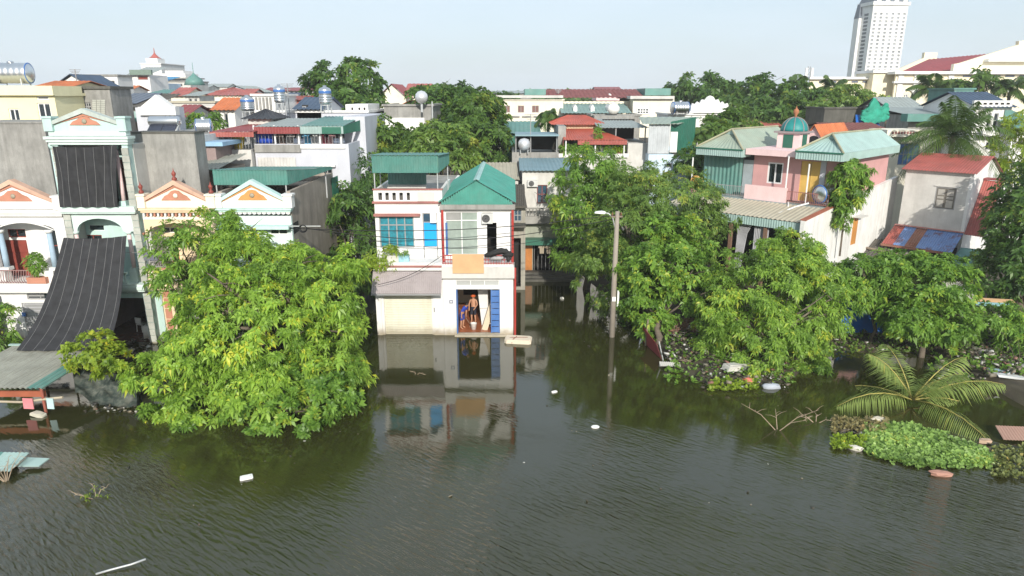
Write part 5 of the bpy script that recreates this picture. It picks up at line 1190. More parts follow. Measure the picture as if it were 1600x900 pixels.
MB().tube([(-5.9, -2.5, 2.45), (-4.0, -2.7, 2.38), (-2.0, -2.6, 2.36)], .09, 7).build('roof_log', OLDWOOD, t)
t = house('tarpaulin', 'teal tarpaulin stretched below the stair cover of the red roofed house', F, 'tarpaulin')
MB().slab((-.2, -3.4, 1.6), (1.7, -2.0, 1.8), (1.8, 0.3, 2.9), (.15, -.6, 3.0), .03).build('sheet', TEALF, t)
for x, y, z in ((-.2, -3.4, 1.6), (1.7, -2.0, 1.8), (1.8, .3, 2.9)): MB().tube([(x, y, -.5), (x, y, z)], .04, 6).build('pole', OLDWOOD, t)
MB().box(.2, 1.5, -.4, -.3, 0, 2.6).build('board_wall', CEMENTD, t)
# fibre cement roof near the right edge
p0 = at(1478, 462, 38.5); p1 = at(1540, 472, 36.5)
t = thing('shed_roof', 'low ribbed grey shed roof beside the dark tree on the right', 'shed', (p0.x+1.5, 38, .4))
c = Vector((p0.x+1.5, 38, .4)); Pq = [at(1540, 475, 36.2)-c, at(1470, 455, 37.2)-c, at(1473, 440, 39.2)-c, at(1508, 441, 39.4)-c]
MB().corr(Pq[1], Pq[0], Pq[3], Pq[2], .22, .045).build('roof_sheet', mat('bleached_fibre_sheet', (.5, .47, .38), dirt=.4), t)
for q in Pq: MB().tube([q, (q.x, q.y, -1)], .06, 6).build('post', OLDWOOD, t)
b = MB().box(-1.0, 1.0, -.2, .2, 0, .05).build('plank', WOOD, t); b.location = at(1552, 470, 36)-c; b.rotation_euler = (R(10), 0, R(-12))
b = MB().box(-.9, .9, -.18, .18, 0, .05).build('plank', mat('pale_teal_plank', (.28, .5, .52)), t); b.location = at(1550, 476, 35.6)-c; b.rotation_euler = (R(8), 0, R(-5))
o = MB().slab(at(1310, 520, 35.5)-at(1350, 480, 36), at(1378, 520, 35.5)-at(1350, 480, 36), at(1385, 452, 36.8)-at(1350, 480, 36), at(1318, 452, 36.8)-at(1350, 480, 36), .03).build('tarpaulin', mat('bright_blue_tarp', (.01, .13, .50), rough=.45, var=.2), None); o.location = at(1350, 480, 36); tag(o, 'bright blue tarpaulin screen half hidden behind the shrubs', 'tarpaulin')
# ================================================================ the town behind
def back_house(name, label, Y, wall, m, depth=6, roof=None, wins=(), cat='house', group=None, extra=None, rz=0.0, fm=None, gm=None, coping=None):
    """wall = (u0,v0,u1,v1 or None for ground); roof = ('shed'|'gable'|'flat'|'gablefront'|'hip', material, ...)"""
    u0, v0, u1, v1 = wall; F = Face((u0+u1)/2, v0, Y, rz); t = house(name, label, F, cat, group)
    um, vm = (u0+u1)/2, v0+8
    x0, x1 = F.x(u0, vm), F.x(u1, vm); z1 = F.z(v0, um); z0 = F.z(v1, um) if v1 else 0
    rc = [F.rect(*w[:4]) for w in wins]
    mb = MB().wall(x0, x1, z0, z1, 0, .2, rc).box(x0, x0+.2, .201, depth, z0, z1).box(x1-.2, x1, .201, depth, z0, z1).box(x0+.201, x1-.201, depth-.2, depth, z0, z1)
    if not roof or roof[0] == 'flat': mb.box(x0+.201, x1-.201, .201, depth-.201, z1-.5, z1-.35)
    mb.build('wall', m, t)
    for r, w_ in zip(rc, wins):
        o = window(t, r, .06, *(w_[4:6] if len(w_) > 5 else (2, 1)), fm or FRAMEG, gm or GLASS, .07, .08); 
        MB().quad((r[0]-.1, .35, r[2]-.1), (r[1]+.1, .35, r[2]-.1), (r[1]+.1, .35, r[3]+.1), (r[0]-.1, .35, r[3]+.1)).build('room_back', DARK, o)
    if roof:
        k, rm = roof[0], roof[1]
        if k == 'flat': MB().box(x0-.15, x1+.15, -.15, .25, z1+.002, z1+.18).box(x1-.25, x1+.15, .252, depth+.15, z1+.002, z1+.18).box(x0-.15, x0+.25, .252, depth+.15, z1+.002, z1+.18).build('coping', rm, t)
        if k == 'shed':
            zb = F.z(roof[2], um, depth); MB().corr((x0-.2, -.5, z1), (x1+.2, -.5, z1), (x1+.2, depth, zb), (x0-.2, depth, zb), roof[3] if len(roof) > 3 else .35, .04).build('roof', rm, t)
        if k == 'gable':
            zb = F.z(roof[2], um, depth/2); pt = roof[3] if len(roof) > 3 else .35
            MB().corr((x0-.3, -.5, z1), (x1+.3, -.5, z1), (x1+.3, depth/2, zb), (x0-.3, depth/2, zb), pt, .05).corr((x1+.3, depth+.4, z1), (x0-.3, depth+.4, z1), (x0-.3, depth/2, zb), (x1+.3, depth/2, zb), pt, .05).build('roof', rm, t)
            for xe in (x0, x1-.2): MB().prism_x([(0, z1), (depth, z1), (depth/2, zb-.1)], xe, xe+.2).build('gable', m, t)
        if k == 'gablefront':
            zb = F.z(roof[2], um); xm = (x0+x1)/2; pt = roof[3] if len(roof) > 3 else .35
            MB().corr((x0-.3, -.4, z1-.1), (x0-.3, depth, z1-.1), (xm, depth, zb), (xm, -.4, zb), pt, .05).corr((x1+.3, depth, z1-.1), (x1+.3, -.4, z1-.1), (xm, -.4, zb), (xm, depth, zb), pt, .05).build('roof', rm, t)
            MB().prism([(x0, z1), (x1, z1), (xm, zb-.12)], 0, .2).build('gable', m, t)
        if k == 'hip':
            zb = F.z(roof[2], um, depth/2); xm = (x0+x1)/2; hw = min((x1-x0)/2*.95, depth/2); pt = roof[3] if len(roof) > 3 else .35
            MB().corr((x0-.4, -.4, z1), (x1+.4, -.4, z1), (x1-hw, depth/2, zb), (x0+hw, depth/2, zb), pt, .05).corr((x1+.4, depth+.4, z1), (x0-.4, depth+.4, z1), (x0+hw, depth/2, zb), (x1-hw, depth/2, zb), pt, .05).corr((x1+.4, -.4, z1), (x1+.4, depth+.4, z1), (x1-hw, depth/2, zb), (x1-hw+.01, depth/2-.01, zb), pt, .05).corr((x0-.4, depth+.4, z1), (x0-.4, -.4, z1), (x0+hw, depth/2, zb), (x0+hw+.01, depth/2-.01, zb), pt, .05).build('roof', rm, t)
    t['_b'] = 0; del t['_b']
    return t, F, (x0, x1, z0, z1)
def box_part(t, F, u0, v0, u1, v1, d, dep, m, name):
    x0, x1, z0, z1 = F.rect(u0, v0, u1, v1, d); return MB().box(x0, x1, d, d+dep, z0, z1).build(name, m, t)
# ---- far left cluster
t, F, b = back_house('town_house', 'yellow house with a steel tank on its flat roof at the left edge', 44, (-60, 150, 86, None), YELLOW, 3.0, ('flat', YELLOW), [(15, 170, 31, 193, 2, 1), (60, 161, 80, 191, 2, 1), (57, 150.5, 76, 156, 1, 1)], fm=FRAMEW)
box_part(t, F, -60, 134, 82, 149, -.3, 3, YELLOW, 'parapet')
tank_h('water_tank', 'large stainless tank lying on the yellow house roof', (at(14, 133, 45).x, 45.5, at(14, 133, 45).z), 2.0, .62, R(8), stand=.12)
t, F, b = back_house('town_house', 'grey concrete house with grilled window right of the yellow house', 47, (84, 139, 172, None), CEMENT, 2.6, ('flat', CEMENTD), [(130, 160, 143, 178, 3, 3)])
for j in range(8):
    for i in range(3):
        r_ = F.rect(144.5+i*6.8, 156+j*3.0, 150.6+i*6.8, 158.6+j*3.0, -.02); MB().box(r_[0], r_[1], -.04, -.002, r_[2], r_[3]).build('brick', STONE, t)
back_house('town_house', 'house with an orange red tiled gable behind the grey concrete house', 58, (62, 136, 112, None), YELLOW, 5, ('gable', ORTILE, 127, .4))
back_house('town_house', 'white gabled house with dark slate roof behind the orange roof', 70, (84, 138, 150, None), WHITE2, 5, ('gablefront', BLUETILE, 116, .5), [(107, 128, 113, 134, 2, 1)])
back_house('town_house', 'white flat roofed block with a dark terrace opening at upper left', 76, (130, 119, 184, None), WHITE2, 3, ('flat', CEMENT), [(160, 126, 180, 140, 3, 1)])
t, F, b = back_house('town_house', 'low shed with a slanted row of solar panels beside the lavender house', 55, (172, 168, 232, None), CEMENTB, 5.5, ('shed', OLDTILE, 147))
pn = F.z(166); 
for k in range(5):
    x0, x1 = F.x(188+k*9.5, 155, 2), F.x(196.5+k*9.5, 155, 2); za, zb = F.z(164, d=.6), F.z(148, d=5.2); MB().slab((x0-.4, .6, za+.12), (x1-.4, .6, za+.12), (x1-.5, 5.2, zb+.15), (x0-.5, 5.2, zb+.15), .05).build('solar_panel', SOLAR, t)
box_part(t, F, 172, 174, 228, 184, -.5, .5, PALET, 'balcony_front'); box_part(t, F, 172, 184, 222, 190, -.9, .9, TEALF, 'awning')
t, F, b = back_house('town_house', 'lavender house with a white classical pediment on its roof', 48, (212, 168, 256, None), LAV, 3, None)
r_ = F.rect(216, 167, 274, 180, -.3); MB().box(r_[0], r_[1], -.3, .3, r_[2], r_[3]).build('entablature', WHITE2, t); xa = F.x(243, 150, -.3); MB().prism([(r_[0]+.2, r_[3]+.002), (r_[1]-.2, r_[3]+.002), (xa, F.z(148, d=-.3))], -.35, .3).build('roof_pediment', WHITE2, t)
for u in (263, 271): box_part(t, F, u-2, 180.5, u+2, 205, -.1, .3, WHITE2, 'column')
MB().box(r_[1]-1.6, r_[1], .3, 5, 0, F.z(206)).build('side_wing', CEMENTL, t)
t, F, b = back_house('town_house', 'small house with red edged dark roof right of the lavender house', 56, (268, 184, 288, None), WHITE, 6, ('gable', DKRED, 164, .4)) 
# solar heater
c = at(256, 209, 43.5); t = thing('solar_heater', 'solar water heater with steel drum on the streaked grey wall', 'solar heater', (c.x, 43.5, c.z))
MB().lathe([(.001, -.95), (.28, -.92), (.3, -.85), (.3, .85), (.28, .92), (.001, .95)], 0, .3, 16, .75, 'x').build('drum', STEEL, t, True)
for k in range(2): MB().slab((-.85+k*.86, -.45, .1), (-.03+k*.86, -.45, .1), (-.03+k*.86, .15, .55), (-.85+k*.86, .15, .55), .05).build('collector', SOLAR, t)
MB().tube([(-.9, -.5, .0), (-.9, .2, .5), (-.9, .3, 0)], .03, 6).tube([(.9, -.5, .0), (.9, .2, .5), (.9, .3, 0)], .03, 6).build('stand', POSTM, t)
t, F, b = back_house('town_house', 'white box house with dark green shed roof below the far white tower', 95, (203, 117, 234, None), WHITE2, 5, ('shed', GREYSH, 105), [(215, 118.5, 231, 125, 1, 1)], gm=DWOOD)
box_part(t, F, 202, 109, 236, 117, -.6, .4, mat('grey_green_fascia', (.18, .24, .2)), 'fascia')
t, F, b = back_house('town_tower', 'slim white tower house with small red cap in the far left skyline', 140, (221, 100, 252, None), WHITE2, 10, ('flat', WHITE2), [(226, 108, 229, 113, 1, 1), (236, 108, 239, 113, 1, 1)], 'tower house')
r_ = F.rect(228, 91, 246, 100, 3); MB().box(r_[0], r_[1], 3, 6, b[3], r_[3]).build('lantern', WHITE2, t); xm = (r_[0]+r_[1])/2
MB().lathe([(1.3, 0), (.8, .3), (.3, .8), (.12, 1.1), (.06, 1.9), (.001, 2.1)], xm, 4.5, 8, r_[3]+.002).build('cap', REDSH, t)
t, F, b = back_house('apartment_block', 'stepped grey apartment block with rounded white top storey', 120, (249, 128, 298, None), CEMENTL, 7, ('flat', CEMENT), [(252+k*9, 131, 258+k*9, 135, 2, 1) for k in range(4)]+[(252+k*9, 138, 258+k*9, 142, 2, 1) for k in range(4)], 'building')
box_part(t, F, 253, 115, 290, 127.6, 1.5, 5, WHITE, 'upper_storey'); box_part(t, F, 250, 121, 296, 123, .5, 6, CEMENT, 'floor_band'); box_part(t, F, 258, 110.5, 286, 115, 2, 4, WHITE2, 'top_storey')
MB().lathe([(1.6, 0), (1.2, .9), (.4, 1.5), (.05, 1.9), (.04, 3.4), (.001, 3.5)], F.x(304, 130, -6), -6, 12, F.z(133, d=-6)).build('dome', TEALF, t, True)
back_house('town_house', 'pale blue-walled house with blue awning in the far left', 100, (232, 130, 252, None), BLUEW, 6, ('shed', mat('blue_awning', (.1, .3, .5)), 120), [(236, 134, 241, 139, 1, 1)])
back_house('town_house', 'house with a red gable roof under the far teal dome', 86, (268, 150, 290, None), CREAM, 6, ('gable', REDSH, 137, .5))
back_house('town_house', 'long house under a bright red hipped roof in the left skyline', 92, (313, 149, 378, None), CREAM, 9, ('hip', REDSH, 137, .5))
back_house('town_house', 'pale shed with grey gabled roof behind the long red roof', 105, (345, 143, 398, None), BLUEW, 8, ('gablefront', GREYSH, 134, .6))
back_house('long_hall', 'long low hall with dull red roof on the left skyline', 125, (410, 142, 490, None), CEMENTL, 10, ('gable', DKRED, 137, .6), [(412+k*7, 143, 416+k*7, 146, 1, 1) for k in range(11)], 'hall')
back_house('town_house', 'windowless grey block with beige flat roof behind the orange gables', 70, (262, 161, 336, None), CEMENTL, 4, ('flat', BEIGE))
box_part(*back_house('town_house', 'weathered grey wall block with a long concrete roof edge', 62, (300, 172, 336, None), CEMENT, 3, ('flat', CEMENT))[:2], 296, 165, 338, 168, -.6, 3, CEMENTL, 'roof_edge')
for k, (u0, u1, v0, va, Y) in enumerate(((337, 353, 172, 153, 57), (358, 373, 174, 158, 60))):
    t, F, b = back_house('dormer_house', ('white gabled house with steep orange tile roof and arched loggia', 'second smaller orange tiled gable just behind the arched one')[k], Y, (u0, v0, u1+14*(1-k), None), WHITE2, 5, ('gable', ORTILE, va, .35), [(u0+2, 177, u0+8, 200, 1, 1)] + ([(u0+14, 177, u0+20, 200, 1, 1)] if k == 0 else []))
tank_v('water_tank', 'upright steel tank with blue band nearest the black pyramid roof', (at(389, 186, 52).x, 52, at(389, 190, 52).z), 1.05, .48, .75)
tank_v('water_tank', 'upright steel tank on tall stand left of the blue roof', (at(440, 186, 54).x, 54, at(440, 186, 54).z), 1.25, .42, 1.2)
tank_v('water_tank', 'upright steel tank on stand right of the blue tiled roof', (at(510, 176, 50).x, 50, at(510, 176, 50).z), 1.2, .42, .55)
t, F, b = back_house('town_house', 'white house wall with upright slats between two steel tanks', 60, (395, 150, 430, None), WHITE2, 6, ('flat', WHITE2))
for k in range(5): box_part(t, F, 399+k*5.5, 152, 402+k*5.5, 171, -.12, .11, CEMENT, 'slat')
back_house('town_house', 'white gabled house with dark blue tile roof by the tall steel tank', 58, (464, 171, 502, None), WHITE2, 7, ('gable', BLUETILE, 152, .35), [(472, 166, 478, 172, 1, 1)])
t, F, b = back_house('town_house', 'red walled house behind the steel tanks', 66, (426, 156, 474, None), mat('brick_red_wall', (.4, .14, .11), dirt=.2), 6, ('shed', REDSH, 150))
# black pyramid roof
t, F, b = back_house('roof_pavilion', 'small black hipped roof structure in front of the upright tank', 50, (388, 186, 424, None), CEMENTL, 3, ('hip', mat('black_sheet', (.035, .036, .042), rough=.5), 171))
# ---- white lavender block with rooftop drying rooms
t, F, b = back_house('drying_terrace_house', 'white house with open rooftop drying rooms under red, grey and green roofs', 46.5, (398, 225, 545, None), LAV, 9, None, [(497, 261, 520, 288, 3, 1)])
SB = lambda *a: box_part(t, F, *a)
hp = F.rect(494, 258, 523, 261, -.3); MB().box(hp[0], hp[1], -.3, -.002, hp[2], hp[3]).build('window_hood', WHITE2, t)
q = F.rect(403, 246, 462, 262, -.08); MB().corr((q[0], -.08, q[2]-.3), (q[1], -.08, q[2]-.3), (q[1], -.08, q[3]), (q[0], -.08, q[3]), .2, .03).build('wall_sheet', mat('off_white_sheet', (.62, .60, .57), dirt=.3, streak=True), t)
MB().box(F.x(398, 228), F.x(470, 228), -.12, -.002, F.z(238), F.z(226)).build('stained_band', CEMENT, t)
MB().box(F.x(470, 232), F.x(540, 232), -.12, -.002, F.z(232), F.z(226)).build('floor_band', WHITE2, t)
zf = F.z(225)
for u in (398, 430, 467, 500, 533): x = F.x(u, 215, .1); MB().box(x-.05, x+.05, .05, .15, zf, F.z(196)).build('roof_post', FRAMEW, t)
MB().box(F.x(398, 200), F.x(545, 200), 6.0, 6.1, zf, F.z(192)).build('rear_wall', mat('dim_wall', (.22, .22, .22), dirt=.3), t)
def canopy(u0, u1, ve, vt, dep, m, fm, vf, nm):
    x0, x1 = F.x(u0, ve, -.3), F.x(u1, ve, -.3); ze = F.z(ve, d=-.3); zt = F.z(vt, d=dep)
    r = MB().corr((x0, -.3, ze), (x1, -.3, ze), (x1, dep, zt), (x0, dep, zt), .25, .03).build(nm, m, t)
    zz = F.z(vf, d=-.3); MB().corr((x0, -.33, zz), (x1, -.33, zz), (x1, -.33, ze-.02), (x0, -.33, ze-.02), .18, .02).build('fringe', fm, r); return x0, x1, ze, zt
canopy(396, 468, 198, 185, 6, GREYSH, DKRED, 209, 'roof'); x0, x1, ze, zt = canopy(468.5, 536, 197, 182, 6, TEALF, mat('grey_fringe', (.32, .42, .40), rough=.6), 209, 'roof')
zz = F.z(209, d=-.3); MB().corr((x1+.02, -.3, zz), (x1+.5, 6, zz), (x1+.5, 6, zt), (x1+.02, -.3, ze), .25, .03).build('side_fringe', GREENF, t)
q = F.rect(503, 198.5, 533, 209, -.34); MB().box(q[0], q[1], -.4, -.365, q[2], q[3]).build('fringe_patch', GREENF, t)
mb = MB()
for k in range(26): x = F.x(398+k*5.5, 217, 0); mb.tube([(x, .02, zf), (x, .02, F.z(210))], .015, 5)
mb.build('grille', FRAMEG, t)
for k, (u, cc) in enumerate(((408, (.02, .07, .45)), (414, (.02, .07, .45)), (421, (.02, .07, .45)))):
    o = MB().lathe([(.001, 0), (.26, 0), (.3, .2), (.3, .6), (.26, .8), (.001, .82)], 0, 0, 14).build('plastic_barrel', mat('blue_barrel', cc, rough=.4), None, True); o.location = F.o + Vector((F.x(u, 222, .7), .7, zf)); tag(o, ('left', 'middle', 'right')[k] + ' one of three blue barrels behind the rooftop grille', 'barrel', 'blue barrels on the terrace')
for k, (u, cc) in enumerate(((480, (.15, .45, .7)), (492, (.6, .6, .6)), (505, (.5, .1, .14)), (515, (.55, .3, .3)), (440, (.3, .22, .18)), (452, (.4, .38, .36)))):
    o = MB().prism([(-.22, -.75), (.22, -.75), (.24, -.2), (.36, -.26), (.4, -.08), (.15, 0), (-.15, 0), (-.4, -.08), (-.36, -.26), (-.24, -.2)], -.04, .04).build('hanging_shirt', mat('laundry_%d' % k, cc, rough=.9), None); o.location = F.o + Vector((F.x(u, 212, 1.2), 1.2, F.z(209, d=1.2))); tag(o, ('light blue', 'white', 'dark red', 'dusty pink', 'brown', 'grey')[k] + ' shirt drying in the rooftop drying room', 'laundry', 'shirts in the drying room')
# side tower of that block
box_part(t, F, 540, 182, 573, 300, 3.5, 8, LAV, 'stair_tower'); 
t, F, b = back_house('town_house', 'pale lavender flat roofed block with small vents left of the dark trees', 58, (430, 176, 574, None), LAV, 9, ('flat', WHITE2)); 
for u in (549, 560, 568): box_part(t, F, u, 168, u+3, 172, -.02, .1, DARK, 'vent')
box_part(t, F, 540, 163, 575, 175.8, -.01, 5, WHITE2, 'parapet')
# left wing with red roof
t, F, b = back_house('drying_terrace_house', 'pale rooftop house with dark red canopy and yellow basin on its terrace', 46, (340, 234, 393, None), CEMENTL, 8, None, [(354, 255, 366, 263, 1, 1)])
zf = F.z(233)
x0, x1 = F.x(327, 205, -.5), F.x(396, 205, -.5); ze = F.z(206, d=-.5); zt = F.z(190, d=6); MB().corr((x0, -.5, ze), (x1, -.5, ze), (x1+.4, 6, zt), (x0+1.2, 6, zt), .25, .03).build('roof', DKRED, t)
zz = F.z(214, d=-.5); MB().corr((x0, -.53, zz), (x1, -.53, zz), (x1, -.53, ze-.02), (x0, -.53, ze-.02), .2, .02).build('fringe', REDSH, t)
mb = MB()
for k in range(10): x = F.x(351+k*4.6, 224, 0); mb.tube([(x, .02, zf), (x, .02, zz)], .016, 5)
mb.build('grille', FRAMEG, t)
o = MB().lathe([(.001, 0), (.3, 0), (.42, .75), (.45, .76), (.4, .7), (.001, .7)], 0, 0, 14).build('plastic_basin', mat('yellow_plastic', (.65, .5, .08), rough=.4), None, True); o.location = F.o + Vector((F.x(374, 233, .5), .5, zf)); tag(o, 'yellow plastic tub behind the grille under the dark red canopy', 'tub')
tank_h('water_tank', 'round ended steel tank beside the dark red canopy', (at(320, 214, 47.5).x, 47.5, at(320, 214, 47.5).z), .9, .5, R(20), stand=.2)
# ---- centre: trees hide most; grey walled house with a round tank
t, F, b = back_house('town_house', 'stained concrete house with white lower band among the trees', 62, (600, 166, 676, None), CEMENT, 7, ('flat', CEMENT))
box_part(t, F, 601, 184, 664, 250, -.06, .05, WHITE, 'white_band')
t = thing('water_tank', 'round white tank on a post above the stained concrete house', 'water tank', (at(659, 166, 61).x, 61, at(659, 166, 61).z))
MB().lathe([(.001, -.55), (.3, -.47), (.5, -.25), (.56, 0), (.5, .25), (.3, .47), (.001, .55)], 0, 0, 16, .75).build('sphere', mat('pale_steel', (.72, .72, .74), rough=.35, metal=.5), t, True); MB().tube([(0, 0, -.5), (0, 0, .25)], .1, 8).build('post', POSTM, t); MB().tube([(.9, 0, -2), (.9, 0, .4)], .06, 6).build('pipe', POSTM, t)
t, F, b = back_house('villa', 'cream villa with dark red gabled roofs behind the tall trees', 95, (593, 152, 634, None), CREAM, 9, ('gablefront', DKRED, 131, .6)); 
back_house('villa_wing', 'wing of the cream villa under a long red roof', 100, (634, 148, 668, None), CREAM, 9, ('gable', REDSH, 131, .6), cat='villa')
back_house('town_house', 'house with small orange roof tip above the stained concrete house', 72, (625, 166, 660, None), CREAM, 6, ('gablefront', ORTILE, 157, .4))
# ---- long cream institution
t, F, b = back_house('institution', 'long cream public building with brown-red roof and three shuttered windows', 95, (777, 157, 880, None), CREAM, 14, ('flat', CREAM), [(787, 165, 797, 176, 2, 1), (809, 165, 819, 176, 2, 1), (831, 165, 842, 176, 2, 1)], 'building', gm=mat('brown_shutter', (.22, .12, .1)))
x0, x1, z0, z1 = F.rect(775, 149, 880, 153, -.6); MB().box(x0, x1, -.6, 12, z0, z1).build('cornice', CEMENTL, t)
for k in range(6): box_part(t, F, 780+k*18, 181, 794+k*18, 183, -.2, .19, CEMENT, 'ledge')
box_part(t, F, 880, 158, 990, 215, 3, 10, CREAM, 'centre_wall'); x0, x1 = F.x(851, 150, 2), F.x(1008, 150, 2); za, zb = F.z(153, d=2), F.z(140, d=9)
MB().corr((x0, 2, za), (x1, 2, za), (x1, 9, zb), (x0, 9, zb), .6, .08).corr((x1, 16, za), (x0, 16, za), (x0, 9, zb), (x1, 9, zb), .6, .08).build('roof', mat('brown_red_roof', (.24, .07, .065), dirt=.3, var=.15), t)
x0, x1 = F.x(877, 170, -3), F.x(988, 170, -3); za, zb = F.z(177, d=-3), F.z(162, d=3); MB().corr((x0, -3, za), (x1, -3, za), (x1, 3, zb), (x0, 3, zb), .5, .06).build('porch_roof', mat('grey_green_roof', (.22, .33, .31), dirt=.2), t)
for u in (899, 926, 952): 
    q = F.rect(u-3, 168, u+3, 175, -2); MB().prism([(q[0], q[2]), (q[1], q[2]), (q[1], q[3]), ((q[0]+q[1])/2, q[3]+.4), (q[0], q[3])], -2, 1).build('dormer', WHITE2, t)
q = F.rect(948, 146, 958, 151, 4); MB().prism([(q[0], q[2]), (q[1], q[2]), ((q[0]+q[1])/2, q[3])], 4, 6).build('dormer', WHITE2, t)
box_part(t, F, 988, 155, 1052, 215, 0, 12, CREAM, 'right_wing'); box_part(t, F, 985, 150, 1054, 154.6, -.6, 12.5, CEMENTL, 'wing_cornice')
r_ = F.rect(995, 169, 1014, 178, -.1); window(t, r_, -.12, 4, 2, FRAMEW, GLASS, .12)
box_part(t, F, 820, 139, 853, 148.6, 4, 7, TEALF, 'roof_tank_room'); box_part(t, F, 1008, 138, 1048, 149, 4, 7, TEALF, 'roof_tank_room')
back_house('far_hall', 'far hall with grey roof left of the cream institution', 170, (756, 146, 830, None), CEMENT, 12, ('gable', GREYSH, 142, .8), cat='hall')
back_house('far_house', 'far house with a pinkish roof above the institution', 180, (932, 141, 970, None), PINKL, 10, ('gable', DKRED, 136, .8))
# green gabled shed left of the red house
back_house('shed', 'dark green metal gabled shed left of the red roofed terrace', 66, (789, 208, 840, None), GREENF, 8, ('gable', TEALF, 190, .4), cat='shed')
# ---- red roofed terrace house
t, F, b = back_house('terrace_house', 'grey house with stacked red roofs and planted roof terrace', 58, (872, 244, 980, None), CEMENTL, 10, None)
box_part(t, F, 980, 224, 1013, 280, .3, 8, CEMENTL, 'side_block'); box_part(t, F, 870, 240, 982, 246, -.25, .24, WHITE2, 'terrace_kerb')
box_part(t, F, 872, 197, 884, 243, .5, 6, CEMENT, 'stair_wall'); zk = F.z(243)
x0, x1 = F.x(880, 218, -.6), F.x(980, 218, -.6); ze = F.z(219, d=-.6); zt = F.z(201, d=4)
MB().corr((x0, -.6, ze), (x1, -.6, ze), (x1-2, 4, zt), (x0+.3, 4, zt), .25, .04).build('roof', mat('tile_red_sheet', (.46, .10, .06), rough=.5, var=.1), t)
zz = F.z(226, d=-.6); MB().corr((x0+1.2, -.63, zz), (x1, -.63, zz), (x1, -.63, ze-.02), (x0+1.2, -.63, ze-.02), .25, .03).build('fringe', REDSH, t)
MB().corr((x0, -.6, zz-.1), (x0+.2, 4, zt-1.0), (x0+.2, 4, zt), (x0, -.6, ze), .25, .03).build('side_fringe', REDSH, t)
box_part(t, F, 885, 195, 946, 201, 4.05, .3, PEACH, 'cream_band'); 
xa, xb = F.x(862, 195, 3.5), F.x(950, 195, 3.5); ze2 = F.z(195, d=3.5); zt2 = F.z(180, d=7); xm = (xa+xb)/2
MB().corr((xa, 3.5, ze2), (xb, 3.5, ze2), (xm+.8, 7, zt2), (xm-.8, 7, zt2), .25, .04).corr((xb, 3.5, ze2), (xb, 10.5, ze2), (xm+.8, 7, zt2), (xm+.81, 6.99, zt2), .25, .04).corr((xa, 10.5, ze2), (xa, 3.5, ze2), (xm-.8, 7, zt2), (xm-.81, 6.99, zt2), .25, .04).build('roof', mat('tile_red_sheet'), t)
for u in (884, 930, 975): x = F.x(u, 235, -.4); MB().tube([(x, -.4, zk), (x, -.4, ze)], .06, 6).build('post', FRAMEW, t)
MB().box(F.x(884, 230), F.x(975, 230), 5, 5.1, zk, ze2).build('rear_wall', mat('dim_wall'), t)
x0, x1 = F.x(935, 200, 1), F.x(1016, 200, 1); MB().corr((x0, 1, F.z(200, d=1)), (x1, 1, F.z(200, d=1)), (x1-.8, 7, F.z(186, d=7)), (x0, 7, F.z(186, d=7)), .3, .04).build('roof', GREYSH, t)
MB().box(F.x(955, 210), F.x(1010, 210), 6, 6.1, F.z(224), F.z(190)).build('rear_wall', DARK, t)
for u in (962, 1008): x = F.x(u, 212, 1.2); MB().tube([(x, 1.2, F.z(224)), (x, 1.2, F.z(200, d=1.2))], .06, 6).build('post', FRAMEG, t)
tank_v('water_tank', 'steel tank under the red terrace roof among the plants', F.o + Vector((F.x(915, 242, .8), .8, zk)), .9, .75, .1)
for k in range(6):
    u = 882+k*17; plant_pot('terrace_plant', ('leafy plant at the left end of the red roofed terrace', 'low bush second along the red roofed terrace', 'tall plant left of the steel tank on the terrace', 'tall climbing plant right of the steel tank on the terrace', 'spreading bush second from the right end of the terrace', 'yellowish plant at the right end of the red roofed terrace')[k], F.o + Vector((F.x(u, 242, -.1), -.05, zk+.01)), .2, .3, (.6, .5, .9, 2.2, 1.0, .7)[k], SALMON, LEAF_MID if k != 5 else LEAF_YEL, group='plants on the red roofed terrace', n=70, L_=.3, seed=30+k)
# dark terrace at its left
t, F, b = back_house('terrace_house', 'flat terrace house with dark open room and round tank left of the red roofs', 57, (800, 238, 873, None), CEMENT, 8, None)
MB().slab((F.x(805, 212), -.4, F.z(210)), (F.x(873, 212), -.4, F.z(210)), (F.x(873, 212), 6, F.z(206, d=6)), (F.x(805, 212), 6, F.z(206, d=6)), .12).build('roof', BLUESH, t)
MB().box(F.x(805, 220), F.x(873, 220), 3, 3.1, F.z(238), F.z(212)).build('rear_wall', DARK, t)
for u in (806, 829, 870): x = F.x(u, 225, .1); MB().tube([(x, .1, F.z(238)), (x, .1, F.z(210))], .06, 6).build('post', FRAMEG, t)
t = thing('water_tank', 'round pale steel tank standing before the dark open terrace room', 'water tank', (at(819, 240, 56.6).x, 56.6, at(819, 240, 56.6).z)); MB().lathe([(.001, -.5), (.35, -.4), (.5, -.15), (.5, .15), (.35, .4), (.001, .5)], 0, 0, 16, .75).build('sphere', mat('pale_steel'), t, True); [MB().tube([(q, 0, 0), (q, 0, .4)], .05, 6).build('post', POSTM, t) for q in (-.3, .3)]
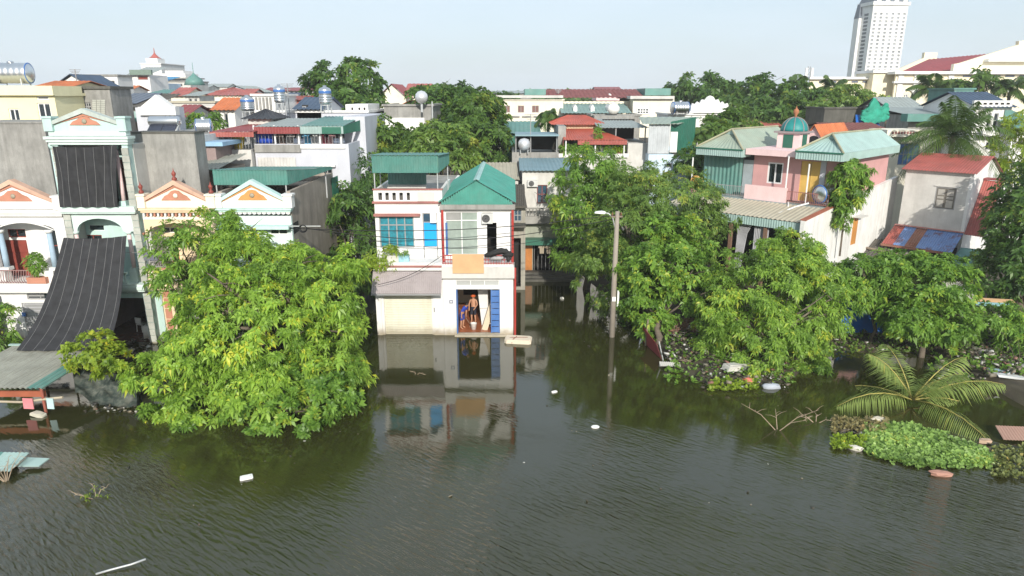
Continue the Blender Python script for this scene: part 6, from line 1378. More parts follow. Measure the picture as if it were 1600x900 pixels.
# green and pale blue block
t, F, b = back_house('town_house', 'pale blue house with grey and dark green metal cladding on top', 57, (1013, 241, 1098, None), BLUEW, 9, None, [(1052, 240.5, 1060, 247, 1, 1), (1041, 255, 1050, 262, 1, 1)])
q = F.rect(1013, 194, 1046, 240, 0); MB().corr((q[0], 0, q[2]), (q[1], 0, q[2]), (q[1], 0, q[3]), (q[0], 0, q[3]), .3, .03).build('cladding', mat('pale_grey_sheet', (.5, .53, .55), rough=.5, dirt=.2), t)
q = F.rect(1047, 190, 1098, 240, 0); MB().corr((q[0], -.02, q[2]), (q[1], 2.5, q[2]), (q[1], 2.5, q[3]+.3), (q[0], -.02, q[3]), .25, .03).build('cladding', GREENF, t); q = F.rect(1047, 206, 1058, 238, -.1); MB().box(q[0], q[1], -.15, -.05, q[2], q[3]).build('panel', WHITE, t)
x0, x1 = F.x(1004, 195, -.4), F.x(1060, 195, -.4); MB().corr((x0, -.4, F.z(194, d=-.4)), (x1, -.4, F.z(194, d=-.4)), (F.x(1097, 184, 7), 7, F.z(183, d=7)), (x0+1, 7, F.z(183, d=7)), .3, .03).build('roof', GREYGR, t)
# ornate white parapet and tanks
t, F, b = back_house('town_house', 'bright white house crowned by a curly baroque parapet', 75, (1081, 180, 1137, None), WHITE2, 8, ('flat', WHITE2), [(1108, 184, 1120, 198, 2, 2)])
x0, x1, z0, z1 = F.rect(1080, 151, 1138, 179.5, -.2); w_ = x1-x0; h = z1-z0; zz = b[3]+.2
pts = [(x0, zz), (x1, zz), (x1, zz+h*.45)]
for a, r_ in ((.97, .62), (.9, .55), (.84, .72), (.78, .60), (.72, .85), (.64, .80), (.58, 1.0), (.5, 1.08), (.42, 1.0), (.36, .80), (.28, .85), (.22, .60), (.16, .72), (.10, .55), (.03, .62), (0, .45)): pts.append((x0+w_*a, zz+h*.9*r_))
MB().prism(pts, -.25, .15).build('crest', WHITE2, t); MB().box(x0-.1, x1+.1, -.4, -.252, zz+.05, zz+.25).build('crest_moulding', WHITE2, t)
tank_h('water_tank', 'big steel tank left of the curly white parapet', (at(1062, 180, 73).x, 73, at(1062, 180, 73).z), 1.6, .62, R(12), stand=.1)
back_house('town_house', 'plain white block under the big steel tank', 74, (1044, 180, 1080, None), WHITE, 6, ('flat', WHITE))
back_house('town_house', 'house with bright red sheet roof between the background trees', 84, (1152, 197, 1217, None), CREAM, 8, ('gable', REDSH, 183, .4))
c = at(958, 183, 78); t = thing('water_tank', 'white round tank on a slab in front of the institution porch', 'water tank', (c.x, 78, c.z)); MB().lathe([(.001, -.6), (.4, -.5), (.68, -.15), (.68, .2), (.4, .55), (.001, .66)], 0, 0, 18, .85).build('sphere', WHITE, t, True); MB().box(-2.2, 2.2, -1, 1, -1.5, .2).build('slab', CEMENT, t)
back_house('town_house', 'grey concrete block under the white round tank', 79, (925, 181, 1000, None), CEMENT, 5, ('flat', CEMENT))
# ---- right rear
back_house('garden_wall_house', 'long dark stained concrete wall block in front of the yellow palace', 78, (1288, 170, 1352, None), CEMENTD, 5, ('flat', CEMENTD), cat='block')
back_house('town_house', 'low house with dark brown-red roof right of the orange tiled gable', 63, (1300, 203, 1382, None), CEMENTB, 6, ('gable', mat('brown_red_sheet', (.2, .07, .06), rust=.3), 192, .4))
back_house('town_house', 'grey-brown metal clad house beside the green net', 72, (1392, 172, 1442, None), mat('dark_grey_sheet', (.16, .155, .15), dirt=.2), 7, ('gable', GREYSH, 152, .4))
t, F, b = back_house('town_house', 'grey concrete house with green awning behind the large palm', 66, (1420, 180, 1500, None), CEMENT, 8, ('shed', GREYSH, 165), [(1438, 184, 1455, 192, 2, 1)])
box_part(t, F, 1418, 178, 1468, 190, -1.2, 1.1, TEALF, 'awning')
t, F, b = back_house('town_house', 'beige balcony house with blue curtain glass left of the large palm', 58, (1388, 214, 1442, None), CREAM, 6, None, [(1404, 224, 1436, 258, 4, 2)], gm=BLUEP)
box_part(t, F, 1386, 203, 1442, 214, -.8, 3, CREAM, 'balcony_front'); 
for k in range(9): box_part(t, F, 1394+k*4.6, 205.5, 1397+k*4.6, 209.5, -.83, .02, TRIM, 'vent_brick')
t, F, b = back_house('town_house', 'white balcony house with navy tiled roof near the right edge', 62, (1524, 168, 1580, None), WHITE2, 8, ('gable', BLUETILE, 144, .35), [(1542, 177, 1548, 198, 1, 2), (1552, 177, 1559, 200, 1, 2), (1540, 222, 1552, 234, 2, 1)])
for k in range(6): box_part(t, F, 1528+k*9, 160.5, 1533+k*9, 163.5, -.32, .02, DARK, 'vent')
box_part(t, F, 1522, 157, 1582, 168, -.3, .29, WHITE2, 'parapet'); box_part(t, F, 1535, 205, 1572, 213, -.9, .88, WHITE2, 'balcony'); box_part(t, F, 1568, 172, 1580, 202, -.1, .09, TEALF, 'side_panel')
back_house('town_house', 'white house fragment with green awning at the right edge', 60, (1582, 200, 1640, None), WHITE2, 7, ('shed', TEALF, 165), [(1590, 215, 1605, 232, 2, 1)])
back_house('roof_room', 'green metal roof room behind the navy tiled house', 82, (1490, 140, 1521, None), TEALF, 5, ('flat', TEALF), cat='roof room')
# green net heap
c = at(1368, 174, 68); t = thing('safety_net', 'bright green safety net heaped over a frame in the right rear', 'net', (c.x, 68, c.z))
rs = np.random.default_rng(8); nu, nv = 16, 12; U, V_ = np.meshgrid(np.linspace(-1, 1, nu), np.linspace(0, 1, nv))
P3 = np.stack([U*1.35*(1-.12*V_), -.6*(1-V_)*np.cos(U*1.5)+rs.normal(0, .08, U.shape), -1.3+V_*(1.5+1.1*np.maximum(0, 1-np.abs(U+.15)*1.6)+.7*np.maximum(0, 1-np.abs(U-.8)*3))+.5*np.abs(U+.3)*(1-V_)+rs.normal(0, .07, U.shape)], -1).reshape(-1, 3)
ix = np.arange(nu*nv).reshape(nv, nu); Q = np.stack([ix[:-1, :-1], ix[:-1, 1:], ix[1:, 1:], ix[1:, :-1]], -1).reshape(-1, 4)
npmesh('netting', np.concatenate([P3, P3+np.array([0, .25, 0])]), np.concatenate([Q, Q[:, ::-1]+nu*nv]), mat('bright_green_net', (.03, .32, .22), rough=.8, var=.2), t); MB().tube([(0, .3, -10), (0, .1, 1.2)], .08, 6).tube([(1.2, .3, -10), (1.2, .1, .3)], .06, 6).build('pole', OLDWOOD, t)
o = MB().slab((-1.2, 0, 0), (1.2, 0, -.2), (1.0, .8, .9), (-1.0, .8, 1.0), .04).build('tarpaulin', mat('bright_blue_tarp'), None); o.location = at(1357, 196, 68); tag(o, 'blue tarpaulin below the green net', 'tarpaulin')
# ---- yellow palace
PAL = mat('pale_yellow_render', (.82, .74, .55), var=.04, dirt=.1, streak=True, dirtcol=(.5, .42, .28))
F = Face(1400, 150, 118, 0); t = house('yellow_palace', 'large pale yellow palace-like hall with red roofs and white trimmed arches', F, 'building')
def R4(u0, v0, u1, v1, d=0): return F.rect(u0, v0, u1, v1, d)
x0, x1, z0, z1 = R4(1395, 116, 1640, 190); wl = [R4(1412, 147, 1419, 156), R4(1462, 146, 1470, 158), R4(1540, 146, 1548, 158)]
MB().wall(x0, x1, 0, z1, 0, .4, wl).build('wall', PAL, t)
for r_ in wl: window(t, r_, .1, 2, 2, FRAMEW, GLASS, .12)
MB().box(x0-.5, x1, -.6, -.002, R4(0, 127, 9, 130)[2], R4(0, 127, 9, 130)[3]).build('string_course', WHITE2, t); MB().box(x0-.6, x1, -.8, 6, z1+.002, z1+.45).build('cornice', WHITE2, t)
for u in (1404, 1429, 1482, 1522): 
    q = R4(u-4, 116, u+4, 165); MB().box(q[0], q[1], -.25, -.003, 0, z1).build('pilaster', WHITE2, t)
for k, u in enumerate((1416, 1505, 1565)):
    q = R4(u-11, 138, u+11, 170); xm = (q[0]+q[1])/2; w_ = q[1]-q[0]
    pts = [(xm+w_/2*math.cos(a*math.pi/10), q[3]-w_/2+w_/2*math.sin(a*math.pi/10)) for a in range(11)]; inn = [(xm+w_*.38*math.cos(a*math.pi/10), q[3]-w_/2+w_*.38*math.sin(a*math.pi/10)) for a in range(10, -1, -1)]
    MB().prism([(q[1], q[2])]+pts+[(q[0], q[2]), (xm-w_*.38, q[2])]+inn+[(xm+w_*.38, q[2])], -.3, -.26).build('arch_trim', WHITE2, t)
lw = (F.x(1255, 130, 16), F.z(124, d=16)); x0l = lw[0]
wl = [R4(1300+k*18, 142, 1306+k*18, 153, 4) for k in range(3)] 
q = R4(1262, 124, 1362, 190, 4); MB().wall(q[0], q[1], 0, q[3], 4, 4.4, wl+[R4(1365, 140, 1380, 154, 4)]).build('wing_wall', PAL, t)
for r_ in wl: window(t, r_, 4.1, 1, 2, FRAMEW, GLASS, .15)
MB().box(q[0]-.3, q[1], 3.4, 8, q[3]+.002, q[3]+.4).build('wing_cornice', WHITE2, t)
for k in range(5): b = R4(1280+k*17, 126.5, 1290+k*17, 129, 3.9); MB().box(b[0], b[1], 3.9, 3.99, b[2], b[3]).build('vent', mat('slate_vent', (.12, .14, .2)), t)
q2 = R4(1360, 114, 1396, 190, 2); MB().box(q2[0], q2[1], 2, 8, 0, q2[3]).build('corner_block', PAL, t); MB().box(q2[0]-.3, q2[1]+.1, 1.6, 8.2, q2[3]+.002, q2[3]+.45).build('corner_cornice', WHITE2, t)
# roofs with stepped gable parapets
xa, za = F.x(1455, 82, 17), F.z(82, d=17); xb_, zb_ = F.x(1396, 113, 17), F.z(112, d=17)
MB().prism([(xb_, zb_), (xa+3.5, zb_), (xa+3.5, za-1.8), (xa+1.2, za-1), (xa+1.2, za), (xa-1.2, za), (xa-1.2, za-1.0)], 17, 17.8).build('gable_parapet', PAL, t)
MB().corr((F.x(1408, 113, 5), 5, F.z(112, d=5)), (F.x(1490, 113, 5), 5, F.z(112, d=5)), (F.x(1548, 84, 16), 16, F.z(84, d=16)), (F.x(1450, 93, 16), 16, F.z(93, d=16)), .6, .08).build('roof', mat('maroon_roof', (.25, .05, .055), rough=.6, var=.1), t)
x2, z2 = F.x(1489, 113, 3), F.z(113, d=3); MB().prism([(x2, z2), (F.x(1660, 113, 3), z2), (F.x(1660, 60, 3), F.z(45, d=3)), (F.x(1600, 60, 3), F.z(64, d=3)), (F.x(1592, 66, 3), F.z(64, d=3)), (F.x(1592, 70, 3), F.z(70, d=3)), (F.x(1500, 98, 3), F.z(99, d=3)), (x2, F.z(100, d=3))], 3, 3.8).build('gable_parapet', PAL, t)
q = R4(1545, 92, 1640, 96, 1.8); MB().box(q[0], q[1], 1.8, 3, q[2], q[3]).build('parapet_ledge', WHITE2, t)
for k in range(5): b = R4(1505+k*22, 117.5, 1519+k*22, 120.5, -.05); MB().box(b[0], b[1], -.08, -.003, b[2], b[3]).build('vent', mat('slate_vent'), t)
# ---- white tower block
F = Face(1384, 100, 270, R(8)); t = house('tower_block', 'tall white tower block with grey mansard top on the right skyline', F, 'tower block')
zt = F.z(8, 1384); x0, x1 = F.x(1358, 60), F.x(1412, 60); dep = 9
wins = []
nr, nc = 17, 6
rows = [(20+k*5.9) for k in range(nr)]
for j, v in enumerate(rows):
    za, zb = F.z(v+3.6, 1384), F.z(v, 1384)
    for i in range(nc):
        a = x0+(x1-x0)*(i+.28)/nc; wins.append((a, a+(x1-x0)*.46/nc, za, zb))
MB().wall(x0, x1, 0, zt, 0, .5, wins).box(x1-.5, x1, .501, dep, 0, zt).box(x0+.001, x1-.501, dep-.5, dep, 0, zt).build('wall', WHITE2, t)
for r_ in wins: MB().box(r_[0], r_[1], .25, .3, r_[2], r_[3]).build('pane', mat('pale_window', (.40, .42, .45), rough=.25, var=.3, scale=.2), t)
MB().box(x0, x0+.5, .501, dep, 0, zt).build('side_wall', WHITE2, t)
for j, v in enumerate(rows):
    za, zb = F.z(v+3.6, 1384), F.z(v, 1384); MB().box(x0-.06, x0-.002, 2.2, 4.6, za, zb).build('pane', GLASS, t)
MB().box(x0-1.2, x0-.003, 6, dep, 0, zt-4).build('side_wing', WHITE2, t)
MB().box(x0-.5, x1+.5, -.5, dep, zt+.003, zt+1.2).build('cornice', WHITE2, t); MB().add([(x0, 0, zt+1.2), (x1, 0, zt+1.2), (x1, dep, zt+1.2), (x0, dep, zt+1.2), (x0+2, 2, zt+7), (x1-2, 2, zt+7), (x1-2, dep-2, zt+7), (x0+2, dep-2, zt+7)], [(0,3,2,1),(4,5,6,7),(0,1,5,4),(1,2,6,5),(2,3,7,6),(3,0,4,7)]).build('mansard', mat('slate_roof', (.13, .15, .18), rough=.5), t)
for k in range(4):
    a = x0+(x1-x0)*(k+.3)/4; MB().prism([(a, zt+1.25), (a+1.6, zt+1.25), (a+1.6, zt+2.8), (a+.8, zt+3.5), (a, zt+2.8)], -.3, 1.5).build('dormer', WHITE2, t)
MB().add([(x0-1.3, 6, zt-4), (x0-.1, 6, zt-4), (x0-.1, dep, zt-4), (x0-1.3, dep, zt-4), (x0-.7, 6.8, zt+1), (x0-.1, 6.8, zt+1), (x0-.1, dep-.5, zt+1), (x0-.7, dep-.5, zt+1)], [(0,3,2,1),(4,5,6,7),(0,1,5,4),(1,2,6,5),(2,3,7,6),(3,0,4,7)]).build('wing_mansard', mat('slate_roof'), t)
# far houses in the haze along the skyline
rs = random.Random(21)
FL = []
for k, (u, w_, v, Y, m, rm, lab) in enumerate(((1155, 9, 140, 190, SALMON, REDSH, 'small far salmon house above the background trees'), (690, 22, 147, 210, CEMENTL, GREYSH, 'low far shed left of the thin mast'), (722, 16, 145, 230, CREAM, GREYSH, 'far pale house beside the thin mast'), (530, 30, 146, 240, CREAM, DKRED, 'far red roof behind the tall dark trees'), (1080, 20, 142, 200, CREAM, DKRED, 'far brown roof right of the institution'), (300, 24, 138, 210, CEMENTL, GREYSH, 'long grey far roof on the left skyline'), (330, 26, 136, 230, CEMENTL, GREYSH, 'pale far block on the left skyline'), (40, 30, 140, 160, CREAM, REDSH, 'far red roofed house by the left edge'))):
    back_house('far_house', lab, Y, (u-w_, v, u+w_, None), m, 9, ('gable', rm, v-5, .9), group='far houses on the skyline')
c = at(1260, 140, 200); t = thing('lattice_mast', 'thin lattice telecom mast rising behind the palms', 'mast', (c.x, 200, 0)); h = at(1260, 104, 200).z
mb = MB()
for sx, sy in ((-1, -1), (1, -1), (0, 1)): mb.tube([(sx*.7, sy*.6, 0), (sx*.35, sy*.3, h)], .09, 5)
for k in range(16):
    z = h*k/16; mb.tube([(-.65+.02*k, -.55+.015*k, z), (.65-.02*k, -.55+.015*k, z+h/16)], .05, 4)
mb.build('lattice', FRAMEG, t); MB().box(-1.1, -.5, -.8, -.4, h*.86, h*.98).box(.5, 1.1, -.8, -.4, h*.86, h*.98).build('antenna', FRAMEW, t)

for u, vb, vt, Y, lb in ((452, 172, 130, 56, 'thin aerial mast between the steel tanks on the left roofs'), (728, 200, 147, 75, 'thin aerial mast above the trees left of the institution'), (829, 212, 178, 57, 'thin aerial mast on the dark terrace beside the round tank'), (122, 140, 108, 62, 'thin aerial mast behind the grey concrete house'), (872, 160, 140, 100, 'short aerial on the institution roof')):
    a, b = at(u, vb, Y), at(u, vt, Y); t = thing('aerial_mast', lb, 'aerial', a, 0, 'roof aerials'); h_ = b.z-a.z
    MB().tube([(0, 0, -.5), (0, 0, h_)], .035*Y/56, 6).build('mast', FRAMEG, t)
    for k in range(4): MB().tube([(-.5+.08*k, 0, h_*(.97-.07*k)), (.5-.08*k, 0, h_*(.97-.07*k))], .02*Y/56, 4).build('rod', FRAMEG, t)

for k, (u0, u1, v, Y, m, rf, lb, wn_) in enumerate((
    (176, 204, 142, 82, WHITE2, ('gable', ORTILE, 134, .5), 'white house with small orange roof right of the flat white block', [(182, 146, 187, 152, 1, 1)]),
    (290, 312, 150, 78, CEMENTL, ('shed', GREYSH, 143), 'grey house with lean roof beside the far dome', [(295, 154, 300, 160, 1, 1), (304, 154, 308, 160, 1, 1)]),
    (380, 396, 146, 98, WHITE2, ('gable', REDSH, 139, .5), 'narrow white house with red roof behind the upright tank', [(384, 150, 388, 156, 1, 1)]),
    (448, 466, 152, 88, CREAM, ('gable', BLUETILE, 145, .5), 'cream house with dark roof between the tank stands', [(452, 155, 456, 161, 1, 1)]),
    (486, 506, 148, 104, WHITE2, ('flat', WHITE2), 'white block just left of the tall dark trees', [(489, 152, 493, 157, 1, 1), (498, 152, 502, 157, 1, 1)]),
    (236, 262, 146, 88, WHITE2, ('shed', TEALF, 140), 'white house with teal lean roof below the stepped block', [(241, 149, 246, 155, 1, 1), (251, 149, 256, 155, 1, 1)]),
    (676, 700, 150, 130, CREAM, ('gable', DKRED, 143, .6), 'cream house with dark red roof beyond the villa', [(682, 152, 686, 156, 1, 1)]),
    (1056, 1078, 150, 120, CREAM, ('gable', REDSH, 143, .6), 'small red roofed house right of the institution wing', [(1060, 152, 1064, 157, 1, 1)]))):
    back_house('town_house', lb, Y, (u0, v, u1, None), m, 4, rf, wn_)
# ================================================================ trees and plants
def gb(u, v, z=0.0): p = gz(u, v, z); return (p.x, p.y, z)
# big bright tree in front of the left row
tree('flood_tree', 'large bright green tree standing in the water before the left houses', [blob(411.7, 512, 29.2, 100.8, 91.2, 3.7), blob(363.9, 368, 30.9, 23.4, 28.5, 1.1), blob(367.8, 415, 30.3, 49.5, 45.6, 2.2), blob(438.4, 432, 30.3, 52.2, 36.1, 2.4), blob(519.6, 452, 30.2, 34.2, 43.7, 2), blob(512.9, 560, 28.8, 45, 70.3, 2.5), blob(312.4, 548, 28.5, 37.8, 55.1, 2.2), blob(316.2, 628, 26.9, 48.6, 34.2, 1.8), blob(264.6, 602, 27.2, 19.8, 30.4, 1.1), blob(419.3, 600, 27.2, 70.2, 49.4, 2.2), blob(249.3, 648, 26.2, 16.2, 17.1, 0.6), blob(290.4, 657, 25.8, 25.2, 17.1, 0.7), blob(543.5, 408, 30.6, 18, 20.9, 0.8), blob(476.6, 400, 30.6, 21.6, 19, 0.9), blob(554.9, 500, 29.6, 16.2, 20.9, 0.8), blob(319.1, 470, 29.6, 23.4, 24.7, 1.1), blob(549.2, 590, 28.2, 16.2, 24.7, 0.8), blob(232, 585, 27.3, 20, 24, .8)],
     gb(405, 590, -.8), .34, .21, LEAF_BRIGHT, 101, fork=(-10.6, 29.3, 2.2), clump=.78, dens=1.3, ros=25, k=6, droop=.5, wid=.4, low=-.75, jit=.17)
tree('flood_tree', 'dark green tree tucked behind the bright one before the peach house', [blob(290, 400, 32.4, 42, 48, 1.3), blob(268, 430, 32.2, 28, 28, 1.0), blob(318, 365, 32.6, 30, 30, 1.0)], gb(300, 548, -.8), .2, .26, LEAF_MID, 102, clump=.7, ros=12, k=5, droop=.4, low=-.8)
tree('water_shrub', 'dusty rounded shrub at the water line under the bright tree', [blob(455, 640, 25.9, 85, 36, 1.5), blob(500, 615, 26.2, 55, 40, 1.4), blob(400, 650, 25.7, 40, 26, 1.1)], gb(455, 660, -.8), .14, .20, LEAF_MID, 103, cat='shrub', clump=.6, ros=13, k=6, droop=.15, wid=.5, low=-.8)
tree('water_shrub', 'yellow-green round leaved shrub beside the sagging net on the left', [blob(140, 550, 27.9, 35, 28, .9), blob(180, 566, 27.5, 28, 24, .8), blob(115, 552, 27.8, 12, 14, .5)], gb(165, 610, -.8), .08, .17, LEAF_YEL, 104, cat='shrub', clump=.5, ros=14, k=6, droop=.2, wid=.6, low=-.9)
tree('water_shrub', 'dark green bush at the left edge before the white house', [blob(8, 508, 33.0, 24, 28, .8), blob(-10, 530, 32.6, 24, 22, .8)], gb(8, 556, -.8), .08, .2, LEAF_MID, 105, cat='shrub', clump=.5, ros=13, k=5, low=-.9)
# trees right of the alley
tree('street_tree', 'mid green tree with upright crown right beside the alley house', [blob(912, 320, 45.5, 44, 58, 2.3), blob(930, 275, 46, 36, 36, 1.8), blob(902, 388, 44.5, 30, 36, 1.5), blob(945, 300, 46, 30, 40, 1.6)], gb(915, 462, -.5), .26, .28, LEAF_MID, 111, clump=.95, dens=1.7, ros=19, k=6, droop=.5, low=-.7)
tree('street_tree', 'large olive green tree hanging over the alley behind the lamp post', [blob(985, 375, 40.5, 68, 72, 3.0), blob(1050, 320, 42, 72, 48, 3.0), blob(1000, 305, 43, 52, 42, 2.4), blob(945, 410, 39.8, 42, 50, 2.0), blob(1082, 368, 41, 40, 46, 2.2), blob(960, 470, 39.2, 26, 34, 1.3)], gb(1002, 500, -.3), .38, .2, LEAF_OLIVE, 112, fork=(7.2, 39.5, 3.2), clump=.85, dens=1.5, ros=22, k=6, droop=.45, low=-.75)
tree('street_tree', 'fresh green broad leaved tree above the red metal fence', [blob(1035, 425, 36.6, 62, 48, 2.0), blob(1075, 455, 36, 48, 42, 1.7), blob(1010, 465, 36.2, 36, 36, 1.3), blob(1050, 380, 37.6, 52, 36, 1.7), blob(1020, 500, 35.6, 25, 24, .9)], gb(1030, 535, .2), .18, .22, LEAF_MID, 113, clump=.72, dens=1.6, ros=17, k=6, droop=.3, wid=.48, low=-.8)
tree('street_tree', 'feathery light green tree drooping over the rubbish bank', [blob(1200, 462, 34.0, 84, 72, 2.8), blob(1240, 398, 35.0, 40, 34, 1.5), blob(1195, 530, 32.4, 78, 58, 2.2), blob(1270, 500, 33, 42, 62, 1.6), blob(1120, 500, 33.6, 34, 60, 1.5), blob(1260, 560, 31.8, 28, 28, 1.0), blob(1150, 560, 32, 30, 24, 1.0), blob(1278, 450, 34.0, 24, 40, 1.0)], gb(1195, 575, .2), .22, .2, LEAF_BAM, 114, clump=.7, dens=1.5, ros=24, k=6, droop=.45, wid=.34, low=-.85)
tree('street_tree', 'loose green shrub tree in front of the blue tarpaulin', [blob(1350, 432, 35.0, 38, 28, 1.3), blob(1385, 420, 35.4, 30, 18, 1.0), blob(1330, 455, 34.6, 24, 26, .9), blob(1400, 480, 34.2, 30, 30, 1.0)], gb(1360, 535, .2), .1, .27, LEAF_MID, 115, clump=.7, dens=1.5, ros=14, k=6, droop=.45, low=-.8)
tree('street_tree', 'dense glossy green shrub tree above the coconut sapling', [blob(1440, 450, 34.4, 60, 52, 2.0), blob(1475, 500, 33.2, 40, 36, 1.4), blob(1420, 500, 33.0, 34, 34, 1.2), blob(1395, 440, 34.8, 30, 34, 1.1), blob(1450, 418, 34.9, 38, 16, 1.2)], gb(1440, 552, .2), .14, .2, LEAF_MID, 116, clump=.65, dens=1.6, ros=18, k=6, droop=.3, wid=.45, low=-.8)
tree('street_tree', 'dark dense tree filling the right edge of the street', [blob(1600, 350, 39.5, 30, 60, 2.2), blob(1622, 300, 41, 34, 52, 2.2), blob(1560, 430, 38.0, 28, 34, 1.5), blob(1600, 420, 38, 48, 60, 2.2), blob(1640, 360, 39, 50, 90, 2.6)], gb(1590, 505, .3), .3, .28, LEAF_DARK, 117, clump=.95, dens=1.6, ros=16, k=6, droop=.35, wid=.42, low=-.75)
tree('street_tree', 'pale yellow-green tree top against the white balcony house', [blob(1590, 225, 55, 28, 40, 1.8), blob(1575, 262, 54.5, 20, 26, 1.3), blob(1612, 200, 55.5, 20, 24, 1.2)], (at(1592, 260, 55).x, 55, .3), .14, .3, LEAF_YEL, 118, clump=.75, dens=.8, ros=9, k=6, low=-.8)
tree('water_shrub', 'scrubby green bush on the rubbish bank at the right edge', [blob(1560, 505, 33.4, 44, 26, 1.1), blob(1600, 535, 32.2, 30, 26, .9)], gb(1565, 548, .2), .07, .24, LEAF_MID, 119, cat='shrub', clump=.55, dens=1.3, ros=12, k=6, low=-.8)
t = thing('creeper', 'leafy creeper hanging over the corner of the pink house', 'creeper', at(1325, 330, 43.2))
crown(t, [blob(1328, 276, 43.6, 26, 24, .9), blob(1324, 305, 43.2, 20, 26, .8), blob(1318, 335, 42.8, 9, 20, .5)], at(1325, 330, 43.2), .25, LEAF_MID, 121, clump=.6, dens=1.8, ros=15, k=6, low=-.95, name='foliage')
MB().tube([(0, .3, -3), (-.1, .2, 0), (.1, .1, 2.2)], .06, 6).build('stem', BARK, t)
# dark greenery in the gap left of the centre houses
tree('alley_tree', 'shaded tree in the gap beside the white curtained house', [blob(545, 360, 44, 42, 62, 2.0), blob(560, 290, 48, 30, 46, 1.8), blob(525, 330, 45, 26, 36, 1.4), blob(560, 420, 42, 30, 40, 1.4), blob(520, 440, 41.5, 28, 46, 1.3)], gb(550, 470, -.5), .2, .34, LEAF_DARK, 122, clump=1.0, dens=1.2, ros=13, k=6, low=-.8)
tree('alley_tree', 'small green tree on the roofs left of the long grey wall', [blob(322, 195, 53, 22, 16, 1.1), blob(300, 200, 53, 18, 10, .9)], (at(320, 215, 53).x, 53, 0), .12, .3, LEAF_MID, 123, clump=.7, ros=11, k=5)
# trees between the roofs, farther back
bt = [('tall dark tree with high rounded crown left of the cream villa', [(520, 150, 74, 32, 36), (560, 135, 76, 30, 32), (545, 180, 72, 48, 40), (540, 220, 70, 46, 50)], 550, 74, LEAF_DARK, 1),
      ('spreading green tree right of the lavender block', [(600, 235, 56, 30, 40), (628, 236, 57, 38, 28), (585, 270, 54, 22, 46), (650, 250, 56, 38, 28)], 610, 56, LEAF_BACK, 2),
      ('broad dark tree behind the round white tank', [(680, 175, 72, 40, 28), (715, 180, 74, 38, 30), (700, 155, 84, 40, 16)], 680, 76, LEAF_DARK, 3),
      ('tall mid green tree left of the long cream institution', [(745, 205, 66, 38, 46), (752, 182, 74, 22, 28), (720, 225, 64, 34, 38), (765, 235, 63, 30, 30)], 745, 66, LEAF_BACK, 4),
      ('brownish olive tree just behind the teal box canopy', [(690, 225, 54, 36, 28), (710, 245, 52, 32, 22), (660, 240, 53, 32, 26)], 690, 53, LEAF_OLIVE, 5),
      ('dark tree between the institution and the curly white parapet', [(1095, 145, 108, 38, 18), (1060, 150, 110, 22, 12), (1130, 155, 104, 34, 20)], 1095, 108, LEAF_DARK, 6),
      ('wide dark green tree behind the turret', [(1190, 160, 96, 46, 30), (1235, 165, 92, 42, 32), (1160, 165, 98, 30, 22), (1215, 185, 88, 40, 24)], 1200, 94, LEAF_DARK, 7),
      ('green tree right of the curly white parapet', [(1150, 195, 72, 26, 20), (1110, 220, 66, 26, 30), (1130, 205, 70, 24, 26)], 1130, 68, LEAF_BACK, 8),
      ('dark tree under the feathery palms in front of the palace', [(1290, 170, 92, 30, 24), (1260, 185, 86, 26, 22), (1320, 160, 98, 24, 16)], 1285, 92, LEAF_OLIVE, 9),
      ('dark crowned tree beside the yellow urn left of the pink house', [(1105, 262, 55, 22, 30), (1080, 255, 56, 16, 20)], 1100, 55, LEAF_DARK, 10),
      ('round tree in front of the palace right of the small palm', [(1525, 137, 104, 22, 16), (1500, 142, 104, 16, 10)], 1520, 104, LEAF_BACK, 11),
      ('low dark tree line piece right of the villa roofs', [(770, 160, 110, 30, 12), (740, 158, 112, 24, 10)], 755, 110, LEAF_DARK, 12),
      ('shrubby tree at the foot of the palace wing', [(1345, 165, 100, 30, 14), (1310, 172, 98, 20, 12)], 1330, 99, LEAF_OLIVE, 13)]
for lab, bl, bu, bY, lm, sd in bt:
    sc = bY/60; tree('background_tree', lab, [blob(*b) for b in bl], (at(bu, 250, bY).x, bY, .3), .3, .42*sc, lm, 130+sd, group='trees between the roofs', clump=1.15*sc, dens=1.8, ros=14, k=5, droop=.4, wid=.45, low=-.7)
# far woods on the horizon: one mass
rs = np.random.default_rng(77); n = 2600
xx = rs.uniform(-420, 420, n); yy = rs.uniform(240, 420, n); hh = rs.uniform(4, 9.5, n) + 1.6*np.sin(xx*.035) + 1.2*np.sin(xx*.09+1)
pos = np.repeat(np.stack([xx, yy, hh], 1), 5, 0) + rs.normal(0, 1, (n*5, 3))*np.array([3, 3, 2.0]); pos[:, 2] = np.minimum(pos[:, 2], 12.5)
o = leaves('far_woods', pos, np.tile([0, -.3, 1.], (n*5, 1)), 3.4, LEAF_DARK, None, rs, k=5, wid=.8, tone=rs.normal(.5, .2, n*5)); tag(o, 'far belt of woods along the horizon', 'woods', kind='stuff')
# palms
def place(u, v, Y): p = at(u, v, Y); return p
def ppalm(lab, u, v, Y, nf, flpx, seed, m=PALM_G, name='palm_tree', **kw):
    p = place(u, v, Y); palm(name, lab, (p.x, Y, .3), p.z-.3, nf, flpx*Y/FPX, m, seed, **kw)
ppalm('large feathery palm above the red sheet roof on the right', 1490, 212, 52, 34, 88, 1, ll=1.15, lw=.034, r=.2, arch=.75, up=(-.35, 1.4))
ppalm('palm in front of the yellow palace', 1455, 138, 98, 16, 40, 2, ll=1.3, lw=.09, r=.25, arch=.7, up=(-.2, 1.2))
ppalm('tall dark palm left of the palace wing', 1300, 138, 108, 15, 34, 3, ll=1.4, lw=.1, r=.25, arch=.8, up=(-.3, 1.2))
ppalm('second dark palm farther left of the palace wing', 1246, 130, 115, 12, 22, 4, ll=1.2, lw=.1, r=.25, arch=.7, up=(-.1, 1.3))
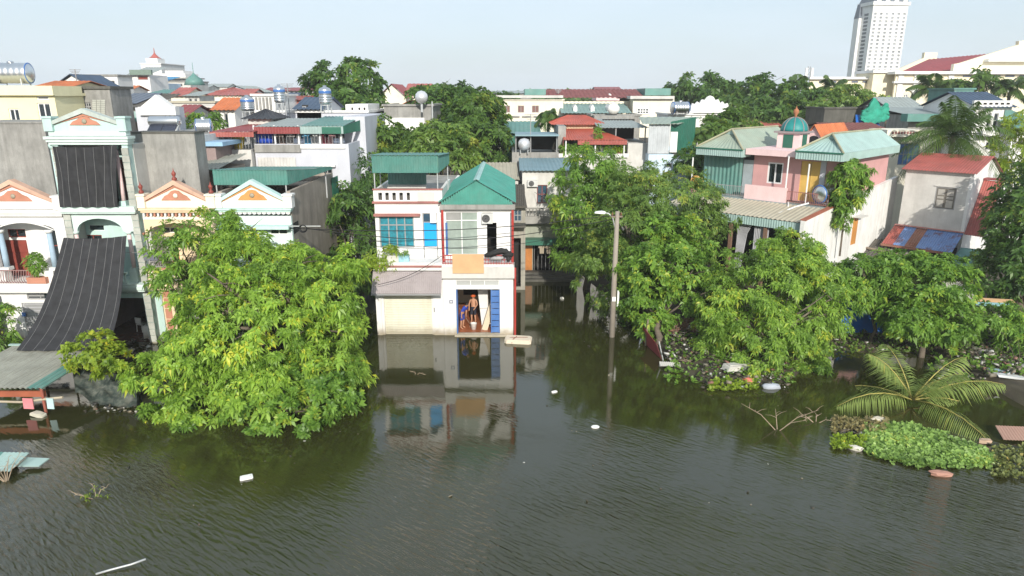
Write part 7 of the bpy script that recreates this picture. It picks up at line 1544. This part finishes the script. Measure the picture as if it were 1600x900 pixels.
ppalm('palm at the right edge in front of the palace', 1580, 136, 98, 14, 32, 5, ll=1.2, lw=.09, r=.25, arch=.7, up=(-.2, 1.2))
ppalm('small drooping palm left of the stacked red roofs', 857, 180, 68, 14, 24, 6, ll=.8, lw=.06, r=.18, arch=1.1, up=(-.3, 1.2))
ppalm('little fan of fronds before the bright red roof in the trees', 1180, 200, 78, 10, 20, 7, m=PALM_Y, ll=.6, lw=.05, r=.12, up=(.0, 1.2))
ppalm('short palm by the pale blue house', 1095, 212, 60, 12, 26, 8, ll=.7, lw=.05, r=.14, arch=1.0, up=(-.2, 1.2))
# coconut sapling standing in the flood
p = gz(1425, 628, .1)
palm('coconut_sapling', 'yellowing young coconut palm half drowned in front of the right bank', (p.x, p.y, 0), .2, 12, 4.1, PALM_Y, 14, r=.14, arch=.5, up=(.2, 1.05), ll=1.0, lw=.026, stalk=mat('yellow_frond_stalk', (.42, .36, .1), rough=.6))
# ================================================================ things in and over the water
# ---- lamp post
p = gz(956, 526); t = thing('lamp_post', 'tall concrete lamp post with curved lamp arm standing in the flooded alley mouth', 'lamp post', (p.x, p.y, 0)); h = at(962, 330, p.y).z
CONC = mat('pale_concrete_post', (.31, .27, .225), var=.10, dirt=.25, streak=True, dirtcol=(.2, .18, .15))
MB().tube([(0, 0, -1.5), (0, 0, h*.5), (.02, 0, h)], [.17, .145, .11], 12).build('post', CONC, t, True)
MB().tube([(-.08, 0, h-.9), (-.22, 0, h-.35), (-.45, 0, h-.12), (-.7, 0, h-.08)], .035, 7).build('arm', POSTM, t, True)
MB().prism([(-.65, h-.14), (-.62, h-.02), (-.8, h+.02), (-1.15, h-.02), (-1.2, h-.1)], -.1, .1).build('lamp_head', FRAMEW, t)
MB().box(-.32, .3, -.08, .08, h-.32, h-.24).build('crossarm', OLDWOOD, t)
for k in (-.24, 0, .22): MB().lathe([(.03, 0), (.05, .06), (.03, .12), (.04, .16), (.001, .18)], k, 0, 8, h-.24).build('insulator', mat('brown_insulator', (.2, .09, .05), rough=.3), t, True)
MB().box(-.1, .1, -.2, -.15, h*.3, h*.3+.25).build('notice', WHITE2, t); MB().box(.2, .3, -.05, .05, h*.25, h*.38).build('conduit_box', FRAMEW, t)
# ---- overhead cables
def cable(label, a, b, sag, r=.022):
    a, b = Vector(a), Vector(b); c = (a+b)/2; t_ = [(a.lerp(b, i/16)-c) - Vector((0, 0, sag*math.sin(math.pi*i/16))) for i in range(17)]
    o = MB().tube(t_, r, 5).build('cable', BLACK, None, True); o.location = c; tag(o, label, 'cable', 'overhead cables')
hd = h
cable('upper black cable crossing in front of the two middle houses', at(440, 356, 34.8), at(962, 336, p.y), .45)
cable('lower black cable just under the other one before the middle houses', at(480, 357, 34.8), at(960, 342, p.y), .85)
cable('thin cable from the lamp post back to the alley house', at(962, 338, p.y), at(835, 300, 49.0), .5, .014)
cable('thin cable from the lamp post to the pink house balcony', at(962, 335, p.y), at(1090, 262, 47.5), .6, .014)
cable('third cable strung lowest before the middle houses', at(505, 362, 34.8), at(958, 350, p.y), 1.1, .014)
cable('slack thin cable drooping over the mauve tiled awning', at(690, 400, 35.4), at(590, 445, 35.0), .25, .016)
t = thing('cable_coil', 'coil of black cable on the corner bracket of the pale mint house', 'cable coil', at(474, 357, 34.85))
for k in range(4): MB().tube([((.16+.02*k)*math.cos(a*math.pi/7), -.03*k, (.14+.02*k)*math.sin(a*math.pi/7)) for a in range(15)], .014, 4, False).build('loop', BLACK, t)
MB().box(-.9, .9, -.02, .02, .1, .15).build('bracket', POSTM, t)
# ---- shed in the left foreground
SH = Vector((gz(30, 650).x, 27.5, 0)); t = thing('waterside_shed', 'low flooded shed with grey-green corrugated roof at the left edge', 'shed', SH)
zb, zf_ = 1.56, 1.18; yb, yf = 30.4-27.5, 26.3-27.5
xl0, xr0 = gz(-45, 580, 1.3).x-SH.x, gz(118, 580, 1.3).x-SH.x
n = 7; w_ = (xr0-xl0)/n
for k in range(n):
    a = xl0+k*w_; z_ = .008*(k % 2); sk = -.45
    so_ = MB().corr((a+sk, yf, zf_+z_), (a+w_+.04+sk, yf, zf_+z_), (a+w_+.04+.2, yb, zb+z_), (a+.2, yb, zb+z_), .19, .06).build('roof_sheet', FIBRO if k < 6 else TEALF, t)
    gm_ = MB(); A_, B_, C2, D2 = Vector((a+sk, yf, zf_+z_)), Vector((a+w_+.04+sk, yf, zf_+z_)), Vector((a+w_+.04+.2, yb, zb+z_)), Vector((a+.2, yb, zb+z_)); nn_ = max(2, int((B_-A_).length/.19))
    for q in range(nn_):
        t0_, t1_ = (q+.78)/nn_, (q+.97)/nn_; up_ = Vector((0, 0, .005)); gm_.quad(A_.lerp(B_, t0_)+up_, A_.lerp(B_, t1_)+up_, D2.lerp(C2, t1_)+up_, D2.lerp(C2, t0_)+up_)
    gm_.build('valley_strip', mat('valley_strip', (.06, .06, .045), rough=.9), so_)  # dark strips laid along the valleys between the ribs
MB().box(xl0, xr0+.1, yb-.12, yb+.03, zb+.03, zb+.09).build('ridge_board', PALET, t)
for x, y in ((xr0-.55, yf+.12), (xl0+1.5, yf+.12), (xr0-.1, yb-.2), (xl0+1.5, yb-.2)): MB().tube([(x, y, -1.4), (x, y, zf_)], .06, 8).build('post', mat('red_brown_post', (.30, .09, .06)), t)
MB().box(xl0, xr0-.5, yf+.2, yf+.28, .72, .98).build('red_board', mat('rust_red_board', (.34, .10, .05), var=.15), t)
MB().tube([(xl0, yf+.1, .62), (0, yf+.12, .52), (xr0-.5, yf+.1, .66), (xr0+.3, yf+.1, .75)], .05, 6).build('beam', mat('bleached_pole', (.42, .36, .26)), t)
MB().box(xl0+.2, xl0+1.6, yf-.05, yf+.0, zf_-.1, zf_-.02).build('blue_strip', BLUEP, t)
for u, cc, nm, lb in ((42, (.62, .22, .24), 'cloth', 'pink cloth hanging from the shed beam over the water'), (77, (.45, .6, .6), 'cloth', 'small pale blue cloth hanging by the shed post')):
    q = gz(u, 630, .55); o = MB().prism([(-.22 if u < 50 else -.16, -.28), (.2 if u < 50 else .12, -.3), (.22 if u < 50 else .15, .18), (-.2 if u < 50 else -.13, .2)], -.02, .02).build('hanging_cloth', mat('cloth_%d' % u, cc, rough=.9), None); o.location = (q.x, SH.y+yf+.02, .55); tag(o, lb, 'cloth')
# sagging dusty net right of the shed
rs = np.random.default_rng(31); nu, nv = 30, 14; U, V_ = np.meshgrid(np.linspace(0, 1, nu), np.linspace(0, 1, nv))
a0, a1, b0, b1 = [np.array(q) for q in (gz(112, 566, 1.2), gz(214, 590, .8), gz(118, 612, .55), gz(214, 636, .12))]
P3 = ((a0*(1-U[..., None])+a1*U[..., None])*(1-V_[..., None])+(b0*(1-U[..., None])+b1*U[..., None])*V_[..., None])
P3[..., 2] += -.35*np.sin(np.pi*U)*(.3+.7*V_) + .07*np.sin(U*22+V_*6)+.05*np.sin(U*9-V_*13) + rs.normal(0, .018, U.shape); P3[..., 2] = np.maximum(P3[..., 2], .03+.05*V_)
org = (a0+b1)/2; ix = np.arange(nu*nv).reshape(nv, nu); Q = np.stack([ix[:-1, :-1], ix[:-1, 1:], ix[1:, 1:], ix[1:, :-1]], -1).reshape(-1, 4); Pf = P3.reshape(-1, 3)-org
t = thing('sagging_net', 'dusty grey-green net sagging into the water beside the shed', 'net', org)
npmesh('netting', np.concatenate([Pf, Pf-np.array([0, .02, .03])]), np.concatenate([Q, Q[:, ::-1]+nu*nv]), NETO, t, smooth=True)
for q in (a0, a1): MB().tube([Vector(q-org), Vector((q-org)[:2].tolist()+[-1.5])], .04, 6).build('pole', OLDWOOD, t)
# ---- teal sheet at the left edge
c = gz(5, 722, .35); t = thing('sunken_roof', 'weathered teal sheet roof sticking out of the water at the left edge', 'roof sheet', (c.x, c.y, 0))
for k in range(3): MB().corr((-2.2+k*.9, -.45, .32-.03*k), (-1.28+k*.9, -.45, .30-.03*k), (-1.2+k*.9, .5, .48-.02*k), (-2.12+k*.9, .5, .5-.02*k), .14, .02).build('roof_sheet', PALET if k != 1 else TEALF, t)
MB().box(-2.2, .2, .3, .38, -.4, .4).build('frame', OLDWOOD, t)
MB().slab((.4, .0, .2), (1.2, .05, .16), (1.3, .5, .22), (.45, .5, .26), .04).build('loose_board', PALET, t)
# ---- dry stalks and branches poking out
def branch(label, u, v, n, L_, seed, m=None, up=.8, name='dead_branch', leafy=0):
    p = gz(u, v); t = thing(name, label, 'branch', (p.x, p.y, 0)); rs_ = random.Random(seed); mb = MB()
    for k in range(n):
        a = rs_.uniform(0, 6.28); l = L_*rs_.uniform(.6, 1.1); d = Vector((math.cos(a), math.sin(a)*.6, up*rs_.uniform(.4, 1.1)))
        p1 = d*l*.5+Vector((0, 0, .06)); p2 = d*l+Vector((rs_.uniform(-.2, .2), rs_.uniform(-.2, .2), 0))
        mb.tube([(0, 0, -.1), p1, p2], [.02, .014, .005], 5)
        for _ in range(3):
            s_ = p1.lerp(p2, rs_.random()); e = s_+Vector((rs_.uniform(-1, 1), rs_.uniform(-.6, .6), rs_.uniform(-.1, .7)))*L_*.3; mb.tube([s_, (s_+e)/2+Vector((0, 0, .04)), e], [.01, .007, .003], 4)
    mb.build('twig', m or mat('bleached_twig', (.36, .28, .20), rough=.9), t)
    if leafy:
        r2 = np.random.default_rng(seed); leaves('foliage', r2.normal(0, .22, (leafy, 3))*np.array([1, 1, .3])+np.array([0, 0, .12]), np.tile([0, 0, 1.], (leafy, 1)), .2, LEAF_YEL, t, r2, k=4)
    return t
branch('bare branch sticking up from the open water on the right', 1215, 672, 4, 1.35, 3, up=.75)
branch('twiggy branch with a few leaves adrift in the left foreground', 150, 778, 4, .9, 5, up=.35, leafy=8)
branch('dry reed stalks beside the teal sheet at the left edge', 10, 752, 9, .8, 6, up=1.2)
branch('thin dry stick floating before the cream shutter', 650, 585, 2, .4, 7, up=.3)
branch('bare scrub on the rubbish bank right of the coconut sapling', 1545, 575, 9, 1.6, 8, mat('dark_twig', (.10, .08, .06), rough=.9), up=.9)
branch('dark bare scrub at the right edge of the bank', 1590, 585, 8, 1.5, 9, mat('dark_twig'), up=1.0)
branch('dry twigs beside the grey panel under the drooping tree', 1085, 572, 7, .9, 10, up=.6)
branch('curled dead creeper in front of the hyacinth mat', 1275, 660, 4, .8, 11, up=.3)
p0, p1 = gz(150, 898), gz(229, 881); o = MB().tube([(0, 0, .02), ((p1-p0)*.3+Vector((0, 0, .06))), ((p1-p0)*.7+Vector((0, 0, .09))), (p1-p0)+Vector((0, 0, .16))], .03, 7).build('metal_rod', POSTM, None, True); o.location = p0; tag(o, 'bent pale metal rod at the bottom edge of the water', 'rod')
# ---- foam slab and floating bits
c = gz(810, 533); t = thing('foam_mattress', 'cream foam slab with brown straps floating beside the teal gabled house', 'mattress', (c.x, c.y, 0), R(-8))
pts = [(-.72, -.35), (-.6, -.47), (.62, -.47), (.74, -.36), (.72, .33), (.6, .42), (-.62, .42), (-.74, .32)]
MB().slabz(pts, -.05, .16).slabz([(x*.93, y*.9) for x, y in pts], .161, .2).build('slab', mat('cream_foam', (.72, .63, .50), rough=.9, var=.08, dirt=.3, dirtcol=(.4, .27, .17)), t)
MB().tube([(-.3, -.5, .05), (-.25, -.3, .22), (-.1, .1, .23), (-.15, .44, .1)], .02, 5).build('strap', mat('brown_strap', (.25, .1, .07)), t); MB().tube([(-.74, .0, .1), (-.4, -.05, .22), (.3, .05, .22), (.5, .1, .21)], .015, 5).build('strap', mat('brown_strap'), t)
FOAM = mat('white_foam', (.78, .77, .73), rough=.8, var=.05)
for u, v, s, lb in ((385, 747, (.22, .13, .05), 'white foam box lid floating in the left foreground'), (930, 668, (.17, .12, .05), 'oval white foam dish floating in the open middle water'), (866, 613, (.14, .06, .04), 'narrow white foam strip floating right of the middle houses'), (878, 467, (.1, .1, .08), 'small white bag floating in the alley'), (986, 503, (.35, .08, .04), 'white plank floating behind the lamp post')):
    c = gz(u, v); t_ = MB(); m_ = 14
    if 'oval' in lb: t_.lathe([(.001, -.03), (1, -.02), (1.05, .6), (.9, 1), (.6, .9), (.001, .8)], 0, 0, m_)
    else: t_.slabz([(-1, -.8), (-.8, -1), (.85, -1), (1, -.75), (.95, .9), (.7, 1), (-.9, .95)], -.4, 1).slabz([(-.7, -.6), (.6, -.7), (.7, .6), (-.6, .7)], 1.01, 1.5)
    o = t_.build('floating_foam', FOAM, None); o.scale = s; o.location = (c.x, c.y, .01); o.rotation_euler = (0, 0, R(u % 40)); tag(o, lb, 'foam piece', 'white foam pieces adrift')
rs = np.random.default_rng(44); pts = [tuple(gz(u, v, .01)) for u, v in zip(rs.uniform(60, 1290, 60), rs.uniform(560, 830, 60))] + [tuple(gz(u, v, .01)) for u, v in zip(rs.uniform(806, 990, 40), rs.uniform(440, 560, 40))]
scatter_stuff('floating_flecks', 'tiny pale flecks of litter drifting on the water', 'litter', pts, .03, LITTER, 45, .2)
# ---- red sheet fence, grey panel, rubbish
t = thing('sheet_fence', 'leaning dark red corrugated sheet at the foot of the broad leaved tree', 'fence', gz(1020, 545))
o_ = gz(1020, 545); A_, B_ = gz(1006, 535)-o_, gz(1034, 562)-o_; MB().corr(A_, B_, B_+Vector((-.25, .2, .75)), A_+Vector((-.15, .15, 1.0)), .12, .02).build('sheet', DKRED, t)
MB().tube([gz(1034, 562)-o_+Vector((.05, -.1, 0)), gz(1034, 562)-o_+Vector((-.2, 0, 1.0))], .03, 6).build('stake', POSTM, t); MB().tube([(-.3, .5, -.2), (-.25, .45, 1.5)], .05, 6).build('stake', OLDWOOD, t)
t = thing('sheet_fence', 'second dark red metal sheet standing behind the rubbish heap', 'fence', gz(1045, 532))
o_ = gz(1045, 532); A_, B_ = gz(1032, 526)-o_, gz(1054, 526)-o_; MB().corr(A_, B_, B_+Vector((.1, .15, 1.1)), A_+Vector((.0, .15, .6)), .12, .02).build('sheet', DKRED, t); MB().tube([(.3, .2, -.3), (.3, .2, 1.2)], .04, 6).build('stake', OLDWOOD, t)
c = gz(1047, 574); t = thing('cement_panel', 'pale ribbed panel lying at the water edge below the rubbish heap', 'panel', (c.x, c.y, 0), R(-4)); MB().corr((-.52, -.14, .12), (.5, -.14, .1), (.5, .18, .2), (-.52, .18, .22), .1, .02).build('sheet', mat('pale_fibre_panel', (.55, .53, .48), dirt=.3), t); MB().box(-.52, .5, .1, .16, -.3, .14).build('edge', CEMENTL, t)
c = gz(1088, 540); t = thing('brick_garden_wall', 'low mossy brick wall behind the rubbish heap', 'wall', (c.x, c.y+1.0, 0))
MB().box(-2.2, 1.5, .02, .22, -.5, 1.25).build('mortar', CEMENTD, t)
BR = mat('mossy_brick', (.22, .13, .09), var=.25, dirt=.5)
for j in range(12):
    for i in range(15):
        a = -2.2+i*.25+(j % 2)*.12; MB().box(a+.01, min(1.49, a+.235), -.02-.008*((i*5+j*3) % 4), .019, .0+j*.105, .09+j*.105).build('brick', BR, t)
MB().box(1.0, 1.6, -.35, -.02, .0, .95).build('green_board', mat('dull_green_board', (.10, .17, .13)), t)
def bank(us, vs, n, seed, z=.05, jit=.18):
    rs_ = np.random.default_rng(seed); P = []
    for _ in range(n):
        q = gz(rs_.uniform(*us), rs_.uniform(*vs), .1); zz = float(terrain_z(np.array([q.x]), np.array([q.y]))[0]); P.append((q.x, q.y, max(zz, .0)+z+abs(rs_.normal(0, jit))))
    return P
scatter_stuff('rubbish', 'heap of mixed rubbish between the red sheets and the drooping tree', 'rubbish', bank((1040, 1105), (512, 570), 520, 51), .038, LITTER, 52)
scatter_stuff('rubbish', 'rubbish and driftwood island in front of the drooping tree', 'rubbish', bank((1095, 1232), (572, 606), 300, 53), .038, LITTER, 54)
scatter_stuff('rubbish', 'rubbish strewn along the bank behind the coconut sapling', 'rubbish', bank((1280, 1420), (520, 550), 280, 55), .038, LITTER, 56)
scatter_stuff('rubbish', 'rubbish covered slope right of the coconut sapling', 'rubbish', bank((1460, 1600), (490, 600), 1300, 57), .045, LITTER, 58)
scatter_stuff('rubbish', 'rubbish at the foot of the mint shop front', 'rubbish', [tuple(gz(u, v, .05)) for u, v in zip(rs.uniform(195, 240, 60), rs.uniform(528, 560, 60))] + [tuple(gz(u, v, .03)) for u, v in zip(rs.uniform(130, 215, 40), rs.uniform(630, 645, 40))], .05, LITTER, 59)
for u, v, s, cc, lb, nm in ((1150, 582, (.75, .28, .16), (.62, .60, .55), 'pale grey foam board on the rubbish island', 'foam_board'), (1205, 604, (.45, .2, .16), (.42, .45, .5), 'grey blue sack at the tip of the rubbish island', 'sack'), (1168, 597, (.3, .18, .16), (.62, .18, .12), 'red-orange plastic bag on the rubbish island', 'plastic_bag'), (1575, 600, (.7, .22, .06), (.55, .57, .56), 'pale board at the water edge on the right bank', 'board'), (1560, 592, (.5, .2, .07), (.35, .48, .6), 'bluish board above the pale one on the right bank', 'board'), (1335, 700, (.32, .13, .1), (.66, .62, .55), 'white foam lump at the near edge of the hyacinth mat', 'foam_lump'), (1470, 740, (.42, .17, .1), (.42, .22, .16), 'brown lump at the near edge of the hyacinth mat', 'driftwood'), (1370, 657, (.4, .18, .16), (.55, .50, .40), 'pale stone-like lump at the far edge of the hyacinth mat', 'foam_lump'), (60, 648, (.3, .16, .08), (.6, .56, .46), 'pale foam block floating under the shed roof', 'foam_block'), (1540, 690, (.2, .12, .08), (.6, .42, .3), 'pinkish block beside the hyacinth on the right', 'foam_block')):
    c = gz(u, v, .06); rr = random.Random(u); mb = MB().lathe([(.3, -.9), (.85, -.8), (1, -.2), (.95, .4), (.7, .85), (.2, 1)], 0, 0, 9) if nm in ('sack', 'plastic_bag', 'foam_lump', 'driftwood') else MB().slabz([(-1, -.9), (.3, -1), (1, -.7), (.95, .9), (-.2, 1), (-.95, .8)], -.5, 1).slabz([(-.8, -.7), (.2, -.8), (.8, -.5), (.7, .7), (-.7, .6)], 1.01, 1.25)
    mb.v = [(a+rr.uniform(-.12, .12), b+rr.uniform(-.12, .12), q+rr.uniform(-.1, .1)) for a, b, q in mb.v]
    zz = max(0, float(terrain_z(np.array([c.x]), np.array([c.y]))[0])); o = mb.build(nm, mat('stuff_%d' % u, cc, rough=.7, var=.1, dirt=.3), None, nm in ('sack', 'plastic_bag')); o.scale = s; o.location = (c.x, c.y, zz+.06); o.rotation_euler = (0, R(rr.uniform(-8, 8)), R(rr.uniform(-30, 30))); tag(o, lb, nm.replace('_', ' '))
o = MB().corr((-.9, -.3, .1), (.9, -.35, .05), (.9, .35, .3), (-.8, .4, .35), .12, .02).build('roof_sheet', mat('brown_sheet', (.36, .22, .17), dirt=.3), None); c = gz(1595, 685); o.location = c; tag(o, 'brownish metal sheet lying in the water at the right edge', 'metal sheet')
# ---- water hyacinth mat
rs = np.random.default_rng(61)
poly = [(1355, 668), (1420, 664), (1470, 680), (1520, 697), (1550, 714), (1556, 722), (1540, 728), (1480, 731), (1420, 728), (1370, 716), (1345, 700)]
W = np.array([gz(u, v)[:2] for u, v in poly])
def inside(P, W):
    x, y = P[:, 0], P[:, 1]; r = np.zeros(len(P), bool); j = len(W)-1
    for i in range(len(W)):
        c_ = ((W[i, 1] > y) != (W[j, 1] > y)) & (x < (W[j, 0]-W[i, 0])*(y-W[i, 1])/(W[j, 1]-W[i, 1]+1e-9)+W[i, 0]); r ^= c_; j = i
    return r
P2 = rs.uniform(W.min(0), W.max(0), (9000, 2)); P2 = P2[inside(P2, W)][:2900]; P2 += rs.normal(0, .12, P2.shape)
pz = .03+.05*rs.random(len(P2))+.03*np.sin(P2[:, 0]*2.1)*np.sin(P2[:, 1]*2.7)
o = leaves('water_hyacinth', np.column_stack([P2, pz]), np.tile([0, -.15, 1.], (len(P2), 1)), .125, HYA, None, rs, k=5, droop=.1, wid=.85, tone=.5+.22*np.sin(P2[:, 0]*1.3+1)*np.sin(P2[:, 1]*1.9), spread=(.7, 1.5)); tag(o, 'thick mat of bright green water hyacinth floating at the right', 'water plants', kind='stuff')
def weed(name, label, us, vs, n, m, seed, L_=.13):
    r2 = np.random.default_rng(seed); q = np.array([tuple(gz(u, v, .05)) for u, v in zip(r2.uniform(*us, n), r2.uniform(*vs, n))]); q[:, 2] = np.maximum(terrain_z(q[:, 0], q[:, 1]), 0) + .03 + .12*r2.random(n)
    o = leaves(name, q, np.tile([0, 0, 1.], (n, 1)), L_, m, None, r2, k=5, droop=.1, wid=.6, spread=(.3, 1.4)); return tag(o, label, 'water plants', kind='stuff')
weed('water_weed', 'brownish dry weed at the left tip of the hyacinth mat', (1300, 1385), (655, 676), 300, leafmat('dry_weed', (.12, .10, .04), (.30, .26, .11), .2), 71)
weed('water_weed', 'yellowish weed along the near left edge of the hyacinth mat', (1300, 1352), (682, 702), 190, LEAF_YEL, 72)
weed('water_weed', 'olive weed trailing to the right edge', (1550, 1620), (700, 748), 320, leafmat('olive_weed', (.10, .12, .03), (.24, .27, .09), .25), 73)
weed('water_weed', 'green weed edge of the rubbish island', (1108, 1185), (597, 611), 120, LEAF_YEL, 74, .16)
weed('water_weed', 'small green clump behind the lamp post', (970, 992), (500, 512), 40, LEAF_MID, 75, .2)
weed('bank_weed', 'low scrappy weeds growing through the rubbish on the right bank', (1455, 1610), (480, 600), 620, LEAF_MID, 78, .2)
weed('bank_weed', 'weeds and fallen leaves on the mud under the drooping tree', (1040, 1240), (515, 600), 620, LEAF_MID, 79, .16)
weed('bank_weed', 'weeds along the muddy edge behind the coconut sapling', (1275, 1470), (512, 552), 420, LEAF_OLIVE, 80, .18)
scatter_stuff('driftwood_litter', 'grey litter and sticks caught in the left part of the hyacinth mat', 'litter', [tuple(gz(u, v, .06)) for u, v in zip(rs.uniform(1312, 1352, 130), rs.uniform(668, 692, 130))], .045, LITTER, 76)


# ---- humid air
HZ = bpy.data.materials.new('humid_air'); HZ.use_nodes = True; HN = HZ.node_tree.nodes; HN.remove(HN['Principled BSDF'])
pv = HN.new('ShaderNodeVolumePrincipled'); pv.inputs['Color'].default_value = (.93, .96, 1.0, 1); pv.inputs['Density'].default_value = .0004; pv.inputs['Anisotropy'].default_value = .0
HZ.node_tree.links.new(pv.outputs['Volume'], HN['Material Output'].inputs['Volume'])
o = MB().box(-960, 960, -100, 2560, -3.0, 78).build('haze', HZ); tag(o, kind='stuff')
SC.cycles.volume_bounces = 1
